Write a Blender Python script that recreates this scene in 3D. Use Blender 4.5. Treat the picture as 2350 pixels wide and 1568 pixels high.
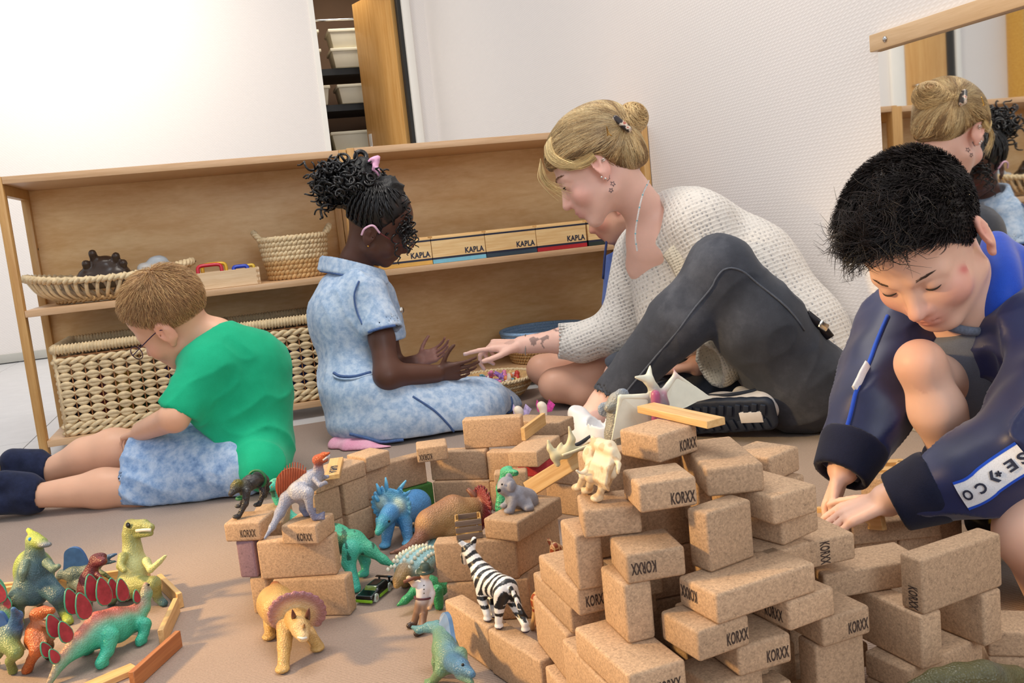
import bpy, bmesh, math, random
import numpy as np
from mathutils import Matrix, Vector

for _o in list(bpy.data.objects):
    bpy.data.objects.remove(_o)
scene = bpy.context.scene
COL = scene.collection
random.seed(7)
RNG = np.random.default_rng(11)

# ------------------------------------------------------------------ camera
IMW, IMH, FPX = 2350.0, 1568.0, 2138.0
YAW, PITCH, ROLL = math.radians(15.758), math.radians(7.583), math.radians(-5.875)
CAMP = np.array([0.0, 0.0, 0.54])
_f = np.array([math.sin(YAW) * math.cos(PITCH), math.cos(YAW) * math.cos(PITCH), -math.sin(PITCH)])
_r = np.array([math.cos(YAW), -math.sin(YAW), 0.0])
_u = np.cross(_r, _f)
CR = math.cos(ROLL) * _r + math.sin(ROLL) * _u
CU = -math.sin(ROLL) * _r + math.cos(ROLL) * _u
CF = _f
cam_data = bpy.data.cameras.new('camera')
cam_data.sensor_width = 36.0
cam_data.lens = FPX / IMW * 36.0
cam_data.clip_start = 0.02
cam = bpy.data.objects.new('camera', cam_data)
COL.objects.link(cam)
cam.matrix_world = Matrix(((CR[0], CU[0], -CF[0], CAMP[0]), (CR[1], CU[1], -CF[1], CAMP[1]),
                           (CR[2], CU[2], -CF[2], CAMP[2]), (0, 0, 0, 1)))
scene.camera = cam

# ------------------------------------------------------------------ world, lamps, exposure
world = bpy.data.worlds.new('world')
scene.world = world
world.use_nodes = True
world.node_tree.nodes['Background'].inputs[0].default_value = (0.92, 0.95, 1.0, 1)
world.node_tree.nodes['Background'].inputs[1].default_value = 0.62

def area(name, loc, target, size, size_y, power, color):
    l = bpy.data.lights.new(name, 'AREA')
    l.shape = 'RECTANGLE'
    l.size, l.size_y, l.energy, l.color = size, size_y, power, color
    o = bpy.data.objects.new(name, l)
    COL.objects.link(o)
    o.location = loc
    d = Vector(target) - Vector(loc)
    o.rotation_euler = d.to_track_quat('-Z', 'Y').to_euler()
    return o
# warm ceiling lamps of the room and the daylight of its window behind the viewer
sp = bpy.data.lights.new('warm_downlight', 'SPOT'); sp.energy = 170; sp.color = (1.0, 0.64, 0.26); sp.spot_size = math.radians(62); sp.spot_blend = 0.7; sp.shadow_soft_size = 0.10
spo = bpy.data.objects.new('warm_downlight', sp); COL.objects.link(spo); spo.location = (-1.60, 1.50, 1.05)
spo.rotation_euler = (Vector((0.15, 1.05, 0.05)) - spo.location).to_track_quat('-Z', 'Y').to_euler()
area('ceiling_lamp_front', (0.0, 1.9, 2.6), (0.0, 1.9, 0.0), 1.3, 0.7, 30, (1.0, 0.93, 0.84))
area('ceiling_lamp_back', (-0.85, 5.0, 2.45), (-0.75, 5.7, 1.4), 0.5, 0.5, 22, (1.0, 0.90, 0.76))
area('window_daylight', (1.2, -2.4, 1.9), (0.45, 2.0, 0.5), 2.2, 1.4, 50, (0.84, 0.92, 1.0))
area('storeroom_fill', (0.95, 6.55, 2.4), (0.9, 6.9, 0.5), 0.4, 0.4, 7, (1.0, 0.92, 0.8))  # added fill to brighten the bins, no lamp known in there
scene.view_settings.view_transform = 'Standard'
scene.view_settings.look = 'None'
scene.view_settings.gamma = 1.0
scene.view_settings.use_curve_mapping = False
scene.view_settings.exposure = 0.30

# ------------------------------------------------------------------ geometry helpers
def P(x, y, d):
    return CAMP + (CF + CR * (x - IMW / 2) / FPX - CU * (y - IMH / 2) / FPX) * d
def PZ(x, y, z=0.0):
    r = CF + CR * (x - IMW / 2) / FPX - CU * (y - IMH / 2) / FPX
    return CAMP + r * ((z - CAMP[2]) / r[2])
def PY(x, y, Y):
    r = CF + CR * (x - IMW / 2) / FPX - CU * (y - IMH / 2) / FPX
    return CAMP + r * (Y / r[1])
def PX(x, y, X):
    r = CF + CR * (x - IMW / 2) / FPX - CU * (y - IMH / 2) / FPX
    return CAMP + r * (X / r[0])
def camvec(a, b, c):
    return CR * a + CU * b + CF * c
def nrm(v):
    v = np.asarray(v, float)
    return v / np.linalg.norm(v)
def frame(fwd, up):
    """columns: side (subject's right), forward, up"""
    f = nrm(fwd); u = np.asarray(up, float); u = nrm(u - f * (u @ f)); s = np.cross(f, u)
    return np.stack([s, f, u], axis=1)
def rotz(a):
    c, s = math.cos(a), math.sin(a)
    return np.array([[c, -s, 0], [s, c, 0], [0, 0, 1.0]])
def rotx(a):
    c, s = math.cos(a), math.sin(a)
    return np.array([[1.0, 0, 0], [0, c, -s], [0, s, c]])
def roty(a):
    c, s = math.cos(a), math.sin(a)
    return np.array([[c, 0, s], [0, 1.0, 0], [-s, 0, c]])
def lin(r, g=None, b=None):
    if g is None: r, g, b = r
    o = []
    for c in (r, g, b):
        c = c / 255.0
        o.append(c / 12.92 if c <= 0.04045 else ((c + 0.055) / 1.055) ** 2.4)
    return tuple(o)

# ------------------------------------------------------------------ objects
def mesh_from(name, verts, faces, smooth=True, cols=None):
    """faces: (n,3) or (n,4) int array, or a list of tuples"""
    me = bpy.data.meshes.new(name)
    verts = np.asarray(verts, np.float32)
    if isinstance(faces, np.ndarray):
        n, k = faces.shape
        me.vertices.add(len(verts)); me.vertices.foreach_set('co', verts.ravel())
        me.loops.add(n * k); me.loops.foreach_set('vertex_index', faces.astype(np.int32).ravel())
        me.polygons.add(n)
        me.polygons.foreach_set('loop_start', np.arange(0, n * k, k, dtype=np.int32))
        me.polygons.foreach_set('loop_total', np.full(n, k, np.int32))
    else:
        me.from_pydata([tuple(map(float, v)) for v in verts], [], [tuple(map(int, f)) for f in faces])
    if smooth:
        me.polygons.foreach_set('use_smooth', np.ones(len(me.polygons), bool))
    me.update(calc_edges=True)
    if cols is not None:
        at = me.color_attributes.new('Col', 'FLOAT_COLOR', 'POINT')
        c4 = np.ones((len(verts), 4), np.float32); c4[:, :3] = cols
        at.data.foreach_set('color', c4.ravel())
    return me
def obj(name, me, mat=None, parent=None, loc=None, rot=None):
    o = bpy.data.objects.new(name, me)
    COL.objects.link(o)
    if mat is not None and me is not None and len(me.materials) == 0:
        me.materials.append(mat)
    if parent is not None: o.parent = parent
    if loc is not None: o.location = loc
    if rot is not None: o.rotation_euler = rot
    return o
def tag(o, label=None, cat=None, group=None, kind=None):
    if label: o['label'] = label
    if cat: o['category'] = cat
    if group: o['group'] = group
    if kind: o['kind'] = kind
    return o
def empty(name, loc=(0, 0, 0), rz=0.0):
    o = bpy.data.objects.new(name, None)
    COL.objects.link(o)
    o.empty_display_size = 0.05
    o.location = loc
    o.rotation_euler = (0, 0, rz)
    return o
def struct(name, me, mat, label=None, cat=None):
    o = obj(name, me, mat)
    o['kind'] = 'structure'
    if label: o['label'] = label
    if cat: o['category'] = cat
    return o

class MB:
    """collects simple shapes into one mesh"""
    def __init__(self): self.v = []; self.f = []; self.n = 0
    def add(self, v, f):
        self.v.append(np.asarray(v, float)); self.f += [tuple(i + self.n for i in q) for q in f]; self.n += len(v)
        return self
    def box(self, c, d, R=None):
        d = np.asarray(d, float) / 2
        v = np.array([[sx, sy, sz] for sx in (-1, 1) for sy in (-1, 1) for sz in (-1, 1)], float) * d
        if R is not None: v = v @ np.asarray(R).T
        return self.add(v + np.asarray(c, float), [(0, 1, 3, 2), (4, 6, 7, 5), (0, 4, 5, 1), (2, 3, 7, 6), (0, 2, 6, 4), (1, 5, 7, 3)])
    def box2(self, a, b):
        a = np.asarray(a, float); b = np.asarray(b, float)
        return self.box((a + b) / 2, np.abs(b - a))
    def tube(self, pts, r, sides=8, closed=False, flat=1.0, cap=True):
        v, f = tube_arrays(pts, r, sides, closed, flat, cap)
        return self.add(v, f)
    def lathe(self, prof, c=(0, 0, 0), n=24, R=None, sx=1.0, sy=1.0):
        v = []; f = []
        for (r, z) in prof:
            for i in range(n):
                a = 2 * math.pi * i / n
                v.append((r * math.cos(a) * sx, r * math.sin(a) * sy, z))
        for j in range(len(prof) - 1):
            for i in range(n):
                i2 = (i + 1) % n
                f.append((j * n + i, j * n + i2, (j + 1) * n + i2, (j + 1) * n + i))
        f.append(tuple(range(n))[::-1]); f.append(tuple((len(prof) - 1) * n + i for i in range(n)))
        v = np.array(v)
        if R is not None: v = v @ np.asarray(R).T
        return self.add(v + np.asarray(c, float), f)
    def mesh(self, name, smooth=False, bevel=0.0, seg=2):
        me = mesh_from(name, np.concatenate(self.v), self.f, smooth)
        if bevel > 0:
            bm = bmesh.new(); bm.from_mesh(me)
            bmesh.ops.recalc_face_normals(bm, faces=bm.faces)
            ed = [e for e in bm.edges if len(e.link_faces) == 2 and e.calc_face_angle() > 0.6]
            bmesh.ops.bevel(bm, geom=ed, offset=bevel, segments=seg, profile=0.5, affect='EDGES')
            for p in bm.faces: p.smooth = True
            bm.to_mesh(me); bm.free()
            shade_by_angle(me)
        else:
            bm = bmesh.new(); bm.from_mesh(me)
            bmesh.ops.recalc_face_normals(bm, faces=bm.faces)
            bm.to_mesh(me); bm.free()
        return me
def shade_by_angle(me):
    try:
        me.set_sharp_from_angle(angle=math.radians(42))
    except Exception:
        pass
def tube_arrays(pts, r, sides=8, closed=False, flat=1.0, cap=True):
    pts = np.asarray(pts, float); n = len(pts)
    r = np.broadcast_to(np.asarray(r, float), (n,))
    if closed: tan = np.roll(pts, -1, 0) - np.roll(pts, 1, 0)
    else:
        tan = np.gradient(pts, axis=0)
    tan /= np.linalg.norm(tan, axis=1)[:, None] + 1e-12
    up = np.array([0, 0, 1.0]) if abs(tan[0, 2]) < 0.9 else np.array([1.0, 0, 0])
    v = []; a = np.linspace(0, 2 * math.pi, sides, endpoint=False)
    e1 = up - tan[0] * (up @ tan[0]); e1 /= np.linalg.norm(e1)
    for i in range(n):
        e1 = e1 - tan[i] * (e1 @ tan[i]); e1 /= np.linalg.norm(e1) + 1e-12
        e2 = np.cross(tan[i], e1)
        v.append(pts[i] + r[i] * (np.cos(a)[:, None] * e1 + flat * np.sin(a)[:, None] * e2))
    f = []
    m = n if closed else n - 1
    for i in range(m):
        j = (i + 1) % n
        for k in range(sides):
            k2 = (k + 1) % sides
            f.append((i * sides + k, i * sides + k2, j * sides + k2, j * sides + k))
    if not closed and cap:
        f.append(tuple(range(sides))[::-1]); f.append(tuple((n - 1) * sides + k for k in range(sides)))
    return np.concatenate(v), f
def spline(pts, n=8):
    """Catmull-Rom through the points"""
    p = np.asarray(pts, float)
    p = np.vstack([2 * p[0] - p[1], p, 2 * p[-1] - p[-2]])
    out = []
    for i in range(1, len(p) - 2):
        for t in np.linspace(0, 1, n, endpoint=False):
            out.append(0.5 * ((2 * p[i]) + (-p[i - 1] + p[i + 1]) * t + (2 * p[i - 1] - 5 * p[i] + 4 * p[i + 1] - p[i + 2]) * t ** 2
                              + (-p[i - 1] + 3 * p[i] - 3 * p[i + 1] + p[i + 2]) * t ** 3))
    out.append(p[-2])
    return np.array(out)
def box_mesh(name, d, bevel=0.0, seg=2, c=(0, 0, 0)):
    return MB().box(c, d).mesh(name, bevel=bevel, seg=seg)

# ------------------------------------------------------------------ materials
MATS = {}
def nodes_of(name):
    m = bpy.data.materials.new(name); m.use_nodes = True
    nt = m.node_tree
    return m, nt, nt.nodes['Principled BSDF']
def link(nt, a, ao, b, bi): nt.links.new(a.outputs[ao], b.inputs[bi])
def ramp(nt, stops):
    r = nt.nodes.new('ShaderNodeValToRGB')
    e = r.color_ramp.elements
    while len(e) > 1: e.remove(e[-1])
    e[0].position = stops[0][0]; e[0].color = (*stops[0][1], 1)
    for p, c in stops[1:]:
        x = e.new(p); x.color = (*c, 1)
    return r
def coords(nt, scale=(1, 1, 1), kind='Object', rot=(0, 0, 0)):
    t = nt.nodes.new('ShaderNodeTexCoord'); m = nt.nodes.new('ShaderNodeMapping')
    m.inputs['Scale'].default_value = scale; m.inputs['Rotation'].default_value = rot
    nt.links.new(t.outputs[kind], m.inputs['Vector'])
    return m
def noise(nt, vec, scale, detail=3, rough=0.55, dist=0.0):
    n = nt.nodes.new('ShaderNodeTexNoise')
    n.inputs['Scale'].default_value = scale; n.inputs['Detail'].default_value = detail
    n.inputs['Roughness'].default_value = rough; n.inputs['Distortion'].default_value = dist
    if vec is not None: nt.links.new(vec.outputs[0], n.inputs['Vector'])
    return n
def bump(nt, bsdf, node, out, strength, dist=0.002):
    b = nt.nodes.new('ShaderNodeBump')
    b.inputs['Strength'].default_value = strength; b.inputs['Distance'].default_value = dist
    nt.links.new(node.outputs[out], b.inputs['Height'])
    nt.links.new(b.outputs['Normal'], bsdf.inputs['Normal'])
    return b
def plain(name, rgb, rough=0.5, metal=0.0, nscale=0, namt=0.12, bstr=0.0, spec=0.5, bdist=0.001, emit=None, sss=0.0):
    """one colour with gentle noise variation and fine relief"""
    if name in MATS: return MATS[name]
    m, nt, b = nodes_of(name)
    c = lin(rgb)
    b.inputs['Base Color'].default_value = (*c, 1); b.inputs['Roughness'].default_value = rough
    b.inputs['Metallic'].default_value = metal; b.inputs['Specular IOR Level'].default_value = spec
    if sss: b.inputs['Subsurface Weight'].default_value = sss; b.inputs['Subsurface Scale'].default_value = 0.01
    if nscale:
        mp = coords(nt); n = noise(nt, mp, nscale, 4)
        r = ramp(nt, [(0.3, tuple(x * (1 - namt) for x in c)), (0.7, tuple(min(1, x * (1 + namt)) for x in c))])
        link(nt, n, 0, r, 0); link(nt, r, 0, b, 'Base Color')
        if bstr: bump(nt, b, n, 0, bstr, bdist)
    MATS[name] = m
    return m
def vcol(name, rough=0.5, bscale=0, bstr=0.3, spec=0.4, sss=0.0, bdist=0.001, namt=0.08, nscale=30, voro=False, sheen=0.0):
    """colour comes from the mesh's own paint"""
    if name in MATS: return MATS[name]
    m, nt, b = nodes_of(name)
    a = nt.nodes.new('ShaderNodeVertexColor'); a.layer_name = 'Col'
    mp = coords(nt); n = noise(nt, mp, nscale, 4)
    mr = nt.nodes.new('ShaderNodeMapRange')
    mr.inputs['To Min'].default_value = 1 - namt; mr.inputs['To Max'].default_value = 1 + namt
    mr.inputs['From Min'].default_value = 0.25; mr.inputs['From Max'].default_value = 0.75
    link(nt, n, 0, mr, 0)
    mx = nt.nodes.new('ShaderNodeVectorMath'); mx.operation = 'SCALE'
    link(nt, a, 0, mx, 0); nt.links.new(mr.outputs[0], mx.inputs['Scale'])
    link(nt, mx, 0, b, 'Base Color')
    b.inputs['Roughness'].default_value = rough; b.inputs['Specular IOR Level'].default_value = spec
    if sss:
        b.inputs['Subsurface Weight'].default_value = sss; b.inputs['Subsurface Scale'].default_value = 0.008
        b.inputs['Subsurface Radius'].default_value = (1.0, 0.35, 0.2)
    if sheen: b.inputs['Sheen Weight'].default_value = sheen
    if bscale:
        if voro:
            v = nt.nodes.new('ShaderNodeTexVoronoi'); v.inputs['Scale'].default_value = bscale
            link(nt, mp, 0, v, 'Vector'); bump(nt, b, v, 0, bstr, bdist)
        else:
            n2 = noise(nt, mp, bscale, 3); bump(nt, b, n2, 0, bstr, bdist)
    MATS[name] = m
    return m
def wood(name, c1, c2, axis='X', scale=6.0, rough=0.45, ring=14.0, stretch=0.06):
    if name in MATS: return MATS[name]
    m, nt, b = nodes_of(name)
    sc = {'X': (stretch, 1, 1), 'Y': (1, stretch, 1), 'Z': (1, 1, stretch)}[axis]
    mp = coords(nt, tuple(s * scale for s in sc))
    n = noise(nt, mp, ring, 5, 0.6, 0.4)
    n2 = noise(nt, mp, ring * 6, 2)
    mxn = nt.nodes.new('ShaderNodeMath'); mxn.operation = 'MULTIPLY_ADD'; mxn.inputs[1].default_value = 0.35
    link(nt, n2, 0, mxn, 0); link(nt, n, 0, mxn, 2)
    r = ramp(nt, [(0.45, lin(c1)), (0.85, lin(c2))])
    link(nt, mxn, 0, r, 0); link(nt, r, 0, b, 'Base Color')
    b.inputs['Roughness'].default_value = rough
    bump(nt, b, mxn, 0, 0.08, 0.0006)
    MATS[name] = m
    return m

# ------------------------------------------------------------------ lattice noise in numpy
_PERM = np.random.default_rng(3).random(4096).astype(np.float32)
def vnoise(p, freq=1.0, seed=0):
    p = np.asarray(p, float) * freq + seed * 17.31
    i = np.floor(p).astype(np.int64); f = p - i; f = f * f * (3 - 2 * f)
    def h(dx, dy, dz):
        k = ((i[:, 0] + dx) * 73856093) ^ ((i[:, 1] + dy) * 19349663) ^ ((i[:, 2] + dz) * 83492791)
        return _PERM[k & 4095]
    x, y, z = f[:, 0], f[:, 1], f[:, 2]
    c00 = h(0, 0, 0) * (1 - x) + h(1, 0, 0) * x; c10 = h(0, 1, 0) * (1 - x) + h(1, 1, 0) * x
    c01 = h(0, 0, 1) * (1 - x) + h(1, 0, 1) * x; c11 = h(0, 1, 1) * (1 - x) + h(1, 1, 1) * x
    return ((c00 * (1 - y) + c10 * y) * (1 - z) + (c01 * (1 - y) + c11 * y) * z) * 2 - 1

# ------------------------------------------------------------------ smooth-blended solids (implicit surface -> one continuous mesh)
class Sdf:
    RS = ES = KS = 1.0
    def __init__(self, k=0.01): self.p = []; self.k = k
    # -- primitives
    def cap(self, a, b, r1, r2=None, k=None, col=None, op='u'):
        r2 = r1 if r2 is None else r2
        r1 *= Sdf.RS; r2 *= Sdf.RS; k = (self.k if k is None else k) * Sdf.KS
        a = np.asarray(a, float); b = np.asarray(b, float)
        ba = b - a; L2 = max(ba @ ba, 1e-12)
        def fn(X):
            pa = X - a; t = np.clip((pa @ ba) / L2, 0, 1)
            return np.sqrt(((pa - t[..., None] * ba) ** 2).sum(-1)) - (r1 + (r2 - r1) * t)
        lo = np.minimum(a - r1, b - r2); hi = np.maximum(a + r1, b + r2)
        self.p.append((op, fn, self.k if k is None else k, col, lo, hi)); return self
    def chain(self, pts, rs, k=None, col=None):
        for i in range(len(pts) - 1):
            c = col[i] if isinstance(col, list) else col
            self.cap(pts[i], pts[i + 1], rs[i], rs[i + 1], k, c)
        return self
    def ell(self, c, r, R=None, k=None, col=None, op='u'):
        c = np.asarray(c, float); r = np.broadcast_to(np.asarray(r, float), (3,)) * Sdf.ES; k = (self.k if k is None else k) * Sdf.KS
        Rm = np.eye(3) if R is None else np.asarray(R, float)
        def fn(X):
            q = (X - c) @ Rm
            k0 = np.sqrt(((q / r) ** 2).sum(-1)); k1 = np.sqrt(((q / (r * r)) ** 2).sum(-1)) + 1e-9
            return np.where(k0 < 1e-6, -r.min(), k0 * (k0 - 1.0) / k1)
        e = np.sqrt(((Rm * r) ** 2).sum(1))
        self.p.append((op, fn, self.k if k is None else k, col, c - e, c + e)); return self
    def box(self, c, d, R=None, rnd=0.002, k=None, col=None, op='u'):
        c = np.asarray(c, float); h = np.asarray(d, float) / 2 - rnd
        Rm = np.eye(3) if R is None else np.asarray(R, float)
        def fn(X):
            q = np.abs((X - c) @ Rm) - h
            return np.sqrt((np.maximum(q, 0) ** 2).sum(-1)) + np.minimum(q.max(-1), 0) - rnd
        e = np.abs(Rm) @ (h + rnd)
        self.p.append((op, fn, self.k if k is None else k, col, c - e, c + e)); return self
    def cut(self, pt, n, k=0.002):
        """keep the side the normal points away from"""
        pt = np.asarray(pt, float); n = nrm(n)
        self.p.append(('i', lambda X: (X - pt) @ n, k, None, None, None)); return self
    def grp(self, S, k=None):
        lo, hi = S.bounds()
        self.p.append(('u', S.val, self.k if k is None else k, S, lo, hi)); return self
    # -- evaluation
    def bounds(self):
        lo = np.min([p[4] for p in self.p if p[0] == 'u'], axis=0); hi = np.max([p[5] for p in self.p if p[0] == 'u'], axis=0)
        return lo, hi
    @staticmethod
    def _mix(op, F, d, k):
        if op == 'u':
            if k <= 0: return np.minimum(F, d)
            h = np.maximum(k - np.abs(F - d), 0) / k
            return np.minimum(F, d) - h * h * k * 0.25
        if op == 's': d = -d
        if k <= 0: return np.maximum(F, d)
        h = np.maximum(k - np.abs(F - d), 0) / k
        return np.maximum(F, d) + h * h * k * 0.25
    def val(self, X):
        F = np.full(X.shape[:-1], 1.0)
        for (op, fn, k, col, lo, hi) in self.p:
            F = self._mix(op, F, fn(X), k)
        return F
    def grad(self, X, e=1e-3):
        g = np.stack([self.val(X + np.eye(3)[i] * e) - self.val(X - np.eye(3)[i] * e) for i in range(3)], -1)
        return g / (np.linalg.norm(g, axis=-1)[..., None] + 1e-9)
    def _cols(self):
        out = []
        for (op, fn, k, col, lo, hi) in self.p:
            if isinstance(col, Sdf): out += col._cols()
            elif op == 'u' and col is not None: out.append((fn, col))
        return out
    def paint(self, V, tau=0.004):
        cs = self._cols()
        W = np.zeros(len(V)); C = np.zeros((len(V), 3))
        D = np.stack([fn(V) for fn, c in cs]); m = D.min(0)
        for i, (fn, c) in enumerate(cs):
            w = np.exp(-(D[i] - m) / tau); W += w; C += w[:, None] * np.asarray(lin(c))
        return C / W[:, None]
    def grid(self, h):
        lo, hi = self.bounds(); lo = lo - 4 * h; hi = hi + 4 * h
        n = np.ceil((hi - lo) / h).astype(int) + 1
        F = np.full(n, 1.0, np.float32)
        for (op, fn, k, col, l, u) in self.p:
            if l is None:
                sl = (slice(0, n[0]), slice(0, n[1]), slice(0, n[2]))
            else:
                mg = k + 3 * h
                a = np.clip(np.floor((l - mg - lo) / h).astype(int), 0, n); b = np.clip(np.ceil((u + mg - lo) / h).astype(int) + 1, 0, n)
                if (b <= a).any(): continue
                sl = tuple(slice(a[i], b[i]) for i in range(3))
            ax = [lo[i] + h * np.arange(sl[i].start, sl[i].stop) for i in range(3)]
            X = np.stack(np.meshgrid(*ax, indexing='ij'), -1)
            F[sl] = self._mix(op, F[sl], fn(X), k)
        return F, lo
    def net(self, h):
        F, lo = self.grid(h)
        return surface_net(F, lo, h)
    def mesh(self, name, h, tau=0.004, disp=None, paint=None, smooth_it=1):
        V, Q = self.net(h)
        if smooth_it: V = relax(V, Q, smooth_it)
        if disp is not None:
            N = vnormals(V, Q); V = V + N * disp(V, N)[:, None]
        cols = None
        if self._cols():
            cols = self.paint(V, tau)
        if paint is not None:
            cols = paint(V, cols)
        return mesh_from(name, V, Q, True, cols)
def surface_net(F, lo, h):
    S = F < 0
    c = [S[i:S.shape[0] - 1 + i, j:S.shape[1] - 1 + j, k:S.shape[2] - 1 + k] for i in (0, 1) for j in (0, 1) for k in (0, 1)]
    allc = c[0].copy(); anyc = c[0].copy()
    for x in c[1:]: allc &= x; anyc |= x
    act = anyc & ~allc
    I = np.argwhere(act)
    idx = np.full(act.shape, -1, np.int32); idx[act] = np.arange(len(I))
    off = np.array([[i, j, k] for i in (0, 1) for j in (0, 1) for k in (0, 1)])
    val = np.stack([F[I[:, 0] + o[0], I[:, 1] + o[1], I[:, 2] + o[2]] for o in off], 1).astype(np.float64)
    pos = np.zeros((len(I), 3)); cnt = np.zeros(len(I))
    for a in range(8):
        for b in range(a + 1, 8):
            if np.abs(off[a] - off[b]).sum() != 1: continue
            m = (val[:, a] < 0) != (val[:, b] < 0)
            t = val[m, a] / (val[m, a] - val[m, b])
            pos[m] += off[a] + t[:, None] * (off[b] - off[a]); cnt[m] += 1
    V = lo + h * (I + pos / cnt[:, None])
    quads = []
    for ax in range(3):
        o1, o2 = [(1, 2), (2, 0), (0, 1)][ax]
        sl0 = [slice(1, -1)] * 3; sl1 = [slice(1, -1)] * 3
        sl0[ax] = slice(0, -1); sl1[ax] = slice(1, None)
        s0 = S[tuple(sl0)]; s1 = S[tuple(sl1)]
        ch = np.argwhere(s0 != s1)
        if len(ch) == 0: continue
        base = ch.copy(); base[:, o1] += 1; base[:, o2] += 1
        flip = s0[ch[:, 0], ch[:, 1], ch[:, 2]]
        e1 = np.eye(3, dtype=int)[o1]; e2 = np.eye(3, dtype=int)[o2]
        g = lambda d: idx[tuple((base - d).T)]
        q = np.stack([g(e1 + e2), g(e2), g(0 * e1), g(e1)], 1)
        q[~flip] = q[~flip][:, ::-1]
        quads.append(q)
    Q = np.concatenate(quads)
    Q = Q[(Q >= 0).all(1)]
    return V, Q
def relax(V, Q, it=1, w=0.5):
    for _ in range(it):
        A = np.zeros_like(V); n = np.zeros(len(V))
        for i in range(4):
            j = (i + 1) % 4
            np.add.at(A, Q[:, i], V[Q[:, j]]); np.add.at(n, Q[:, i], 1)
            np.add.at(A, Q[:, j], V[Q[:, i]]); np.add.at(n, Q[:, j], 1)
        V = V * (1 - w) + w * A / np.maximum(n, 1)[:, None]
    return V
def vnormals(V, Q):
    fn = np.cross(V[Q[:, 2]] - V[Q[:, 0]], V[Q[:, 3]] - V[Q[:, 1]])
    N = np.zeros_like(V)
    for i in range(4): np.add.at(N, Q[:, i], fn)
    return N / (np.linalg.norm(N, axis=1)[:, None] + 1e-12)
def strands(paths, r, cols=None, sides=3, taper=0.25):
    """paths: (n,k,3) -> one mesh of thin tapering tubes"""
    paths = np.asarray(paths, float); n, k, _ = paths.shape
    tan = np.gradient(paths, axis=1); tan /= np.linalg.norm(tan, axis=2)[..., None] + 1e-12
    ref = np.where(np.abs(tan[:, :1, 2:3]) < 0.8, np.array([0, 0, 1.0]), np.array([1.0, 0, 0]))
    e1 = np.cross(tan, ref); e1 /= np.linalg.norm(e1, axis=2)[..., None] + 1e-12
    e2 = np.cross(tan, e1)
    rr = np.broadcast_to(np.asarray(r, float).reshape(-1, 1), (n, k)) * (1 - (1 - taper) * np.linspace(0, 1, k)[None] ** 1.5)
    a = np.linspace(0, 2 * math.pi, sides, endpoint=False)
    V = paths[:, :, None] + rr[:, :, None, None] * (np.cos(a)[None, None, :, None] * e1[:, :, None] + np.sin(a)[None, None, :, None] * e2[:, :, None])
    V = V.reshape(-1, 3)
    b = (np.arange(n) * k * sides)[:, None, None] + (np.arange(k - 1) * sides)[None, :, None]
    s = np.arange(sides)[None, None]; s2 = (s + 1) % sides
    F = np.stack([b + s, b + s2, b + sides + s2, b + sides + s], -1).reshape(-1, 4)
    C = None
    if cols is not None: C = np.repeat(np.asarray(cols, float), k * sides, axis=0)
    return V, F, C

# ================================================================== the room
WALLX, WALLY = 1.342, 6.0
def wallpaper(name, rgb):
    m, nt, b = nodes_of(name)
    mp = coords(nt, (1, 1, 1))
    w1 = nt.nodes.new('ShaderNodeTexWave'); w1.inputs['Scale'].default_value = 38; w1.inputs['Distortion'].default_value = 1.2
    w1.bands_direction = 'Z'; w1.inputs['Detail'].default_value = 2; w1.inputs['Detail Scale'].default_value = 3
    w2 = nt.nodes.new('ShaderNodeTexWave'); w2.inputs['Scale'].default_value = 38; w2.inputs['Distortion'].default_value = 1.2
    w2.bands_direction = 'DIAGONAL'; w2.inputs['Detail Scale'].default_value = 3
    link(nt, mp, 0, w1, 'Vector'); link(nt, mp, 0, w2, 'Vector')
    mu = nt.nodes.new('ShaderNodeMath'); mu.operation = 'MULTIPLY'
    nt.links.new(w1.outputs['Fac'], mu.inputs[0]); nt.links.new(w2.outputs['Fac'], mu.inputs[1])
    c = lin(rgb)
    r = ramp(nt, [(0.0, tuple(x * 0.95 for x in c)), (0.8, c)])
    link(nt, mu, 0, r, 0); link(nt, r, 0, b, 'Base Color')
    b.inputs['Roughness'].default_value = 0.75; b.inputs['Specular IOR Level'].default_value = 0.25
    bump(nt, b, mu, 0, 0.35, 0.0012)
    return m
M_wall = wallpaper('woven wallpaper', (238, 232, 228))
M_wall2 = plain('painted plaster', (236, 222, 204), 0.7, nscale=3, namt=0.02)
M_white = plain('white paint', (240, 236, 228), 0.4, nscale=5, namt=0.02)
M_trim = plain('grey skirting', (186, 184, 176), 0.5, nscale=8, namt=0.04)
M_lino = plain('pale grey linoleum', (206, 206, 208), 0.35, nscale=14, namt=0.04, bstr=0.05)
M_joint = plain('tile joint', (168, 168, 168), 0.7, nscale=20)
M_door = wood('orange door veneer', (226, 178, 112), (206, 152, 84), 'Z', 3.0, 0.28)
M_dark = plain('dark seal and gap shade', (40, 38, 36), 0.7, nscale=10)  # also paints the shade of the door's hinge gap
M_store = plain('brown storeroom wall', (128, 100, 78), 0.8, nscale=4, namt=0.06)
M_black = plain('black steel shelf', (26, 26, 28), 0.5, nscale=10)
M_chrome = plain('brushed metal', (200, 200, 200), 0.25, 1.0, nscale=40, namt=0.05)
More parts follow.
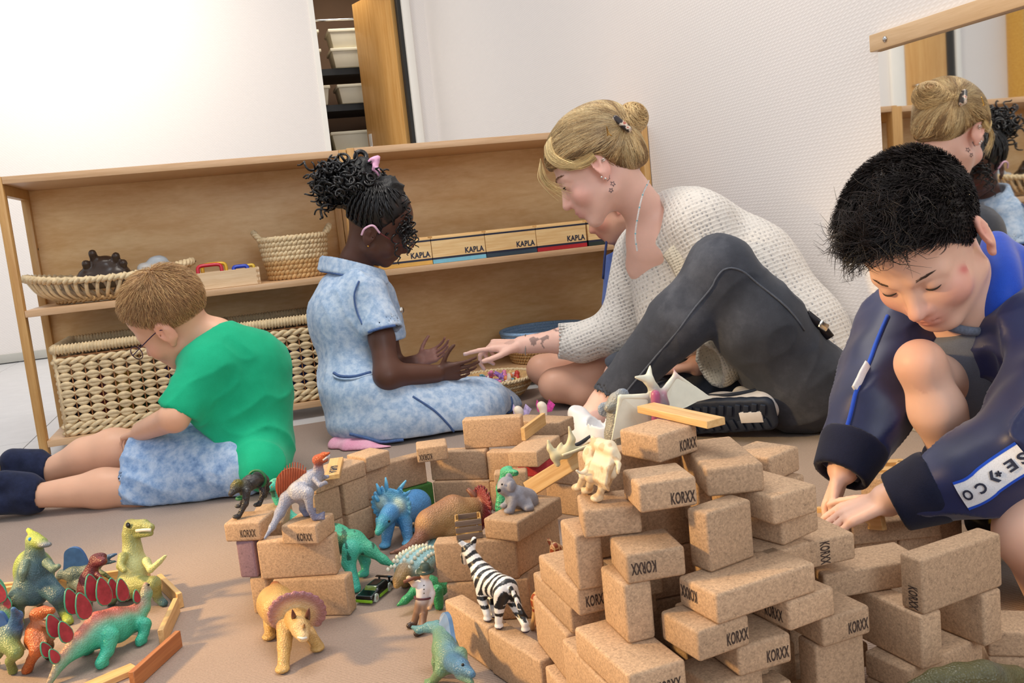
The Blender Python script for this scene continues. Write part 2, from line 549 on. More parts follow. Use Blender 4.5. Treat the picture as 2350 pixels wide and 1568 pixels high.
# carpet with fine ribs
def carpet_mat():
    m, nt, b = nodes_of('ribbed brown carpet')
    mp = coords(nt, (1, 1, 1), rot=(0, 0, math.radians(4)))
    w = nt.nodes.new('ShaderNodeTexWave'); w.bands_direction = 'Y'; w.inputs['Scale'].default_value = 72
    w.inputs['Distortion'].default_value = 0.6; w.inputs['Detail'].default_value = 1.0; w.inputs['Detail Scale'].default_value = 4
    link(nt, mp, 0, w, 'Vector')
    n = noise(nt, mp, 420, 3); n3 = noise(nt, mp, 3.0, 4)
    ad = nt.nodes.new('ShaderNodeMath'); ad.operation = 'MULTIPLY_ADD'; ad.inputs[1].default_value = 0.55
    nt.links.new(w.outputs['Fac'], ad.inputs[0]); nt.links.new(n.outputs[0], ad.inputs[2])
    r = ramp(nt, [(0.3, lin(128, 110, 98)), (0.75, lin(160, 139, 125)), (1.0, lin(174, 153, 139))])
    link(nt, ad, 0, r, 0)
    mx = nt.nodes.new('ShaderNodeMixRGB'); mx.blend_type = 'MULTIPLY'; mx.inputs[0].default_value = 0.5
    r3 = ramp(nt, [(0.3, (0.78, 0.76, 0.75)), (0.65, (1, 1, 1))]); link(nt, n3, 0, r3, 0)
    link(nt, r, 0, mx, 1); link(nt, r3, 0, mx, 2); link(nt, mx, 0, b, 'Base Color')
    b.inputs['Roughness'].default_value = 0.95; b.inputs['Specular IOR Level'].default_value = 0.1
    b.inputs['Sheen Weight'].default_value = 0.15
    bump(nt, b, ad, 0, 0.5, 0.0012)
    return m
M_carpet = carpet_mat()

fl = struct('floor', MB().box2((-5.2, -2.2, -0.10), (WALLX, WALLY, -0.009)).mesh('floor'), M_joint, 'pale grey linoleum tile floor around the carpet', 'floor')
tile = box_mesh('floor_tile', (0.597, 0.597, 0.004), 0.0008, 1)
for i in range(-5, 2):
    for j in range(4, 10):
        x, y = -0.70 + 0.6 * i + 0.3, 0.2 + 0.6 * j + 0.3
        if x > 1.2: continue
        obj('floor_tile', tile, M_lino, fl, (x, y, -0.007))
cp = struct('carpet', MB().box2((-3.2, -2.0, -0.005), (WALLX - 0.004, 2.766, 0.0)).mesh('carpet', bevel=0.002), M_carpet, 'brown ribbed carpet the children sit on', 'carpet')
# back wall in pieces round the doorway
DX0, DX1, DZ = 0.652, 1.198, 2.08
wb = MB().box2((-5.2, WALLY, 0), (DX0 - 0.03, WALLY + 0.12, 2.7)).box2((DX0 - 0.03, WALLY, DZ + 0.03), (DX1 + 0.03, WALLY + 0.12, 2.7))
wb.box2((DX1 + 0.03, WALLY, 0), (WALLX + 0.1, WALLY + 0.12, 2.7))
struct('wall_back', wb.mesh('wall_back'), M_wall, 'cream textured back wall with the doorway', 'wall')
struct('wall_right', MB().box2((WALLX, -2.2, 0), (WALLX + 0.1, WALLY + 0.12, 2.7)).mesh('wall_right'), M_wall, 'white woven-textured wall beside the woman', 'wall')
struct('baseboard_right', MB().box2((WALLX - 0.012, -2.2, 0), (WALLX, WALLY, 0.06)).mesh('baseboard_right', bevel=0.003), M_trim, 'grey skirting along the right wall', 'baseboard')
struct('baseboard_back', MB().box2((-5.2, WALLY - 0.012, 0), (DX0 - 0.03, WALLY, 0.05)).mesh('baseboard_back', bevel=0.003), M_trim, 'grey skirting along the back wall', 'baseboard')
# door frame
fr = struct('trim_1', MB().box2((DX0 - 0.03, WALLY - 0.012, 0), (DX0, WALLY + 0.13, DZ)).mesh('jamb'), M_white, 'white jamb on the left of the doorway', 'door frame')
obj('jamb', MB().box2((DX1, WALLY - 0.016, 0), (DX1 + 0.05, WALLY + 0.13, DZ + 0.05)).mesh('jamb', bevel=0.004), M_white, fr)
obj('head', MB().box2((DX0 - 0.03, WALLY - 0.014, DZ), (DX1, WALLY + 0.13, DZ + 0.03)).mesh('head'), M_white, fr)
obj('stop', MB().box2((DX1 - 0.022, WALLY + 0.02, 0), (DX1 - 0.001, WALLY + 0.12, DZ)).mesh('stop'), M_dark, fr)  # dark strip in place of the shadowed gap between leaf and jamb
# open door leaf, hinged on the right jamb, swung into the storeroom
dr = empty('door_1', (DX1 - 0.03, WALLY + 0.10, 0), math.radians(180 - 69))
tag(dr, 'open orange-brown wooden door with a metal lever handle', 'door', kind='structure')
obj('leaf', MB().box2((0.0, -0.02, 0.01), (0.50, 0.02, DZ - 0.01)).mesh('leaf', bevel=0.002), M_door, dr)
hd = obj('escutcheon', MB().box2((0.435, 0.0205, 0.99), (0.475, 0.026, 1.20)).mesh('plate', bevel=0.002), M_white, dr)
obj('handle', MB().tube(spline([(0.455, 0.02, 1.10), (0.455, 0.065, 1.10), (0.44, 0.07, 1.10), (0.36, 0.068, 1.10)], 5), 0.009, 10).mesh('handle', True), M_chrome, dr)
# storeroom seen through the doorway
struct('wall_storeroom', MB().box2((0.2, 7.5, 0), (1.9, 7.6, 2.6)).box2((0.1, WALLY + 0.12, 0), (0.2, 7.6, 2.6)).box2((1.9, WALLY + 0.12, 0), (2.0, 7.6, 2.6))
       .box2((0.1, WALLY + 0.12, 2.5), (2.0, 7.6, 2.6)).mesh('wall_storeroom'), M_store, 'brown wall of the storeroom behind the door', 'wall')
struct('floor_storeroom', MB().box2((0.1, WALLY, -0.1), (2.0, 7.6, -0.002)).mesh('floor_storeroom'), M_lino, 'grey floor inside the storeroom', 'floor')
rack = empty('storage_rack', (0.9, 6.95, 0)); tag(rack, 'black storage rack inside the doorway holding white bins', 'rack')
YR = 6.85
zs = [PY(775, 158, YR)[2], PY(790, 240, YR)[2], PY(800, 345, YR)[2]]
for z in zs[:2] + [zs[2] - 0.133, 0.5]:
    obj('rack_shelf', MB().box2((-0.62, -0.12, z - 0.045 - 0.0), (0.55, 0.30, z)).mesh('rack_shelf'), M_black, rack)
for x in (-0.62, 0.55):
    for y in (-0.12, 0.28):
        obj('upright', MB().box2((x - 0.015, y - 0.015, 0), (x + 0.015, y + 0.015, 2.2)).mesh('upright'), M_black, rack)
obj('rail', MB().tube([(-0.62, -0.11, PY(770, 46, YR)[2]), (0.55, -0.11, PY(770, 46, YR)[2])], 0.008, 8).mesh('rail', True), M_chrome, rack)
M_bin = plain('off-white plastic bin', (216, 208, 186), 0.4, nscale=6, namt=0.04)
def bin_mesh():
    s = MB(); w, d, h = 0.27, 0.26, 0.125
    v = []; 
    for (sx, z) in ((0.86, 0.0), (1.0, h)):
        for (a, b) in ((-1, -1), (1, -1), (1, 1), (-1, 1)): v.append((a * w / 2 * sx, b * d / 2 * sx, z))
    s.add(v, [(3, 2, 1, 0), (0, 1, 5, 4), (1, 2, 6, 5), (2, 3, 7, 6), (3, 0, 4, 7), (4, 5, 6, 7)])
    s.box2((-w / 2 - 0.008, -d / 2 - 0.008, h - 0.018), (w / 2 + 0.008, d / 2 + 0.008, h + 0.004))
    return s.mesh('bin', bevel=0.004)
BIN = bin_mesh()
lv = {0: 'top shelf', 1: 'middle shelf', 2: 'lowest visible shelf'}
k = 0
for li, z in enumerate([zs[0], zs[1]]):
    for cx, side in ((PY(800 - li * -5, 100, YR)[0] - 0.0, 'right'), (PY(738 + 10 * li, 100, YR)[0] - 0.16, 'left')):
        for s in range(2 if li == 0 else 1):
            o = obj('storage_bin', BIN, M_bin, None, (cx, YR + 0.06, z + 0.0005 + s * 0.131))
            tag(o, f"white plastic bin on the rack's {lv[li]}, {side} column" + (', ' + ('upper' if s else 'lower') + ' of two' if li == 0 else ''), 'bin', 'white bins in the storeroom')
for cx, side in ((PY(802, 300, YR)[0], 'right'), (PY(755, 300, YR)[0] - 0.16, 'left')):
    for s in range(2):
        o = obj('storage_bin', BIN, M_bin, None, (cx, YR + 0.06, zs[2] - 0.133 + 0.0005 + 0.131 * s))
        tag(o, f"white plastic bin on the rack's {lv[2]}, {side} column, " + ('upper' if s else 'lower') + ' of two', 'bin', 'white bins in the storeroom')
# mirror on the right wall
mr = empty('wall_mirror', (WALLX, 1.0, 0)); tag(mr, 'long wall mirror with a pale wooden top bar and screws', 'mirror')
mgl, nt, b = nodes_of('silvered mirror'); b.inputs['Metallic'].default_value = 1.0; b.inputs['Roughness'].default_value = 0.02; b.inputs['Base Color'].default_value = (0.86, 0.85, 0.82, 1)
mp_ = coords(nt); n_ = noise(nt, mp_, 2.0, 1); mr_ = nt.nodes.new('ShaderNodeMapRange'); mr_.inputs['To Min'].default_value = 0.015; mr_.inputs['To Max'].default_value = 0.03
link(nt, n_, 0, mr_, 0); link(nt, mr_, 0, b, 'Roughness')
obj('glass', MB().box2((-0.008, -1.4, 0.12), (-0.001, 0.70, 0.812)).mesh('glass'), mgl, mr)
M_bar = wood('pale beech bar', (222, 190, 150), (204, 168, 124), 'Y', 5.0, 0.4)
obj('top_bar', MB().box2((-0.022, -1.42, 0.803), (-0.0005, 0.708, 0.838)).mesh('top_bar', bevel=0.002), M_bar, mr)
obj('bottom_bar', MB().box2((-0.022, -1.42, 0.09), (-0.0005, 0.708, 0.125)).mesh('bottom_bar', bevel=0.002), M_bar, mr)
for y in (0.658, -0.3, -1.3):
    obj('screw', MB().lathe([(0.0, 0.0), (0.006, 0.0), (0.006, 0.002), (0.003, 0.004)], (-0.022, y, 0.8205), 12, roty(-math.pi / 2)).mesh('screw', True), M_chrome, mr)
# second door on the back wall, left of the frame, seen in the mirror
d2 = empty('door_2', (-2.63, WALLY, 0)); tag(d2, 'closed orange-brown door seen in the mirror', 'door', kind='structure')
obj('leaf', MB().box2((0, -0.02, 0.01), (0.38, -0.001, 2.0)).mesh('leaf', bevel=0.002), M_door, d2)
obj('seal', MB().box2((-0.085, -0.012, 0.0), (-0.002, -0.001, 2.0)).mesh('seal'), M_dark, d2)
obj('jamb', MB().box2((-0.13, -0.03, 0), (-0.086, -0.001, 2.05)).mesh('jamb', bevel=0.003), M_white, d2)
obj('jamb', MB().box2((0.382, -0.03, 0), (0.50, -0.001, 2.05)).mesh('jamb', bevel=0.003), M_white, d2)
obj('handle', MB().tube(spline([(0.31, -0.02, 1.20), (0.31, -0.065, 1.20), (0.29, -0.07, 1.20), (0.21, -0.07, 1.20)], 5), 0.009, 10).mesh('handle', True), M_chrome, d2)
# shallow yellow wall box further left on the back wall (seen in the mirror)
wbx = empty('wall_box', (-3.66, WALLY, 1.02)); tag(wbx, 'yellow-framed box shelf on the back wall, seen in the mirror', 'box shelf')
M_yel = wood('yellow pine frame', (226, 176, 82), (206, 150, 56), 'X', 5.0)
for a, b2 in (((-0.45, -0.16, -0.02), (-0.42, 0, 0.75)), ((0.42, -0.16, -0.02), (0.45, 0, 0.75))):
    obj('side', MB().box2(a, b2).mesh('side', bevel=0.002), M_yel, wbx)
for z in (-0.02, 0.72): obj('board', MB().box2((-0.42, -0.16, z), (0.42, 0, z + 0.03)).mesh('board', bevel=0.002), M_yel, wbx)
obj('back', MB().box2((-0.42, -0.015, 0.01), (0.42, -0.001, 0.72)).mesh('back'), plain('beige board', (214, 196, 160), 0.6, nscale=5), wbx)
o = obj('storage_box', box_mesh('storage_box', (0.22, 0.10, 0.30), 0.004), plain('orange card', (214, 112, 40), 0.6, nscale=8), None, (-3.42, WALLY - 0.08, 1.182)); tag(o, 'orange box inside the yellow wall shelf seen in the mirror', 'box')

# ================================================================== shelf units
M_beech = wood('golden beech', (206, 164, 104), (186, 138, 78), 'Z', 6.0, 0.42)
M_board = wood('pale beech board', (216, 180, 142), (196, 156, 114), 'X', 5.0, 0.42)
M_ply = wood('birch plywood back', (242, 206, 150), (220, 174, 112), 'X', 2.2, 0.36, 9.0, 0.25)
SY0, SY1 = 2.862, 3.216
def shelf_unit(x0, x1, label, posts=(True, True), dz=0.0, y0=SY0):
    u = empty('shelf_unit', (x0, y0, 0)); tag(u, label, 'shelf')
    w = x1 - x0; d = SY1 - y0; T = 0.022; top = 0.790 + dz
    for s, on in ((0, posts[0]), (1, posts[1])):
        if not on: continue
        xa = 0.0 if s == 0 else w - T
        for ya in (0.0, d - 0.036):
            obj('post', MB().box2((xa, ya, 0), (xa + T, ya + 0.036, top)).mesh('post', bevel=0.002), M_beech, u)
        obj('end_rail', MB().box2((xa + 0.001, 0.036, top - 0.05), (xa + T - 0.001, d - 0.036, top - 0.001)).mesh('end_rail'), M_beech, u)
    xa = T if posts[0] else 0.0; xb = w - T if posts[1] else w
    for z0, z1 in ((top - 0.021, top - 0.0005), (0.400, 0.419), (0.028, 0.047)):
        obj('shelf_board', MB().box2((xa + 0.0003, 0.0008, z0), (xb - 0.0003, d - 0.010, z1)).mesh('shelf_board', bevel=0.0015), M_board, u)
    obj('back_panel', MB().box2((xa, d - 0.009, 0.03), (xb, d - 0.002, top - 0.002)).mesh('back_panel'), M_ply, u)
    for z in (0.59, 0.25):
        obj('peg_hole', MB().lathe([(0.0, 0), (0.004, 0), (0.004, 0.0006)], (T + 0.0, d - 0.018, z), 10, roty(math.pi / 2)).mesh('peg_hole'), M_dark, u)
    return u
shelf_unit(-0.607, 0.354, 'left half of the low beech shelf, with baskets and the boat-shaped tray')
shelf_unit(0.3555, 1.3395, 'right half of the low beech shelf, with the row of lettered wooden boxes', dz=0.003, y0=SY0 - 0.004)

# ================================================================== cork blocks
L_, M_, S_ = 0.114, 0.057, 0.0285
def cork(name, rgb, spk=0.30):
    m, nt, b = nodes_of(name)
    tc = nt.nodes.new('ShaderNodeTexCoord'); oi = nt.nodes.new('ShaderNodeObjectInfo')
    ad = nt.nodes.new('ShaderNodeVectorMath'); ad.operation = 'ADD'
    cb = nt.nodes.new('ShaderNodeCombineXYZ'); nt.links.new(oi.outputs['Random'], cb.inputs[0]); nt.links.new(oi.outputs['Random'], cb.inputs[1])
    nt.links.new(tc.outputs['Object'], ad.inputs[0]); nt.links.new(cb.outputs[0], ad.inputs[1])
    v = nt.nodes.new('ShaderNodeTexVoronoi'); v.inputs['Scale'].default_value = 620; link(nt, ad, 0, v, 'Vector')
    n = noise(nt, ad, 260, 4, 0.7); n2 = noise(nt, ad, 18, 3)
    c = lin(rgb)
    r = ramp(nt, [(0.28, tuple(x * 0.55 for x in c)), (0.42, tuple(x * 0.92 for x in c)), (0.62, c), (0.78, tuple(min(1, x * 1.25) for x in c))])
    link(nt, n, 0, r, 0)
    hs = nt.nodes.new('ShaderNodeSeparateColor'); link(nt, v, 'Color', hs, 0)
    mr = nt.nodes.new('ShaderNodeMapRange'); mr.inputs['To Min'].default_value = 1 - spk * 0.6; mr.inputs['To Max'].default_value = 1 + spk * 0.5
    link(nt, hs, 0, mr, 0)
    mr2 = nt.nodes.new('ShaderNodeMapRange'); mr2.inputs['To Min'].default_value = 0.86; mr2.inputs['To Max'].default_value = 1.12
    nt.links.new(oi.outputs['Random'], mr2.inputs[0])
    mu = nt.nodes.new('ShaderNodeMath'); mu.operation = 'MULTIPLY'; link(nt, mr, 0, mu, 0); link(nt, mr2, 0, mu, 1)
    sc = nt.nodes.new('ShaderNodeVectorMath'); sc.operation = 'SCALE'; link(nt, r, 0, sc, 0); nt.links.new(mu.outputs[0], sc.inputs['Scale'])
    link(nt, sc, 0, b, 'Base Color'); b.inputs['Roughness'].default_value = 0.8; b.inputs['Specular IOR Level'].default_value = 0.2
    bump(nt, b, n, 0, 0.5, 0.0009)
    return m
M_cork = cork('natural cork', (188, 157, 127))
M_corkred = cork('red stained cork', (186, 66, 72), 0.15)
M_corkgreen = cork('green stained cork', (72, 122, 62), 0.15)
M_corkpurple = cork('violet stained cork', (138, 112, 122), 0.15)
M_ink = plain('dark brown stamp ink', (62, 46, 38), 0.8, nscale=60, namt=0.3)
M_inkblue = plain('navy print', (34, 40, 62), 0.6, nscale=60, namt=0.1)
def text_mesh(body, width, height, bold=0.0, depth=0.0003, spacing=1.0):
    cu = bpy.data.curves.new('lettering', 'FONT'); cu.body = body; cu.align_x = 'CENTER'; cu.align_y = 'CENTER'
    cu.offset = bold; cu.space_character = spacing; cu.resolution_u = 3
    o = bpy.data.objects.new('lettering_tmp', cu); COL.objects.link(o)
    bpy.context.view_layer.update()
    me = bpy.data.meshes.new_from_object(o.evaluated_get(bpy.context.evaluated_depsgraph_get()))
    bpy.data.objects.remove(o)
    n = len(me.vertices); co = np.zeros(n * 3, np.float32); me.vertices.foreach_get('co', co); co = co.reshape(-1, 3)
    lo, hi = co.min(0), co.max(0)
    co[:, 0] = (co[:, 0] - (lo[0] + hi[0]) / 2) / (hi[0] - lo[0]) * width
    co[:, 1] = (co[:, 1] - (lo[1] + hi[1]) / 2) / (hi[1] - lo[1]) * height
    co[:, 2] = depth
    me.vertices.foreach_set('co', co.ravel()); me.update()
    return me
TXT = text_mesh('KORXX', 0.0235, 0.0115, 0.022, spacing=1.05)
BLK = {}
def block_mesh(d):
    if d not in BLK:
        BLK[d] = box_mesh('cork_block', (d[0] - 0.0006, d[1] - 0.0006, d[2] - 0.0002), 0.0034, 3)
    return BLK[d]
def block(label, d, x, y, n, yaw, stamp=None, mat=None, tilt=None, group=None, z=None):
    d = tuple(d)
    zc = (n * S_ if z is None else z) + d[2] / 2 + 0.0002
    me = block_mesh(d)
    if mat is not None:
        me = me.copy(); me.materials.clear()
    o = obj('cork_block', me, mat or M_cork, None, (x, y, zc), (0, 0, math.radians(yaw)))
    if tilt:
        o.rotation_mode = 'QUATERNION'
        o.rotation_quaternion = Matrix(np.asarray(tilt).tolist()).to_quaternion()
    tag(o, label, 'block', group)
    if stamp:
        face, u, v, rot = stamp   # position on the face in mm from its centre, rotation in degrees
        t = obj('stamp', TXT, M_ink, o)
        if face == 'f': base = Matrix(((1, 0, 0), (0, 0, -1), (0, 1, 0))); p = Vector((u / 1000, -d[1] / 2 + 0.0001, v / 1000))
        elif face == 'l': base = Matrix(((0, 0, -1), (-1, 0, 0), (0, 1, 0))); p = Vector((-d[0] / 2 + 0.0001, -u / 1000, v / 1000))
        elif face == 'r': base = Matrix(((0, 0, 1), (1, 0, 0), (0, 1, 0))); p = Vector((d[0] / 2 - 0.0001, u / 1000, v / 1000))
        rm = base @ Matrix.Rotation(math.radians(rot), 3, 'Z')
        t.matrix_local = Matrix.Translation(p) @ rm.to_4x4()
    return o
F_ = (M_, M_, S_); FL = (M_, L_, S_); LF = (L_, M_, S_)
ST = (L_, S_, M_); SQ = (M_, S_, M_); SD = (S_, L_, M_); SS = (S_, M_, M_)
g = 'cork blocks of the foreground tower'
TW = [
 ('topmost stamped cork block of the foreground tower, under a small plank', F_, .3864, .8574, 10, 19.6, ('f', 13, -3, 0)),
 ('stamped cork block just below the topmost one of the tower', F_, .3553, .7965, 9, -7.9, ('f', 14, -4, 0)),
 ('unstamped long cork block on the tower, right of the topmost block', FL, .4378, .8283, 9, -14.0, None),
 ('square cork block standing upright in the middle of the tower', SQ, .3980, .7605, 7, 14.8, None),
 ('cork block under the ivory mammoth skeleton', F_, .3154, .8321, 8, -15.4, None),
 ('upright cork block at the left edge of the tower, below the skeleton', SS, .2918, .8542, 6, -4.8, None),
 ('cork block with an upside-down stamp, bridging a dark gap in the tower', F_, .3292, .7788, 7, -6.9, ('f', -12, 0, 180)),
 ('upright cork block under the upside-down stamp in the tower', SS, .3077, .7838, 5, 0.7, None),
 ('long cork block lying at the lower left front of the tower', FL, .2948, .7618, 4, 4.2, ('f', 10, -5, 0)),
 ('long cork block across the tower under the square upright one', LF, .4071, .7338, 6, 9.3, ('l', -12, 2, 180)),
 ('stamped cork block in the tower beside the lower dark gap', F_, .3575, .7272, 5, 9.3, ('f', 14, -2, 0)),
 ('stamped cork block at the bottom centre of the tower', FL, .4013, .7627, 4, 3.4, ('f', 13, -2, 0)),
 ('stamped cork block at the lower right end of the tower', FL, .4938, .7751, 4, 5.8, ('f', 13, -2, 0)),
 ('cork block of the tower stamped on its shaded left end', F_, .4549, .7409, 5, 10.7, ('l', 8, -2, 0)),
 ('cork block on the right shoulder of the tower', FL, .4640, .8085, 8, 11.4, None),
 ('cork block under the right shoulder of the tower', F_, .4820, .7990, 7, 20.0, None),
 ('cork block at the back right of the tower, nearest the shoe sole', F_, .5300, .9000, 8, 24.2, None),
 ('upright cork block supporting the right end of the tower', SQ, .4950, .7400, 2, 4.4, None),
 ('stamped cork block under the upright one at the left of the tower', FL, .3010, .8900, 5, 1.9, ('f', -8, 0, 0)),
]
for a in TW: block(*a, group=g)
gh = 'supporting cork blocks inside the tower'
lb = 'cork block in the lower left side of the tower, below the others'
for d, x, y, n, yaw in ((FL, .300, .915, 4, 2), (SD, .277, .800, 2, 2), (SD, .309, .800, 2, 2), (SD, .282, .918, 2, 0), (SD, .320, .918, 2, 0), (SD, .272, .862, 0, 0), (SD, .312, .862, 0, 0), (FL, .347, .90, 5, -4), (FL, .347, .92, 4, -4)):
    block(lb, d, x, y, n, yaw, group=gh)
block('short cork block at the bottom edge left of the tower', SD, .2335, .758, 1.1, 1.0, group=g)
lb = 'cork block hidden deep in the tower core'
for d, x, y, n, yaw in ((F_, .372, .735, 3, 12), (FL, .40, .80, 3, 3), (ST, .385, .735, 1, 6), (ST, .43, .80, 1, 4), (ST, .40, .77, -0.0, 4), (SQ, .495, .76, 0, 4), (F_, .462, .785, 6, 12), (F_, .527, .888, 7, 24), (F_, .527, .888, 6, 20), (F_, .46, .80, 5, 8), (SQ, .527, .89, 4, 24), (SQ, .527, .89, 2, 20), (SQ, .527, .89, 0, 20),
                           (SQ, .452, .80, 3.0, 6), (ST, .375, .905, 8, -4), (ST, .375, .905, 6, -4), (ST, .375, .905, 4, -4), (SD, .40, .83, 1, -6), (ST, .375, .905, 2, -4), (ST, .375, .905, 0, -4), (F_, .448, .862, 7, -10), (F_, .448, .862, 8, -10), (SQ, .448, .862, 5, -10), (SQ, .448, .862, 3, -10)):
    block(lb, d, x, y, n, yaw, group=gh)
g = 'cork blocks of the gate beside the kneeling boy'
RW = [
 ('large cork block set on edge on two legs, stamped on its lit end', ST, .6471, .7506, 4, 8.8, ('l', 2, -14, -90)),
 ('cork block laid slantwise between the tower and the gate', LF, .5930, .8230, 4, -7.6, ('l', -14, 4, 0)),
 ('upright cork leg under the stamped end of the gate', SD, .5975, .7870, 2, 6.5, None),
 ('upright cork leg at the right end of the gate', SS, .6829, .7691, 2, 9.6, None),
 ('cork block lying flat as the threshold of the gate', LF, .6290, .7750, 1, 11.9, None),
 ('cork block at the right edge, beside the threshold of the gate', LF, .7650, .7600, 1, -32, None),
 ('long cork block lying in front of the kneeling boy, behind the gate', LF, .7550, .9880, 3, -15.6, None),
 ('short cork block at the left end of the long one before the boy', F_, .6720, 1.0120, 3, -15, None),
 ('cork block on edge beside the kneeling boy’s hand', SQ, .905, 1.1946, 1, -74, None),
 ('cork block right of the one beside the boy’s hand', F_, .955, 1.230, 1, 12, None),
 ('cork block flat on the carpet below the boy’s hands', LF, .885, 1.225, 0, 10, None),
 ('cork block under the boy’s left sleeve behind the gate', SQ, .845, 1.000, 1, 10, None),
 ('cork block stamped on its end, tucked behind the tower’s long cross block', FL, .5330, .8420, 5.6, 0, ('f', -8, 0, -90)),
]
for a in RW: block(*a, group=g)
for n in (0, 2, 4, 6): block('cork block in the hidden stack under the pterosaur', SQ, .428, .947, n, -10, group=gh)
block('cork block in the hidden stack under the pterosaur', F_, .428, .958, 8, -10, group=gh)
for n in (0, 2, 4): block('cork block in the hidden stack under the toy mouse', SQ, .404, 1.028, n, -10, group=gh)
gh = 'supporting cork blocks under the gate'
lb = 'supporting cork block under the gate and the boy’s wall'
for d, x, y, n, yaw in ((LF, .629, .775, 0, 11.9), (LF, .765, .76, 0, -32), (SQ, .735, .994, 1, -15), (SQ, .790, .978, 1, -15), (SQ, .672, 1.012, 1, -15), (LF, .758, .987, 0, -15.6), (F_, .672, 1.012, 0, -15), (SQ, .535, .845, 3.6, 0), (SQ, .535, .845, 1.6, 0), (LF, .54, .85, 0.6, 0), (SQ, .955, 1.226, 0, 12)):
    if n < 1 and n != 0: 
        block(lb, d, x, y, n, yaw, group=gh)
    else: block(lb, d, x, y, n, yaw, group=gh)
g = 'cork blocks of the dinosaur enclosure'
AR = [
 ('small stamped cork block on the enclosure wall against the denim dress', F_, .2960, 1.668, 4, -9.8, ('f', -13, -4, 180)),
 ('cork block on edge on the top row of the back wall', ST, .4198, 1.6781, 4, -25.7, None),
 ('cork block with a small plank standing on it', FL, .4560, 1.5400, 4, -39.5, None),
 ('cork block behind the standing plank', LF, .5300, 1.7200, 4, -50, None),
 ('cork block behind the long-necked dinosaur’s head', SQ, .3956, 1.4951, 2, -19.9, None),
 ('cork block in the middle row of the back wall, above the brown horned dinosaur', ST, .3535, 1.7003, 2, -31, None),
 ('cork block in the bottom row of the back wall, behind the brown horned dinosaur', ST, .3530, 1.6930, 0, -30.5, None),
 ('cork block of the middle row left of the corner, above the green one', ST, .2304, 1.7064, 2, 17.1, None),
 ('flat cork block at the end of the sloping row, behind the lettered plank', F_, .1796, 1.6779, 4, 31.1, None),
 ('flat cork block carrying the lettered plank', LF, .1046, 1.6124, 4, 34.7, None),
 ('cork block on edge behind the blue horned dinosaur, upper of two', SQ, .1361, 1.6209, 2, 36, None),
 ('cork block on edge behind the blue horned dinosaur, lower of two', SQ, .1386, 1.6213, 0, 36, None),
 ('cork block behind the silver sail-backed dinosaur, upper of two', SQ, .0840, 1.5850, 2, 34.7, None),
 ('cork block behind the silver sail-backed dinosaur, lower of two', SQ, .0840, 1.5850, 0, 34.7, None),
 ('stamped cork block under the black panther', F_, -.0342, 1.3980, 4, -24.5, ('f', 8, -2, 0)),
 ('stamped cork block under the silver sail-backed dinosaur', F_, .0457, 1.3329, 4, -31.4, ('f', 8, -3, 0)),
 ('long cork block on edge in the upper row of the front wall', ST, .0281, 1.3506, 2, -21.1, None),
 ('cork block at the lower left end of the front wall', SS, -.0201, 1.3974, 0, -32, None),
 ('long cork block in the lower row, behind the tan horned dinosaur', ST, .0420, 1.3367, 0, -27.4, None),
 ('cork block lying behind the panther', FL, -.0060, 1.5000, 3, -10, None),
 ('cork block on edge behind the zebra, upper of two', ST, .2587, 1.1984, 2, -22.7, None),
 ('cork block on edge behind the zebra, lower of two', ST, .2687, 1.1924, 0, -21, None),
 ('cork block the koala sits on', FL, .3306, 1.2023, 4, -50.3, None),
 ('long cork block in the foreground, the near one with a stamped end', SD, .2543, .9869, 0, 15.9, ('f', 6, 8, 90)),
 ('long cork block the zebra stands on, behind the near one', SD, .2252, 1.0990, 0, 15.0, None),
 ('cork block leaning under the koala block, upper', SD, .3400, 1.2150, 2, -50.3, None),
 ('cork block under the koala block, lower', SD, .3400, 1.2150, 0, -50.3, None),
 ('cork block at the right corner of the enclosure, upper of two', ST, .4450, 1.6200, 2, -38, None),
 ('cork block at the right corner of the enclosure, lower of two', ST, .4450, 1.6200, 0, -38, None),
 ('cork block supporting the head of the long-necked dinosaur', SQ, .4040, 1.5060, 0, -18, None),
 ('cork block right of the standing plank, upper of two', ST, .5150, 1.5500, 2, -55, None),
 ('cork block right of the standing plank, lower of two', ST, .5150, 1.5500, 0, -55, None),
 ('cork block behind the panther, under the lying one', SQ, -.0060, 1.5000, 1, -10, None),
 ('cork block on the carpet behind the panther', F_, -.0060, 1.5000, 0, -10, None),
 ('cork block holding the far end of the wall behind the standing plank, upper of two', ST, .5300, 1.7200, 2, -50, None),
 ('cork block holding the far end of the wall behind the standing plank, lower of two', ST, .5300, 1.7200, 0, -50, None),
 ('cork block under the end of the sloping row, upper of two', SQ, .1830, 1.6850, 2, 31, None),
 ('cork block under the end of the sloping row, lower of two', SQ, .1830, 1.6850, 0, 31, None),
]
for a in AR: block(*a, group=g)
block('red cork block in the wall beside the ramp', F_, .4610, 1.5480, 3, -38, None, M_corkred)
block('green cork block in the bottom row behind the blue horned dinosaur', ST, .2400, 1.7000, 0, 22, None, M_corkgreen)
block('violet cork block at the left end of the front wall', SS, -.0330, 1.4020, 2, -28, None, M_corkpurple)

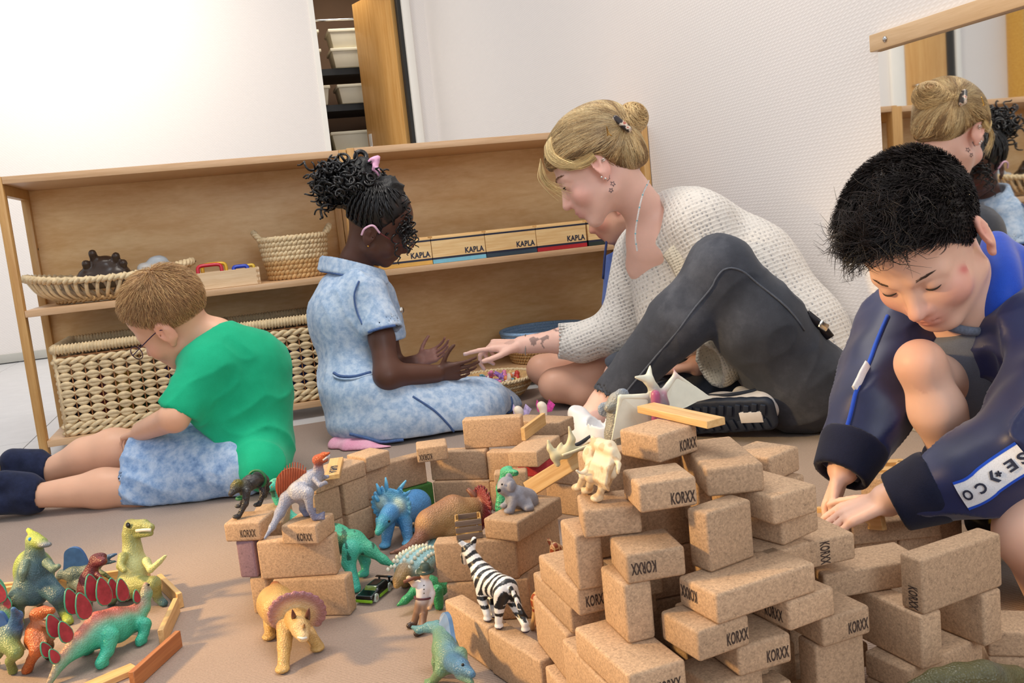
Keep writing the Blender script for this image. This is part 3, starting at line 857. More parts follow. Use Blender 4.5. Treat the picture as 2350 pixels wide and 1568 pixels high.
# ================================================================== people: toolkit
M_skin = vcol('skin', 0.45, 900, 0.10, 0.35, 0.12, 0.0004, 0.05, 22)
M_eye = vcol('eye', 0.12, 0, spec=0.6, namt=0.0)
M_hairmat = vcol('hair', 0.42, 0, spec=0.45, namt=0.10, nscale=60)
M_lash = plain('lash', (34, 26, 24), 0.6, nscale=40)
def fabric(name, stops, nscale=6.0, fine=900.0, fstr=0.4, rough=0.85, big=None, weave=True, sheen=0.1, spec=0.2, fdist=0.0008):
    m, nt, b = nodes_of(name)
    mp = coords(nt)
    n = noise(nt, mp, nscale, 5, 0.65)
    r = ramp(nt, [(p, lin(c)) for p, c in stops]); link(nt, n, 0, r, 0)
    nf = noise(nt, mp, fine, 2)
    mr = nt.nodes.new('ShaderNodeMapRange'); mr.inputs['To Min'].default_value = 0.86; mr.inputs['To Max'].default_value = 1.12; mr.inputs['From Min'].default_value = 0.3; mr.inputs['From Max'].default_value = 0.7
    link(nt, nf, 0, mr, 0)
    sc = nt.nodes.new('ShaderNodeVectorMath'); sc.operation = 'SCALE'; link(nt, r, 0, sc, 0); nt.links.new(mr.outputs[0], sc.inputs['Scale'])
    link(nt, sc, 0, b, 'Base Color')
    b.inputs['Roughness'].default_value = rough; b.inputs['Specular IOR Level'].default_value = spec; b.inputs['Sheen Weight'].default_value = sheen
    bump(nt, b, nf, 0, fstr, fdist)
    return m
def knit(name, c1, c2, scale=105.0, strength=1.0):
    m, nt, b = nodes_of(name)
    mp = coords(nt, (1, 1, 1), rot=(0.3, 0.2, 0.5))
    v = nt.nodes.new('ShaderNodeTexVoronoi'); v.inputs['Scale'].default_value = scale; v.inputs['Randomness'].default_value = 0.22
    link(nt, mp, 0, v, 'Vector')
    r = ramp(nt, [(0.05, lin(c2)), (0.30, lin(c1)), (0.6, tuple(min(1, x * 1.06) for x in lin(c1)))]); link(nt, v, 0, r, 0)
    n = noise(nt, mp, 700, 2)
    ad = nt.nodes.new('ShaderNodeMath'); ad.operation = 'MULTIPLY_ADD'; ad.inputs[1].default_value = 0.25
    link(nt, n, 0, ad, 0); link(nt, v, 0, ad, 2)
    link(nt, r, 0, b, 'Base Color'); b.inputs['Roughness'].default_value = 0.95; b.inputs['Specular IOR Level'].default_value = 0.1
    b.inputs['Sheen Weight'].default_value = 0.25
    bump(nt, b, ad, 0, strength, 0.004)
    return m
M_green = fabric('green jersey', [(0.3, (14, 160, 116)), (0.7, (32, 186, 138))], 5, 1200, 0.15)
M_denimlight = fabric('washed light denim', [(0.25, (128, 156, 192)), (0.45, (164, 187, 215)), (0.62, (196, 211, 229))], 55, 1300, 0.35)
M_denimblue = fabric('bleached blue denim', [(0.28, (98, 132, 180)), (0.44, (140, 170, 210)), (0.62, (182, 202, 228))], 45, 1300, 0.35)
M_denimhem = plain('dark denim hem', (72, 98, 146), 0.85, nscale=300, namt=0.25, bstr=0.3)
M_jeans = fabric('charcoal jeans', [(0.3, (50, 54, 62)), (0.55, (66, 70, 80)), (0.75, (92, 96, 106))], 7, 1000, 0.35)
M_knit = knit('cream waffle knit', (226, 220, 212), (128, 128, 136))
M_knitrib = knit('cream rib knit', (220, 210, 190), (150, 142, 126), 150, 0.8)
M_navy = fabric('navy tricot', [(0.3, (14, 22, 58)), (0.7, (24, 36, 88))], 5, 1400, 0.08, 0.42, sheen=0.3, spec=0.4)
M_navydark = fabric('dark navy rib', [(0.3, (14, 18, 38)), (0.7, (24, 28, 52))], 9, 700, 0.4)
M_cobalt = fabric('cobalt tricot', [(0.3, (18, 62, 176)), (0.7, (34, 88, 206))], 6, 1400, 0.1, 0.5, sheen=0.2)
M_grey = fabric('grey jersey', [(0.3, (96, 102, 116)), (0.7, (120, 126, 138))], 6, 1200, 0.2)
M_whitefab = fabric('white tape', [(0.3, (222, 224, 230)), (0.7, (240, 240, 242))], 9, 1200, 0.2)
M_sock = fabric('navy sock', [(0.3, (20, 26, 48)), (0.7, (38, 46, 76))], 30, 900, 0.6)
M_pink = fabric('pink tights', [(0.3, (226, 150, 180)), (0.7, (240, 188, 206))], 20, 800, 0.4)
M_chambray = fabric('blue chambray', [(0.3, (74, 96, 160)), (0.7, (108, 130, 190))], 14, 900, 0.3)
M_rubber = plain('dark blue rubber sole', (34, 44, 62), 0.6, nscale=30, namt=0.1)
M_whitelea = plain('white shoe leather', (232, 232, 234), 0.45, nscale=60, namt=0.04)
M_silver = plain('silver', (214, 212, 206), 0.2, 1.0, nscale=30, namt=0.03)
M_gold = plain('gold', (222, 170, 80), 0.2, 1.0, nscale=30, namt=0.03)
M_blackplas = plain('black plastic', (28, 24, 30), 0.3, nscale=30)

class Head:
    """c = midpoint between the ear canals, R = frame(fwd, up), s = scale"""
    def __init__(self, c, R, s=1.0, child=False):
        self.c = np.asarray(c, float); self.R = R; self.s = s; self.child = child
    def pt(self, x, y, z): return self.c + self.R @ (np.array([x, y, z]) * self.s)
    def rad(self, *r): return np.array(r) * self.s
    def face(self, x, y, z):
        if self.child:
            z2 = 0.022 + (z - 0.022) * 0.80 - 0.006; return self.pt(x * 0.97, y * 0.93, z2)
        return self.pt(x, y, z)
    def skull(self, S, skin, grow=0.0, k=0.02, col=True):
        g = grow / self.s
        S.ell(self.pt(0, -0.010, 0.050), self.rad(0.074 + g, 0.096 + g, 0.083 + g), self.R, k * self.s, skin if col else None)
    def build(self, S, skin, lip, blush=None, dark=None, lid=None, ears=(1, 1)):
        s = self.s; R = self.R; f = self.face; k = 0.018 * s
        blush = blush or skin; lid = lid or skin
        self.skull(S, skin)
        S.ell(f(0, 0.034, -0.022), self.rad(0.060, 0.060, 0.070 if not self.child else 0.058), R, 0.025 * s, skin)
        for e in (-1, 1):
            S.cap(f(e * 0.050, 0.010, -0.052), f(e * 0.016, 0.070, -0.088), 0.018 * s, 0.016 * s, 0.02 * s, skin)
            S.ell(f(e * 0.038, 0.062, -0.022), self.rad(0.026, 0.022, 0.024), R, 0.015 * s, blush)
            S.cap(f(e * 0.044, 0.068, 0.030), f(e * 0.014, 0.084, 0.034), 0.010 * s, 0.010 * s, 0.016 * s, skin)
        S.ell(f(0, 0.076, -0.086), self.rad(0.020, 0.016, 0.016), R, 0.014 * s, skin)
        # sockets, lids
        for e in (-1, 1):
            S.ell(f(e * 0.031, 0.100, 0.016), self.rad(0.017, 0.016, 0.0115), R, 0.010 * s, None, 's')
            S.ell(f(e * 0.031, 0.0745, 0.016), self.rad(0.0155, 0.0150, 0.0125), R, 0.004 * s, lid)
        # nose
        S.cap(f(0, 0.084, 0.022), f(0, 0.108, -0.020), 0.0075 * s, 0.0100 * s, 0.010 * s, skin)
        S.ell(f(0, 0.108, -0.022), self.rad(0.0105, 0.0105, 0.0095), R, 0.006 * s, blush)
        for e in (-1, 1):
            S.ell(f(e * 0.0115, 0.095, -0.026), self.rad(0.0078, 0.0100, 0.0078), R, 0.005 * s, blush)
            S.ell(f(e * 0.0065, 0.101, -0.034), self.rad(0.0032, 0.0045, 0.0035), R, 0.002 * s, None, 's')
        # mouth
        S.ell(f(0, 0.082, -0.050), self.rad(0.026, 0.018, 0.022), R, 0.014 * s, skin)
        S.ell(f(0, 0.0965, -0.049), self.rad(0.019, 0.0085, 0.0052), R, 0.004 * s, lip)
        S.ell(f(0, 0.0945, -0.0595), self.rad(0.016, 0.0085, 0.0062), R, 0.004 * s, lip)
        S.cap(f(-0.022, 0.0985, -0.0535), f(0.022, 0.0985, -0.0535), 0.0016 * s, None, 0.002 * s, None, 's')
        # ears
        for e, on in ((-1, ears[0]), (1, ears[1])):
            if not on: continue
            Re = R @ rotz(-e * 0.42) @ rotx(-0.15)
            S.ell(self.pt(e * 0.078, -0.010, 0.004), self.rad(0.0075, 0.0195, 0.0315), Re, 0.006 * s, blush)
            S.ell(self.pt(e * 0.087, -0.006, 0.008), self.rad(0.0075, 0.0125, 0.0200), Re, 0.004 * s, None, 's')
            S.cap(self.pt(e * 0.082, -0.014, 0.012), self.pt(e * 0.081, -0.006, -0.012), 0.0035 * s, 0.0040 * s, 0.004 * s, skin)
            S.ell(self.pt(e * 0.0765, -0.002, -0.026), self.rad(0.0055, 0.0095, 0.0090), Re, 0.005 * s, blush)
    def lashes(self, parent, mat, width=0.0008, down=0.006, sides=(-1, 1)):
        mb = MB()
        for e in sides:
            pts = []
            for t in np.linspace(-1, 1, 9):
                a = t * 0.95
                pts.append(self.face(e * 0.031 + 0.0150 * math.sin(a), 0.0752 + 0.0150 * math.cos(a), 0.016 - down * (1 - 0.35 * t * t)))
            mb.tube(pts, width * self.s * np.array([0.5, .9, 1.1, 1.2, 1.2, 1.2, 1.1, .9, .5]), 5)
        return obj('eyelashes', mb.mesh('eyelashes', True), mat, parent)
    def brows(self, parent, col, sides=(-1, 1), n=70, w=0.0006, dz=0.0):
        paths = []
        rg = np.random.default_rng(5)
        for e in sides:
            for i in range(n):
                t = rg.random(); x = 0.012 + 0.036 * t; z = 0.036 + 0.006 * math.sin(t * 2.6) + rg.normal(0, 0.0012) + dz
                y = 0.0955 - 0.020 * t * t - 0.002 * t
                p0 = self.face(e * x, y, z); p1 = self.face(e * (x + 0.007), y - 0.002 - 0.003 * t, z + 0.002 - 0.003 * t)
                paths.append([p0, (p0 + p1) / 2 + self.R[:, 1] * 0.0006, p1])
        V, F, C = strands(np.array(paths), w * self.s, np.tile(lin(col), (len(paths), 1)))
        return obj('eyebrows', mesh_from('eyebrows', V, F, True, C), M_hairmat, parent)
def hand(S, wrist, d, n, t, L, curl, skin, nail=None, spread=0.10, thumb=(0.6, 0.7, 0.15), thumbcurl=(0.1, 0.2), rw=None, fr=0.044):
    """d: fingers, n: palm side, t: thumb side; curl: per finger (index..little) three bends in degrees"""
    d = nrm(d); n = np.asarray(n, float); n = nrm(n - d * (n @ d)); t = nrm(np.asarray(t, float) - d * (np.dot(t, d)) - n * np.dot(t, n))
    w = np.asarray(wrist, float); rw = rw or 0.10 * L
    # palm
    S.cap(w, w + d * 0.14 * L, rw * 0.85, rw * 0.8, 0.03 * L, skin)
    for u in (-0.16, -0.05, 0.06, 0.16):
        S.cap(w + d * 0.10 * L + t * u * 0.7 * L, w + d * 0.46 * L + t * u * 1.02 * L, 0.066 * L, 0.060 * L, 0.05 * L, skin)
    S.cap(w + d * 0.12 * L + t * 0.12 * L + n * 0.03 * L, w + d * 0.30 * L + t * 0.17 * L + n * 0.05 * L, 0.065 * L, 0.055 * L, 0.05 * L, skin)
    tips = []
    for i, (u, ln, bl) in enumerate(((0.17, 0.42, 0.49), (0.055, 0.47, 0.51), (-0.06, 0.43, 0.49), (-0.165, 0.33, 0.45))):
        p = w + d * bl * L + t * u * L
        dirv = nrm(d + t * spread * (u * 4)); ax = np.cross(dirv, n); ang = 0.0
        for j, seg in enumerate((0.45, 0.30, 0.25)):
            ang += math.radians(curl[i][j])
            dv = dirv * math.cos(ang) + n * math.sin(ang)
            q = p + dv * ln * L * seg
            r0 = fr * L * (1.0 - 0.08 * j - (0.12 if i == 3 else 0)); r1 = r0 * 0.93
            S.cap(p, q, r0, r1, 0.010 * L if j == 0 else 0.006 * L, skin)
            if j == 2 and nail:
                nv = -dirv * math.sin(ang) + n * math.cos(ang)
                S.ell(q - nv * r1 * 0.75 - dv * 0.012 * L, (0.024 * L, 0.036 * L, 0.012 * L), np.stack([np.cross(dv, -nv), dv, -nv], 1), 0.002 * L, nail)
            p = q
        tips.append(p)
    p = w + d * 0.16 * L + t * 0.17 * L + n * 0.02 * L
    dv = nrm(d * thumb[0] + t * thumb[1] + n * thumb[2])
    for j, seg in enumerate((0.20, 0.17, 0.13)):
        q = p + dv * seg * L
        S.cap(p, q, (0.062, 0.050, 0.046)[j] * L, (0.050, 0.046, 0.040)[j] * L, 0.018 * L if j == 0 else 0.006 * L, skin)
        p = q; dv = nrm(dv + d * thumbcurl[0] - t * thumbcurl[1])
    tips.append(p)
    return tips
def folds(amp, freq, dirv=(0, 0, 1), stretch=0.25, seed=0, sharp=True, fine=0.0):
    """cloth folds: noise stretched along a direction"""
    dv = nrm(dirv); a = nrm(np.cross(dv, (0.3, 0.8, 0.5))); b = np.cross(dv, a)
    B = np.stack([a, b, dv * stretch], 1)
    def fn(V, N):
        q = V @ B
        q = q + 0.25 / freq * np.stack([vnoise(V, freq * 0.6, seed + 3), vnoise(V, freq * 0.6, seed + 4), vnoise(V, freq * 0.6, seed + 5)], 1)
        n1 = vnoise(q, freq, seed)
        if sharp: n1 = 1 - 2 * np.sqrt(np.abs(n1) + 0.02)
        o = amp * n1
        if fine: o = o + fine * vnoise(V, freq * 4, seed + 9)
        return o
    return fn
def groom(H, roots, flow, length, nseg=6, lift=0.0, jitter=0.1, off=0.001, hug=True, rng=None, curl=0.0):
    rng = rng or np.random.default_rng(1)
    p = np.array(roots, float); n = len(p)
    length = np.broadcast_to(np.asarray(length, float), (n,))
    rnd = rng.normal(0, 1, (n, 3)); path = [p.copy()]
    for i in range(nseg):
        g = H.grad(p, 0.002); f = flow(p) if callable(flow) else np.broadcast_to(flow, p.shape)
        f = f + rnd * jitter * np.linalg.norm(f, axis=1)[:, None]
        t = f - g * (f * g).sum(1)[:, None]; t /= np.linalg.norm(t, axis=1)[:, None] + 1e-9
        lf = lift(i / nseg) if callable(lift) else lift
        dvec = t * (1 - abs(lf)) + g * lf
        if curl: dvec = dvec + curl * rng.normal(0, 1, (n, 3))
        p = p + dvec / (np.linalg.norm(dvec, axis=1)[:, None] + 1e-9) * (length / nseg)[:, None]
        if hug:
            dd = H.val(p); p = p - H.grad(p, 0.002) * np.clip(dd - off, -0.02, 0.02)[:, None]
        path.append(p.copy())
    return np.stack(path, 1)
def hair_roots(V, Q, n, rng, cond=None):
    c = V[Q].mean(1); ar = np.linalg.norm(np.cross(V[Q[:, 2]] - V[Q[:, 0]], V[Q[:, 3]] - V[Q[:, 1]]), axis=1)
    if cond is not None: ar = ar * cond(c)
    i = rng.choice(len(Q), n, p=ar / ar.sum())
    return c[i] + rng.normal(0, 0.0006, (n, 3))
def tint(base, n, rng, var=0.18, alt=None, altp=0.3):
    b = np.tile(np.asarray(lin(base)), (n, 1))
    if alt is not None:
        m = rng.random(n) < altp; b[m] = lin(alt)
    return b * (1 + rng.normal(0, var, (n, 1))).clip(0.4, 1.8)
def ball(name, c, r, mat, parent, n=10):
    prof = [(max(1e-5, r * math.sin(t)), -r * math.cos(t)) for t in np.linspace(0.05, math.pi - 0.05, 7)]
    return obj(name, MB().lathe(prof, c, n).mesh(name, True), mat, parent)

# ================================================================== boy in the green T-shirt
def boy_green():
    SK, BL, LP = (226, 176, 146), (224, 162, 136), (200, 124, 110)
    root = empty('person', PZ(560, 1110)); tag(root, 'boy in a green T-shirt and denim shorts sitting on the carpet with bowed head', 'person')
    root_inv = root.location.copy()
    hd = Head(P(402, 741, 2.06), frame(camvec(-.79, -.56, .25), camvec(-.55, .75, -.35)), 0.94, True)
    pel = P(568, 1040, 2.10); wai = P(580, 950, 2.13); che = P(555, 860, 2.10); nk = P(497, 775, 2.08)
    ls, rs = P(462, 850, 2.00), P(572, 822, 2.22)
    le, lw = P(400, 958, 1.96), P(325, 990, 2.06)
    re_, rw_ = P(470, 950, 2.34), P(330, 1000, 2.22)
    lh, lk, la = P(545, 1075, 2.06), P(330, 1118, 2.06), P(85, 1138, 2.04)
    rh, rk, ra = P(545, 1060, 2.22), P(262, 1035, 2.17), P(105, 1082, 2.17)
    S = Sdf(0.02)
    hd.build(S, SK, LP, BL, ears=(1, 1))
    S.cap(hd.pt(0, -0.02, -0.03), nk + (0, 0, -0.02), 0.040, 0.046, 0.03, SK)
    S.cap(nk, wai, 0.045, 0.06, 0.02, SK)
    S.cap(ls, rs, 0.035, 0.035, 0.04, SK)
    S.cap(pel, wai, 0.070, 0.06, 0.02, SK)
    S.chain([ls, le, lw], [0.034, 0.030, 0.022], 0.015, SK); S.chain([rs, re_, rw_], [0.034, 0.028, 0.022], 0.015, SK)
    S.chain([lh, lk], [0.060, 0.046], 0.02, SK); S.chain([lk, lk * 0.62 + la * 0.38 + np.array([0, 0, 0.004]), la], [0.046, 0.042, 0.026], 0.02, SK)
    S.chain([rh, rk], [0.060, 0.050], 0.02, SK); S.chain([rk, rk * 0.6 + ra * 0.4 + np.array([0, 0, 0.006]), ra], [0.050, 0.042, 0.025], 0.02, SK)
    dh = nrm(lw - le)
    hand(S, lw, dh, (0, 0, -1), camvec(0, 0, 1), 0.115, [(30, 40, 30)] * 4, SK)
    hand(S, rw_, nrm(rw_ - re_), (0, 0, -1), camvec(0, 0, -1), 0.115, [(30, 40, 30)] * 4, SK)
    lf, rf = la + np.array([-0.055, 0.01, 0.0]), ra + np.array([-0.06, 0.0, 0.0])
    S.cap(la, lf, 0.024, 0.020, 0.01, SK); S.cap(ra, rf, 0.024, 0.020, 0.01, SK)
    pb = obj('body', S.mesh('body', 0.0042, 0.006), M_skin, root)
    # T-shirt
    T = Sdf(0.03)
    Rt = frame(camvec(-.75, .1, .65), camvec(-.12, 1, 0))
    T.ell(P(562, 842, 2.10), (0.106, 0.070, 0.090), Rt, 0.04); T.cap(P(576, 905, 2.12), P(580, 1000, 2.12), 0.080, 0.080, 0.04)
    T.ell(P(574, 1040, 2.10), (0.086, 0.075, 0.050), Rt, 0.04)
    T.cap(P(500, 800, 2.07), P(575, 850, 2.11), 0.052, 0.075, 0.04)
    T.cap(P(478, 838, 2.02), P(575, 815, 2.18), 0.046, 0.046, 0.05)
    T.cap(nk + camvec(0.010, -0.030, 0), nk + camvec(-0.02, 0.014, 0), 0.060, 0.051, 0.03)
    T.cap(P(455, 815, 2.06), P(520, 880, 2.10), 0.05, 0.09, 0.04)
    T.cap(P(520, 930, 2.10), P(535, 1000, 2.12), 0.095, 0.085, 0.05); T.cap(P(578, 930, 2.12), P(572, 1050, 2.10), 0.084, 0.082, 0.04)
    T.cap(P(588, 1000, 2.10), P(592, 1075, 2.08), 0.070, 0.068, 0.03); T.cap(P(585, 1070, 2.16), P(600, 1070, 2.02), 0.062, 0.055, 0.03)
    sl = Sdf(0.02); sl.cap(P(478, 842, 2.02), P(385, 985, 1.965), 0.050, 0.050); sl.cut(P(405, 950, 1.965), le - ls + camvec(0.0, -0.02, 0)); sl.cap(P(398, 965, 1.96), P(360, 1010, 1.96), 0.0335, None, 0.004, None, 's')
    T.grp(sl, 0.035)
    sr = Sdf(0.02); sr.cap(rs, re_ * 1.0, 0.048, 0.046); sr.cut(rs * 0.35 + re_ * 0.65, re_ - rs); T.grp(sr, 0.03)
    T.cut(P(462, 782, 2.06), camvec(-.62, .77, .05), 0.004)
    T.cut(PZ(600, 1120, 0.006), (0, 0, -1), 0.004)
    T.cut(P(520, 1018, 2.1), camvec(-.72, -.69, 0), 0.006)
    sh = obj('t_shirt', T.mesh('t_shirt', 0.0052, disp=folds(0.0042, 19, camvec(1, 0.35, 0), 0.22, 2, fine=0.0004), smooth_it=2), M_green, root)
    hemr = MB().tube([P(464, 786, 2.065) + 0.049 * (math.cos(a) * nrm(np.cross(CF, camvec(-.62, .77, .05))) * 1.12 + math.sin(a) * CF) for a in np.linspace(0, 2 * math.pi, 24, endpoint=False)], 0.004, 6, True)
    obj('neck_rib', hemr.mesh('neck_rib', True), M_green, sh)
    # shorts
    D = Sdf(0.03)
    D.ell(P(550, 1072, 2.09), (0.078, 0.075, 0.055), None, 0.03)
    D.cap(P(560, 1072, 2.07), P(330, 1063, 2.09), 0.066, 0.064, 0.04)
    D.cap(P(545, 1040, 2.22), P(300, 1025, 2.18), 0.070, 0.062, 0.04)
    D.cap(lh, lk, 0.076, 0.062, 0.03); D.cap(rh, rk, 0.076, 0.064, 0.03); D.cap(pel, pel + camvec(-.02, .01, 0), 0.070, 0.065, 0.03)
    D.cap(P(450, 1045, 2.1), P(310, 1040, 2.13), 0.064, 0.062, 0.05)
    D.cut(P(303, 1040, 2.1), camvec(-1, 0.08, 0.0), 0.004)
    D.cap(P(318, 1112, 2.06), P(250, 1118, 2.06), 0.047, None, 0.004, None, 's')
    D.cap(P(318, 1038, 2.175), P(240, 1035, 2.175), 0.050, None, 0.004, None, 's')
    D.cut((0, 0, 0.004), (0, 0, -1), 0.003)
    so = obj('shorts', D.mesh('shorts', 0.0052, disp=folds(0.0045, 22, camvec(1, -0.5, 0), 0.3, 6), smooth_it=2), M_denimblue, root)
    # boots: navy, open-topped, tan sole
    for (a, f, tp) in ((la, lf, P(60, 1085, 2.03)), (ra, rf, P(95, 1060, 2.17))):
        B = Sdf(0.012)
        B.cap(a + camvec(0.02, 0, 0), a + camvec(-0.022, 0.0, 0), 0.034, 0.036); B.cap(a + camvec(-0.02, 0.02, 0), f + camvec(-0.012, 0.035, 0), 0.032, 0.028); B.cap(a + camvec(-0.02, -0.006, 0), f + camvec(-0.02, -0.006, 0), 0.034, 0.030)
        B.cut(a + camvec(0.012, 0, 0), camvec(1, 0, 0), 0.002); B.cap(a + camvec(0.004, 0, 0), a + camvec(0.06, 0, 0), 0.027, None, 0.002, None, 's')
        B.cut((0, 0, 0.003), (0, 0, -1), 0.002)
        bo = obj('boot', B.mesh('boot', 0.004, disp=folds(0.0015, 25, (0, 0, 1), 1, 3)), M_sock, root)
        sp = Sdf(0.01); q = f + camvec(-0.042, -0.004, 0); sp.ell(q, (0.010, 0.040, 0.050), frame((0, 1, 0), (0, 0, 1)) @ roty(0.15)); sp.cut((0, 0, 0.002), (0, 0, -1), 0.002)
        obj('sole', sp.mesh('sole', 0.004), plain('tan crepe sole', (190, 160, 118), 0.8, nscale=80, bstr=0.2), bo)
    # hair
    rg = np.random.default_rng(21)
    H = Sdf(0.01); hd.skull(H, None, 0.0035, 0.01, False)
    H.cut(hd.pt(0, 0.052, 0.085), hd.R @ np.array([0, 0.75, -0.62]), 0.01); H.cut(hd.pt(0, -0.09, -0.018), hd.R @ np.array([0, 0.30, -1.0]), 0.008)
    H.cut(hd.pt(0, 0.060, 0.0), hd.R @ np.array([0, 1.0, -0.15]), 0.008)
    V, Q = H.net(0.0045)
    cols = np.tile(lin(158, 122, 84), (len(V), 1)) * (1 + 0.12 * vnoise(V, 160)[:, None])
    hm = obj('hair', mesh_from('hair', relax(V, Q, 1), Q, True, cols), M_hairmat, root)
    whorl = hd.pt(0.0, -0.045, 0.115)
    def cond(c):
        q = (c - hd.c) @ hd.R / hd.s
        return ((H.val(c) > -0.002) & (q[:, 2] > -0.05)).astype(float) * (hdskull(hd, c) > 0.001)
    roots = hair_roots(V, Q, 5200, rg, cond)
    q = (roots - hd.c) @ hd.R / hd.s
    ln = np.clip(0.010 + 0.020 * (q[:, 2] + 0.02) / 0.13, 0.007, 0.026)
    pa = groom(H, roots, lambda p: (p - whorl), ln, 4, 0.28, 0.16, hug=False, rng=rg)
    V2, F2, C2 = strands(pa, 0.00065, tint((176, 136, 92), len(pa), rg, 0.16, (214, 176, 122), 0.3))
    obj('hair_strands', mesh_from('hair_strands', V2, F2, True, C2), M_hairmat, hm)
    # glasses
    gl = MB()
    for e in (-1, 1):
        c = hd.face(e * 0.032, 0.118, 0.008)
        ring = [c + hd.R @ (np.array([0.020 * math.cos(a), 0.0, 0.0165 * math.sin(a)]) * hd.s) for a in np.linspace(0, 2 * math.pi, 20, endpoint=False)]
        gl.tube(ring, 0.0011, 6, True)
        gl.tube(spline([hd.face(e * 0.052, 0.116, 0.012), hd.pt(e * 0.074, 0.06, 0.014), hd.pt(e * 0.080, 0.0, 0.018), hd.pt(e * 0.079, -0.018, 0.004)], 5), 0.0013, 6)
    gl.tube(spline([hd.face(-0.012, 0.118, 0.012), hd.face(0, 0.121, 0.016), hd.face(0.012, 0.118, 0.012)], 4), 0.0011, 6)
    obj('glasses', gl.mesh('glasses', True), plain('dark violet metal', (66, 40, 70), 0.3, 0.6, nscale=30), root)
    for o in root.children: o.matrix_parent_inverse = Matrix.Translation(-root.location)
    return root
def hdskull(hd, c):
    s = Sdf(0.01); hd.skull(s, None, 0, 0.01, False)
    return s.val(c)
boy_green()

# ================================================================== girl in the denim dress
def girl():
    SK, BL, LP = (94, 62, 50), (90, 56, 46), (96, 54, 50)
    root = empty('person', PZ(850, 1030)); tag(root, 'girl in a light denim dress kneeling with curly black hair tied up', 'person')
    s = 0.93
    R = frame(camvec(.85, -.42, .22), camvec(.38, .78, -.35))
    c = P(855, 545, 2.40) - R[:, 0] * 0.078 * s
    hd = Head(c, R, s, True)
    nk = P(812, 600, 2.50); che = P(808, 700, 2.50); wai = P(812, 840, 2.50); pel = P(835, 925, 2.48)
    rs, rel, rwr = P(862, 692, 2.41), P(890, 862, 2.37), P(1000, 858, 2.44)
    lsh, lel, lwr = P(868, 680, 2.60), P(905, 850, 2.64), P(955, 832, 2.60)
    S = Sdf(0.02)
    hd.build(S, SK, LP, BL)
    S.cap(hd.pt(0, -0.025, -0.03), nk + (0, 0, -0.03), 0.036, 0.042, 0.03, SK)
    S.cap(nk, wai, 0.038, 0.05, 0.02, SK); S.cap(rs * .9 + lsh * .1, lsh * .9 + rs * .1, 0.020, None, 0.02, SK); S.cap(wai, pel, 0.05, 0.06, 0.02, SK)
    S.chain([rs, rs * .5 + rel * .5, rel, rwr], [0.024, 0.031, 0.034, 0.024], 0.02, SK)
    S.chain([lsh, lsh * .5 + lel * .5, lel, lwr], [0.024, 0.029, 0.030, 0.022], 0.02, SK)
    kn = [P(1120, 925, 2.52), P(1110, 915, 2.66)]
    ft = [P(810, 1005, 2.42), P(830, 985, 2.56)]
    for i in range(2):
        h = pel + camvec(0, 0, -0.05 if i == 0 else 0.06)
        S.chain([h, kn[i], kn[i] + (0, 0, -0.012), ft[i]], [0.055, 0.036, 0.034, 0.028], 0.02, SK)
    dv = camvec(.92, .12, .1)
    tips = hand(S, rwr, dv, camvec(0.1, .5, .9), camvec(-.1, .85, -.4), 0.125, [(8, 12, 10), (10, 14, 12), (12, 18, 14), (16, 20, 16)], SK, thumb=(0.45, .9, .2), fr=0.047)
    hand(S, lwr, camvec(.85, .35, 0), camvec(-.2, .6, -.75), camvec(-.2, .8, .5), 0.12, [(15, 20, 15)] * 4, (150, 104, 92), thumb=(0.5, .9, .1))
    def paint(V, C):
        return C
    obj('body', S.mesh('body', 0.0042, 0.006), M_skin, root)
    # dress
    T = Sdf(0.04)
    Rt = frame(camvec(.8, 0, .55), camvec(.02, 1, 0))
    T.ell(P(800, 712, 2.50), (0.115, 0.098, 0.115), Rt, 0.05); T.cap(P(800, 745, 2.50), P(812, 840, 2.50), 0.092, 0.090, 0.05)
    T.cap(P(838, 655, 2.42), P(840, 650, 2.58), 0.045, None, 0.05)
    T.ell(P(848, 905, 2.48), (0.125, 0.13, 0.095), Rt, 0.06)
    T.cap(P(880, 930, 2.46), P(1115, 925, 2.54), 0.090, 0.066, 0.06); T.cap(P(880, 925, 2.56), P(1110, 918, 2.66), 0.085, 0.062, 0.06); T.cap(P(930, 960, 2.42), P(1080, 945, 2.50), 0.075, 0.07, 0.05)
    T.ell(P(850, 978, 2.45), (0.09, 0.11, 0.05), Rt, 0.05); T.cap(P(900, 980, 2.42), P(1080, 960, 2.46), 0.06, 0.05, 0.05)
    T.ell(P(1150, 930, 2.62), (0.05, 0.06, 0.035), Rt, 0.05)
    sl = Sdf(0.02); sl.cap(P(850, 685, 2.42), P(890, 790, 2.385), 0.050, 0.056); sl.cut(P(884, 760, 2.39), rel - rs + camvec(0.03, -0.06, 0)); sl.cap(P(882, 752, 2.39), P(895, 840, 2.37), 0.039, None, 0.004, None, 's'); T.grp(sl, 0.03)
    sl2 = Sdf(0.02); sl2.cap(lsh, lel, 0.05, 0.055); sl2.cut(lsh * 0.4 + lel * 0.6, lel - lsh); T.grp(sl2, 0.03)
    T.cut(nk + camvec(0, 0.002, 0), nrm(hd.c - nk) + camvec(-.05, .6, 0), 0.004)
    T.cut((0, 0, 0.012), (0, 0, -1), 0.004)
    dr_ = obj('dress', T.mesh('dress', 0.0055, disp=folds(0.0055, 15, camvec(.6, -1, 0.2), 0.28, 8), smooth_it=2), M_denimlight, root)
    # seams and hems laid on the dress surface
    def onto(pts, off=0.002):
        p = np.asarray(pts, float)
        for _ in range(4): p = p - T.grad(p) * (T.val(p) - off)[:, None]
        return p
    def seam(px, d, mat, r=0.0028, name='seam', flat=1.0):
        pts = onto(spline([P(x, y, d) for x, y in px], 8), 0.001)
        obj(name, MB().tube(pts, r, 6, flat=flat).mesh(name, True), mat, dr_)
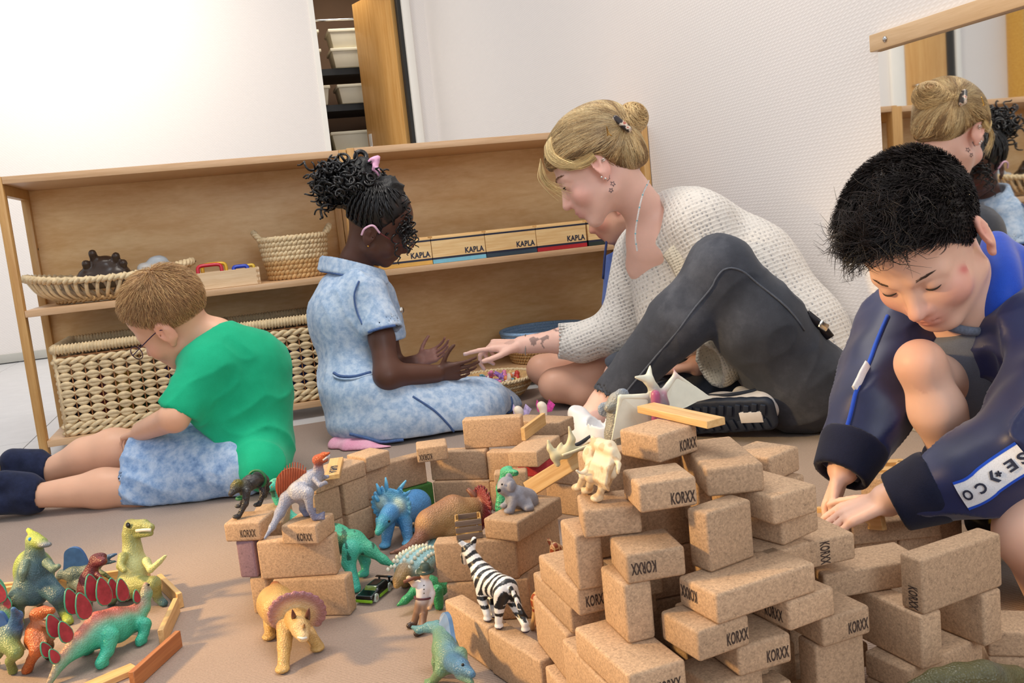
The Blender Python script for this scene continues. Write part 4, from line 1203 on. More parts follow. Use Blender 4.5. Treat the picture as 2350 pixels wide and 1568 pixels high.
    seam([(742, 845), (775, 856), (815, 858), (852, 842)], 2.36, M_denimhem, 0.004)
    seam([(744, 853), (775, 864), (815, 866), (854, 850)], 2.36, M_denimlight, 0.003)
    seam([(797, 1004), (850, 1018), (905, 1034), (930, 1036)], 2.34, M_denimhem, 0.004, 'hem')
    seam([(950, 905), (1000, 940), (1035, 980), (1052, 1010)], 2.36, M_denimhem, 0.003)
    seam([(835, 776), (860, 768), (890, 758), (924, 748)], 2.33, M_denimhem, 0.0035, 'cuff')
    seam([(820, 640), (808, 680), (812, 720), (826, 745)], 2.36, M_denimhem, 0.0025)
    seam([(1160, 915), (1168, 935), (1163, 955)], 2.56, M_denimhem, 0.003, 'hem')
    # collar
    Cl = Sdf(0.01)
    ring = spline([P(735, 608, 2.52), P(765, 612, 2.45), P(810, 622, 2.42), P(850, 632, 2.42), P(885, 640, 2.46)], 6)
    for a, b in zip(ring[:-1], ring[1:]): Cl.box((a + b) / 2 + camvec(0, 0.004, 0), (np.linalg.norm(b - a) * 1.6, 0.012, 0.040), frame(np.cross(b - a, (0, 0, 1)), (0, 0, 1)) @ rotx(0.35), 0.004, 0.008)
    co = obj('collar', Cl.mesh('collar', 0.004), M_denimlight, root)
    obj('hem', MB().tube([p + camvec(0.002, -0.018, -0.010) for p in ring], 0.0028, 6).mesh('hem', True), M_denimhem, co)
    bt = MB().lathe([(0, 0), (0.008, 0), (0.008, 0.003), (0, 0.004)], P(921, 712, 2.40), 14, frame(camvec(0, 1, 0), camvec(1, 0, -.6))).mesh('button', True)
    obj('button', bt, M_silver, dr_)
    # pink tights showing under the hem
    K = Sdf(0.02); K.cap(P(775, 1025, 2.40), P(845, 1022, 2.38), 0.026, 0.030); K.cap(P(800, 1030, 2.36), P(900, 1040, 2.34), 0.020, 0.018); K.cut((0, 0, 0.001), (0, 0, -1), 0.002)
    obj('tights', K.mesh('tights', 0.004), M_pink, root)
    # hair: dark scalp, braids over it, curls above
    rg = np.random.default_rng(8)
    BK = (26, 22, 24)
    H = Sdf(0.01); hd.skull(H, None, 0.0030, 0.01, False)
    H.cut(hd.pt(0, 0.050, 0.095), R @ np.array([0, 0.9, -0.50]), 0.01); H.cut(hd.pt(0, -0.085, -0.010), R @ np.array([0, 0.25, -1.0]), 0.008)
    H.cut(hd.pt(0, 0.045, 0.0), R @ np.array([0, 1.0, -0.1]), 0.01)
    V, Q = H.net(0.0045)
    pat = vnoise((V - hd.c) @ R, 95, 4)
    cols = np.where((pat > 0.42)[:, None], np.array(lin(62, 42, 36)), np.array(lin(16, 12, 12)))
    hm = obj('hair', mesh_from('hair', relax(V, Q, 1), Q, True, cols), M_hairmat, root)
    knot = hd.pt(0.0, -0.055, 0.135)
    br = MB()
    starts = []
    for th in np.linspace(-2.6, 2.6, 25):
        starts.append((math.sin(th) * 0.076, math.cos(th) * 0.085 - 0.012, 0.005 + 0.035 * max(0, math.cos(th))))
    for th in np.linspace(-2.2, 2.2, 13):
        starts.append((math.sin(th) * 0.066, math.cos(th) * 0.075 - 0.012, 0.062))
    for j, st in enumerate(starts):
        p0 = hd.pt(*st); path = []
        for t in np.linspace(0, 0.92, 14):
            q = p0 * (1 - t) + knot * t
            q = q - H.grad(q[None])[0] * (hdskull(hd, q[None])[0] - 0.006); path.append(q)
        path = np.array(path); tn = np.gradient(path, axis=0); tn /= np.linalg.norm(tn, axis=1)[:, None]
        nn = H.grad(path); sd = np.cross(tn, nn)
        tt = np.linspace(0, 26, len(path) * 4); pf = np.stack([np.interp(np.linspace(0, 13, len(tt)), np.arange(14), path[:, i]) for i in range(3)], 1)
        sf = np.stack([np.interp(np.linspace(0, 13, len(tt)), np.arange(14), sd[:, i]) for i in range(3)], 1); nf = np.stack([np.interp(np.linspace(0, 13, len(tt)), np.arange(14), nn[:, i]) for i in range(3)], 1)
        for ph in (0, math.pi):
            br.tube(pf + 0.0024 * (np.cos(tt + ph)[:, None] * sf + 0.6 * np.sin(tt + ph)[:, None] * nf), 0.0026, 5)
    bm_ = br.mesh('braids', True); at = None
    obj('braids', bm_, plain('black braided hair', (14, 11, 12), 0.38, nscale=90, namt=0.3, spec=0.5), hm)
    cu = MB()
    def curl(p0, axis, length, rad, turns, r0=0.0028, seed=0):
        axis = nrm(axis); a = nrm(np.cross(axis, (0.3, .5, .8))); b = np.cross(axis, a)
        t = np.linspace(0, 1, int(turns * 9) + 4); ph = turns * 2 * math.pi * t + seed
        pts = p0 + np.outer(t * length, axis) + (rad * (0.35 + 0.65 * np.sin(t * math.pi * 0.9 + 0.3)))[:, None] * (np.cos(ph)[:, None] * a + np.sin(ph)[:, None] * b)
        cu.tube(pts, r0 * (1 - 0.5 * t), 5)
    for j in range(190):
        ang = rg.random() * 2 * math.pi; el = rg.uniform(-0.7, 1.0)
        dirv = camvec(-0.55 + 0.75 * math.cos(ang), 0.25 + 0.6 * math.sin(ang), 0.8 * rg.normal())
        base = P(825 + rg.normal(0, 20), 425 + rg.normal(0, 18), 2.44 + rg.normal(0, 0.03))
        curl(base, dirv, rg.uniform(0.040, 0.072), rg.uniform(0.009, 0.015), rg.uniform(1.4, 2.4), 0.0042, ang)
    for j in range(110):
        base = P(775 + rg.normal(0, 14), 415 + rg.normal(0, 18), 2.46 + rg.normal(0, 0.03))
        curl(base, camvec(-0.5 + rg.normal(0, .3), -0.55 + rg.normal(0, .45), rg.normal(0, .5)), rg.uniform(0.04, 0.085), rg.uniform(0.010, 0.016), rg.uniform(1.4, 2.4), 0.0042, rg.random() * 6)
    for j in range(40):
        base = P(928 + rg.normal(0, 9), 500 + rg.normal(0, 24), 2.42 + rg.normal(0, 0.03))
        curl(base, camvec(0.2, -0.8, rg.normal(0, .3)), rg.uniform(0.025, 0.05), rg.uniform(0.006, 0.010), rg.uniform(1.2, 2.2), 0.0026, rg.random() * 6)
    tc = P(828, 362, 2.44)
    cu.tube([tc + camvec(0.014 * math.cos(a), 0.016 * math.sin(a), 0.003 * math.sin(2 * a)) for a in np.linspace(0, 2 * math.pi, 24, endpoint=False)], 0.0065, 7, True)
    obj('curls', cu.mesh('curls', True), plain('black curls', (11, 9, 11), 0.33, nscale=120, namt=0.3, spec=0.55), hm)
    core = Sdf(0.02); core.ell(P(825, 430, 2.45), (0.062, 0.060, 0.052)); core.ell(P(775, 430, 2.47), (0.042, 0.045, 0.055)); core.ell(P(838, 390, 2.44), (0.036, 0.03, 0.034)); core.ell(P(890, 440, 2.43), (0.045, 0.04, 0.04))
    obj('hair_core', core.mesh('hair_core', 0.006, disp=folds(0.006, 45, (0, 0, 1), 1, 4)), plain('black hair mass', (9, 8, 9), 0.5, nscale=150, namt=0.4, bstr=0.6, bdist=0.003), hm)
    # pink scrunchie-bow
    bw = Sdf(0.006)
    for (x, y, a) in ((862, 378, 0.5), (866, 392, -0.4), (858, 366, 1.1)):
        bw.ell(P(x, y, 2.40), (0.007, 0.010, 0.018), frame(camvec(0, 0, -1), camvec(math.sin(a), math.cos(a), 0)))
    obj('hair_bow', bw.mesh('hair_bow', 0.003, disp=folds(0.0015, 90, (0, 0, 1), 1, 2)), plain('pink bow satin', (232, 172, 206), 0.5, nscale=90), root)
    # glasses
    gl = MB()
    for e in (-1, 1):
        ring = [hd.face(e * 0.032, 0.120, 0.010) + R @ (np.array([0.019 * math.cos(a), 0, 0.0165 * math.sin(a)]) * s) for a in np.linspace(0, 2 * math.pi, 20, endpoint=False)]
        gl.tube(ring, 0.0012, 6, True)
        gl.tube(spline([hd.face(e * 0.052, 0.118, 0.014), hd.pt(e * 0.075, 0.06, 0.016), hd.pt(e * 0.081, 0.012, 0.022)], 5), 0.0014, 6)
    gl.tube(spline([hd.face(-0.013, 0.120, 0.014), hd.face(0, 0.123, 0.018), hd.face(0.013, 0.120, 0.014)], 4), 0.0011, 6)
    gm = obj('glasses', gl.mesh('glasses', True), plain('dark red metal', (120, 52, 52), 0.3, 0.5, nscale=30), root)
    tp = MB().tube(spline([hd.pt(0.081, 0.012, 0.022), hd.pt(0.086, -0.014, 0.034), hd.pt(0.088, -0.030, 0.016), hd.pt(0.085, -0.030, -0.006)], 6), 0.0028, 8)
    obj('temple_tip', tp.mesh('temple_tip', True), plain('pale pink rubber', (236, 190, 214), 0.5, nscale=40), gm)
    obj('earring', MB().lathe([(0, -0.003), (0.0025, -0.001), (0.0025, 0.001), (0, 0.003)], hd.pt(0.084, 0.0, -0.027), 8).mesh('earring', True), M_gold, root)
    for o in root.children: o.matrix_parent_inverse = Matrix.Translation(-root.location)
girl()

# ================================================================== woman in the cream sweater
def sneaker(parent, heel, toe, up, L=0.25, name='shoe', w=0.040, flat=False):
    """white trainer with a dark treaded sole"""
    f = nrm(np.asarray(toe) - np.asarray(heel)); u = nrm(np.asarray(up) - f * np.dot(up, f)); sd = np.cross(f, u)
    R = np.stack([sd, f, u], 1); h = np.asarray(heel, float)
    q = lambda x, y, z: h + R @ np.array([x, y, z])
    U = Sdf(0.015)
    U.cap(q(0, 0.035, 0.045), q(0, L * 0.55, 0.040), 0.034, 0.036); U.cap(q(0, L * 0.5, 0.040), q(0, L * 0.86, 0.026), 0.036, 0.027)
    U.cap(q(0, 0.03, 0.06), q(0, 0.03, 0.085), 0.032, 0.030); U.cap(q(0, 0.08, 0.07), q(0, 0.10, 0.098), 0.028, 0.022)
    U.cut(q(0, 0.03, 0.088), R @ np.array([0, -0.35, 1.0]), 0.004); U.cut(q(0, 0, 0.018), -u, 0.003)
    U.cap(q(0, 0.035, 0.075), q(0, 0.030, 0.12), 0.026, None, 0.004, None, 's')
    up_ = obj(name, U.mesh(name, 0.004), M_whitelea, parent)
    B = Sdf(0.01)
    for y in np.linspace(0.02, L * 0.9, 9):
        wd = 0.036 * (0.82 + 0.25 * math.sin(y / L * 2.6))
        B.cap(q(-wd * 0.6, y, 0.012), q(wd * 0.6, y, 0.012), 0.0145 + 0.006, None, 0.012)
    B.cut(q(0, 0, 0.026), u, 0.002); B.cut(q(0, 0, 0.002), -u, 0.002)
    so = obj('sole', B.mesh('sole', 0.004), M_rubber, up_)
    tr = MB()
    for i, y in enumerate(np.linspace(0.022, L * 0.88, 12)):
        for x in (-0.020, 0.020):
            tr.box(q(x * (1.0 if i % 2 else 0.85), y, 0.000), (0.024, 0.011, 0.006), R @ rotz(0.25 if x < 0 else -0.25))
    obj('tread', tr.mesh('tread', bevel=0.001), M_rubber, so)
    obj('sole_patch', MB().box(q(0.0, L * 0.20, -0.0006), (0.026, 0.05, 0.006), R).mesh('sole_patch', bevel=0.001), M_whitelea, so)
    sw = MB().tube(spline([q(0.036, L * 0.62, 0.04), q(0.039, L * 0.45, 0.032), q(0.038, L * 0.30, 0.04), q(0.034, 0.03, 0.062)], 6), 0.004, 6, flat=0.5)
    sw.tube(spline([q(-0.036, L * 0.62, 0.04), q(-0.039, L * 0.45, 0.032), q(-0.038, L * 0.30, 0.04), q(-0.034, 0.03, 0.062)], 6), 0.004, 6, flat=0.5)
    obj('stripe', sw.mesh('stripe', True), M_rubber, up_)
    return up_, q, R
def woman():
    SK, BL, LP = (240, 194, 176), (238, 178, 162), (212, 134, 128)
    root = empty('person', PZ(1800, 1000)); tag(root, 'blonde woman in a cream knit sweater and grey jeans sitting against the wall', 'person')
    R = frame(camvec(-.79, -.59, .17), camvec(-.60, .79, -.04))
    c = P(1372, 388, 2.11) + R[:, 0] * 0.078
    hd = Head(c, R, 1.0)
    nk = P(1505, 520, 2.27); lsh, rsh = P(1612, 520, 2.15), P(1462, 585, 2.46)
    rel, rwr = P(1440, 752, 2.50), P(1196, 792, 2.58)
    lel, lwr = P(1705, 800, 2.26), P(1600, 838, 2.26)
    hip, kn, an = P(1845, 885, 2.10), P(1655, 615, 2.03), P(1392, 928, 2.13)
    S = Sdf(0.02)
    hd.build(S, SK, LP, BL)
    S.cap(hd.pt(0, -0.030, -0.035), nk, 0.047, 0.050, 0.035, SK)
    S.cap(nk, P(1570, 560, 2.26), 0.055, 0.08, 0.04, SK); S.cap(lsh, rsh, 0.045, None, 0.05, SK)
    S.cap(nk + camvec(-0.01, -0.05, 0), P(1500, 600, 2.3), 0.06, 0.07, 0.04, SK)
    S.cap(P(1570, 560, 2.26), hip + camvec(0, 0, 0.08), 0.085, 0.10, 0.05, SK)
    S.chain([rsh, rel, P(1290, 782, 2.55), rwr], [0.042, 0.036, 0.033, 0.0245], 0.02, SK)
    S.chain([lsh, lel, lwr], [0.042, 0.036, 0.027], 0.02, SK)
    hand(S, rwr, camvec(-1, -.02, .06), camvec(.05, -.95, .3), camvec(0, -.45, -.9), 0.172, [(6, 6, 4), (42, 48, 30), (55, 58, 36), (60, 60, 36)], SK, (240, 214, 214), thumb=(0.75, .55, .25), thumbcurl=(.25, .1), fr=0.042)
    hand(S, lwr, camvec(-1, -.2, .2), camvec(0, -1, 0), camvec(0, 0, 1), 0.17, [(25, 35, 20)] * 4, SK)
    S.chain([hip, kn, an], [0.08, 0.052, 0.036], 0.02, SK)
    ank2 = P(1352, 975, 2.12); S.chain([an, ank2, P(1345, 1010, 2.12)], [0.038, 0.034, 0.030], 0.02, SK)
    rh, rk, ra = hip + camvec(0, 0, 0.16), P(1432, 868, 2.44), P(1600, 960, 2.16)
    S.chain([rh, rk, ra], [0.08, 0.05, 0.035], 0.02, SK); S.cap(ra, P(1640, 965, 2.10), 0.030, 0.026, 0.02, SK)
    ta = hd.pt(-0.05, -0.05, -0.08)
    def paint(V, C):
        # forearm tattoo
        a = P(1290, 782, 2.55); b = P(1215, 790, 2.575); ax = nrm(b - a); t = (V - a) @ ax; rr = np.linalg.norm(V - a - t[:, None] * ax, axis=1)
        m = (t > -0.03) & (t < 0.085) & (rr < 0.05)
        w = np.abs(vnoise(V, 42, 3)); inkm = m & (w < 0.10) & ((V - a) @ CU > -0.02)
        C[inkm] = C[inkm] * 0.35 + np.array(lin(70, 70, 82)) * 0.3
        m2 = np.linalg.norm(V - (rwr + camvec(-0.035, 0.02, -0.02)), axis=1) < 0.02
        C[m2] = C[m2] * 0.75 + np.array(lin(90, 80, 90)) * 0.12
        return C
    bd = obj('body', S.mesh('body', 0.0042, 0.006, paint=paint), M_skin, root)
    # star tattoos on the neck
    def star(px, py, d, r):
        ctr = P(px, py, d); 
        for _ in range(5): ctr = ctr - S.grad(ctr[None])[0] * S.val(ctr[None])[0]
        n = S.grad(ctr[None])[0]; a = nrm(np.cross(n, (0, 0, 1))); b = np.cross(n, a)
        pts = []
        for i in range(10):
            rr = r if i % 2 == 0 else r * 0.42; an_ = i * math.pi / 5 + 0.3
            p = ctr + rr * (math.cos(an_) * a + math.sin(an_) * b); p = p - S.grad(p[None])[0] * (S.val(p[None])[0] - 0.0004); pts.append(p)
        obj('tattoo', MB().tube(pts, 0.0007, 4, True).mesh('tattoo'), plain('tattoo ink', (84, 78, 90), 0.7, nscale=80), bd)
    star(1396, 411, 2.12, 0.008); star(1410, 420, 2.12, 0.007); star(1404, 437, 2.12, 0.006)
    # eye
    for e_ in (-1, 1):
        ball('iris', hd.face(e_ * 0.033, 0.0862, 0.0125), 0.0042, plain('dark eye', (46, 38, 36), 0.15, nscale=40), root)
    HLIN = (150, 118, 80)
    hd.lashes(root, M_lash, 0.0017, 0.002, (-1,)); hd.lashes(root, M_lash, 0.0017, 0.002, (1,)); hd.brows(root, (142, 104, 72))
    # sweater
    T = Sdf(0.05)
    T.cap(P(1565, 530, 2.27), P(1690, 640, 2.23), 0.105, 0.138, 0.06); T.cap(P(1690, 640, 2.23), P(1815, 790, 2.17), 0.138, 0.135, 0.06); T.cap(P(1815, 790, 2.17), P(1865, 880, 2.13), 0.132, 0.115, 0.05)
    T.cap(P(1600, 505, 2.16), P(1480, 560, 2.42), 0.068, 0.066, 0.06)
    T.cap(P(1500, 575, 2.33), P(1560, 720, 2.30), 0.070, 0.11, 0.06)
    T.cap(P(1925, 830, 2.10), P(1932, 975, 2.04), 0.046, 0.026, 0.04)
    T.cap(nk + camvec(0.02, -0.02, 0.0), P(1600, 540, 2.25), 0.070, 0.10, 0.04)
    ra_ = Sdf(0.03); ra_.cap(rsh, rel, 0.066, 0.066, 0.03); ra_.cap(rel, P(1340, 785, 2.53), 0.066, 0.056, 0.04); ra_.cap(P(1340, 785, 2.53), P(1270, 784, 2.555), 0.050, 0.042, 0.03)
    ra_.cut(P(1281, 782, 2.55), camvec(-1, .05, 0), 0.003); ra_.cap(P(1292, 783, 2.55), P(1230, 783, 2.55), 0.037, None, 0.003, None, 's')
    T.grp(ra_, 0.03)
    la_ = Sdf(0.03); la_.cap(lsh, P(1660, 640, 2.13), 0.068, 0.060); la_.cap(P(1660, 640, 2.13), lel, 0.06, 0.058); T.grp(la_, 0.03)
    # neckline: wide V
    T.cap(P(1395, 395, 2.20), P(1462, 500, 2.21), 0.080, 0.062, 0.012, None, 's'); T.cap(P(1462, 500, 2.20), P(1478, 578, 2.17), 0.058, 0.016, 0.012, None, 's')
    T.cut((WALLX - 0.004, 0, 0), (1, 0, 0), 0.004); T.cut((0, 0, 0.004), (0, 0, -1), 0.003)
    sw = obj('sweater', T.mesh('sweater', 0.006, disp=folds(0.006, 7, camvec(1, -1, 0), 0.4, 5, False), smooth_it=2), M_knit, root)
    def onto(pts, off=0.003):
        p = np.asarray(pts, float)
        for _ in range(5): p = p - T.grad(p) * (T.val(p) - off)[:, None]
        return p
    bp = onto(spline([P(1500, 590, 2.14), P(1518, 640, 2.12), P(1540, 690, 2.12), P(1565, 730, 2.12)], 8), 0.004)
    obj('button_band', MB().tube(bp, 0.022, 8, flat=0.35).mesh('button_band', True), M_knitrib, sw)
    cuffr = MB()
    for i, t in enumerate(np.linspace(0, 1, 7)):
        cc = P(1283, 783, 2.552) * (1 - t) + P(1345, 786, 2.53) * t
        for a in np.linspace(0, 2 * math.pi, 22, endpoint=False): pass
    for a in np.linspace(0, 2 * math.pi, 26, endpoint=False):
        p0 = P(1282, 783, 2.552) + camvec(0, math.cos(a) * 0.0445, math.sin(a) * 0.0445); p1 = P(1338, 785, 2.53) + camvec(0, math.cos(a) * 0.052, math.sin(a) * 0.052)
        cuffr.tube([p0, (p0 + p1) / 2, p1], 0.0042, 5)
    obj('cuff', cuffr.mesh('cuff', True), M_knit, sw)
    # far sleeve end hanging under the raised leg
    C2 = Sdf(0.02); C2.cap(P(1690, 800, 2.20), P(1640, 838, 2.16), 0.055, 0.058); C2.cap(P(1700, 760, 2.22), P(1660, 800, 2.18), 0.05, 0.055); C2.cut(P(1628, 842, 2.16), camvec(-.8, -.3, -.3), 0.003); C2.cap(P(1640, 836, 2.16), P(1590, 850, 2.13), 0.044, None, 0.003, None, 's')
    obj('sleeve_end', C2.mesh('sleeve_end', 0.005, disp=folds(0.004, 14, camvec(0, 1, 0), 0.6, 5)), M_knitrib, sw)
    # jeans
    J = Sdf(0.04)
    J.ell(P(1845, 890, 2.10), (0.115, 0.12, 0.10), None, 0.05); J.chain([P(1835, 870, 2.09), P(1740, 745, 2.05), kn], [0.108, 0.093, 0.068], 0.04)
    J.chain([kn, P(1560, 735, 2.06), P(1400, 915, 2.125)], [0.068, 0.066, 0.047], 0.03)
    J.chain([rh, P(1600, 880, 2.35), rk], [0.10, 0.085, 0.064], 0.04); J.chain([rk, P(1520, 930, 2.3), ra], [0.064, 0.062, 0.05], 0.03)
    J.cut(P(1397, 922, 2.12), an - kn, 0.003); J.cap(P(1402, 912, 2.12), P(1370, 950, 2.12), 0.040, None, 0.003, None, 's')
    J.cut((0, 0, 0.003), (0, 0, -1), 0.003)
    je = obj('jeans', J.mesh('jeans', 0.0055, disp=folds(0.0034, 20, camvec(.7, .7, 0), 0.3, 12), smooth_it=2), M_jeans, root)
    def ontoj(pts, off=0.001):
        p = np.asarray(pts, float)
        for _ in range(5): p = p - J.grad(p) * (J.val(p) - off)[:, None]
        return p
    obj('seam', MB().tube(ontoj(spline([P(1420, 930, 2.06), P(1530, 800, 1.98), P(1620, 680, 1.94), P(1668, 618, 1.94), P(1740, 640, 1.95), P(1840, 760, 1.98)], 8)), 0.0022, 6).mesh('seam', True), plain('denim seam', (84, 90, 102), 0.9, nscale=200, namt=0.2), je)
    obj('belt', MB().tube(spline([P(1850, 720, 2.02), P(1880, 745, 2.01), P(1905, 775, 2.02)], 5), 0.010, 8, flat=0.3).mesh('belt', True), M_blackplas, root)
    obj('buckle', box_mesh('buckle', (0.026, 0.008, 0.018), 0.004), M_silver, root, P(1890, 748, 1.985), (0.2, 0.6, 0.2))
    # shoes
    sh, q, Rs = sneaker(root, PZ(1410, 1062, 0.0), PZ(1225, 1028, 0.0), (0, 0, 1), 0.235)
    nt_ = obj('lettering', text_mesh('NIKE', 0.034, 0.013, 0.03), M_ink, sh)
    nt_.matrix_basis = Matrix.Translation(Vector(P(1306, 970, 2.03))) @ Matrix(np.stack([camvec(.75, -.65, 0), camvec(.55, .75, -.2), nrm(np.cross(camvec(.75, -.65, 0), camvec(.55, .75, -.2)))], 1).tolist()).to_4x4()
    sneaker(root, P(1778, 955, 1.985), P(1530, 965, 2.12), camvec(-.05, .35, .95), 0.255)
    # hair
    rg = np.random.default_rng(4)
    H = Sdf(0.012)
    Ha = Sdf(0.012); hd.skull(Ha, None, 0.013, 0.01, False); Ha.cut(hd.pt(0, 0.0, 0.036), R @ np.array([0, 0.36, -1.0]), 0.010); Ha.cut(hd.pt(0, 0.092, 0.06), R @ np.array([0, 1.0, -0.25]), 0.01)
    Hb = Sdf(0.02); hd.skull(Hb, None, 0.010, 0.01, False); Hb.ell(hd.pt(0, -0.055, 0.065), hd.rad(0.074, 0.078, 0.070), R, 0.03); Hb.ell(hd.pt(0, -0.080, -0.005), hd.rad(0.060, 0.042, 0.055), R, 0.03)
    Hb.cut(hd.pt(0, -0.030, 0.0), R @ np.array([0, 1.0, -0.25]), 0.012); Hb.cut(hd.pt(0, -0.085, -0.052), R @ np.array([0, 0.15, -1.0]), 0.01)
    H.grp(Ha, 0.012); H.grp(Hb, 0.012)
    V, Q = H.net(0.005)
    GOLD = (192, 158, 108)
    cols = np.tile(lin(150, 118, 78), (len(V), 1)) * (1 + 0.15 * vnoise(V * np.array([1, 1, 3]), 90)[:, None])
    hm = obj('hair', mesh_from('hair', relax(V, Q, 1), Q, True, cols), M_hairmat, root)
    bun = P(1450, 272, 2.17); clip = P(1422, 292, 2.13)
    roots = hair_roots(V, Q, 5200, rg, lambda x: (hdskull(hd, x) > 0.004).astype(float))
    ln = np.linalg.norm(roots - clip, axis=1) * 0.80
    pa = groom(H, roots, lambda p: clip - p, ln, 9, 0.0, 0.10, 0.0016, True, rg)
    V2, F2, C2_ = strands(pa, 0.0009, np.where((vnoise(roots, 85, 6) < -0.25)[:, None], tint((134, 104, 68), len(pa), rg, 0.15), tint(GOLD, len(pa), rg, 0.20, (226, 202, 154), 0.40)), taper=0.6)
    obj('hair_strands', mesh_from('hair_strands', V2, F2, True, C2_), M_hairmat, hm)
    # bun
    B = Sdf(0.012); B.ell(bun, (0.038, 0.036, 0.034), frame(camvec(1, .3, 0), camvec(-.3, 1, 0))); B.cap(clip, bun, 0.022, 0.03)
    Vb, Qb = B.net(0.005)
    bo = obj('bun', mesh_from('bun', Vb, Qb, True, np.tile(lin(170, 130, 80), (len(Vb), 1))), M_hairmat, hm)
    rb = hair_roots(Vb, Qb, 900, rg); ax = nrm(camvec(.5, .5, -.6))
    pb = groom(B, rb, lambda p: np.cross(ax, p - bun), rg.uniform(0.03, 0.09, len(rb)), 9, 0.06, 0.30, 0.002, True, rg)
    Vc, Fc, Cc = strands(pb, 0.0009, tint(GOLD, len(pb), rg, 0.2, (236, 206, 150), 0.35))
    obj('bun_strands', mesh_from('bun_strands', Vc, Fc, True, Cc), M_hairmat, bo)
    # side-swept fringe: from the parting down over the temple and back to the ear, one loose lock in front
    fr = []
    def drape(pts, off):
        p = np.array([hd.pt(*q) for q in pts]); p = spline(p, 5)
        dd = hdskull(hd, p); g = np.stack([hdskull(hd, p + np.eye(3)[i] * 1e-3) - hdskull(hd, p - np.eye(3)[i] * 1e-3) for i in range(3)], 1); g /= np.linalg.norm(g, axis=1)[:, None]
        return p - g * (dd - off)[:, None] * (dd < 0.03)[:, None]
    for i in range(520):
        t = rg.random(); u = rg.normal(0, .004)
        fr.append(drape([(-0.02 - 0.02 * t, 0.070 - 0.03 * t, 0.125), (-0.052 + u, 0.085 - 0.035 * t, 0.085 + u), (-0.070, 0.062 - 0.03 * t, 0.052 - 0.012 * t + u), (-0.078, 0.022 - 0.012 * t, 0.036 - 0.010 * t + u), (-0.080, -0.012, 0.032 - 0.006 * t + u)], 0.012 + 0.005 * rg.random()))
    for i in range(36):
        u = rg.normal(0, .002); w = rg.normal(0, .004)
        fr.append(spline([hd.pt(-0.035 + u, 0.090, 0.102), hd.pt(-0.050 + u, 0.108 + w, 0.072), hd.pt(-0.052 + u, 0.112 + w, 0.050), hd.pt(-0.054 + u, 0.104 + w * 1.5, 0.026 + rg.normal(0, .008)), hd.pt(-0.056 + u, 0.092 + w * 2, 0.006 + rg.normal(0, .01))], 5))
    mn = min(len(f) for f in fr); fr = [f[:mn] for f in fr]
    Vd, Fd, Cd = strands(np.array(fr), 0.00085, tint((208, 176, 122), len(fr), rg, 0.15, (240, 212, 150), 0.4))
    obj('fringe', mesh_from('fringe', Vd, Fd, True, Cd), M_hairmat, hm)
    # clip and pin
    ck = Sdf(0.006); d1 = nrm(camvec(.6, -.55, -.2))
    ck.box(clip + camvec(0.002, 0, -0.03), (0.052, 0.014, 0.020), frame(np.cross(d1, CF), d1) @ rotz(math.pi / 2) if False else np.stack([d1, nrm(np.cross(CF, d1)), nrm(np.cross(d1, np.cross(CF, d1)))], 1), 0.005)
    def cpaint(V, C):
        n = vnoise(V, 120, 5); C = np.tile(lin(52, 44, 44), (len(V), 1)); C[n > 0.05] = lin(214, 196, 176); C[n > 0.42] = lin(178, 104, 86); return C
    obj('hair_clip', ck.mesh('hair_clip', 0.002, paint=cpaint), vcol('tortoiseshell', 0.25, 0, spec=0.5), root)
    obj('hair_pin', MB().tube([P(1395, 312, 2.07), P(1392, 290, 2.075), P(1398, 308, 2.07), P(1404, 312, 2.07)], 0.0012, 6).mesh('hair_pin', True), M_gold, root)
    # jewellery
    for z in (0.010, 0.006): obj('ear_cuff', MB().tube([hd.pt(-0.0855, -0.022, z) + R @ np.array([0.004 * math.cos(a), 0.005 * math.sin(a), 0]) for a in np.linspace(0, 2 * math.pi, 14, endpoint=False)], 0.0011, 5, True).mesh('ear_cuff', True), M_silver, root)
    for q_ in ((-0.084, -0.001, -0.028), (-0.084, 0.004, -0.020)): obj('earring', MB().lathe([(0, -0.003), (0.0035, 0), (0, 0.003)], hd.pt(*q_), 10).mesh('earring', True), M_silver, root)
    nb = spline([P(1489, 415, 2.20), P(1474, 450, 2.135), P(1464, 495, 2.13), P(1458, 540, 2.15), P(1462, 575, 2.17)], 10)
    for j, p in enumerate(nb):
        pass
    mbd = MB(); mtq = MB()
    fine = np.stack([np.interp(np.linspace(0, 1, 56), np.linspace(0, 1, len(nb)), nb[:, i]) for i in range(3)], 1)
    for j, p in enumerate(fine): (mtq if j % 9 == 4 else mbd).lathe([(0, -0.0022), (0.0022, -0.0008), (0.0022, 0.0008), (0, 0.0022)], p, 8)
    nl = obj('necklace', mbd.mesh('necklace', True), plain('pearly bead', (228, 224, 222), 0.25, nscale=60), root)
    obj('turquoise_beads', mtq.mesh('turquoise_beads', True), plain('turquoise bead', (120, 196, 208), 0.3, nscale=60), nl)
    obj('bracelet', MB().tube([rwr + camvec(0.012, math.cos(a) * 0.0275, math.sin(a) * 0.0275) for a in np.linspace(0, 2 * math.pi, 30, endpoint=False)], 0.0022, 6, True).mesh('bracelet', True), M_silver, root)
    for o in root.children: o.matrix_parent_inverse = Matrix.Translation(-root.location)
woman()

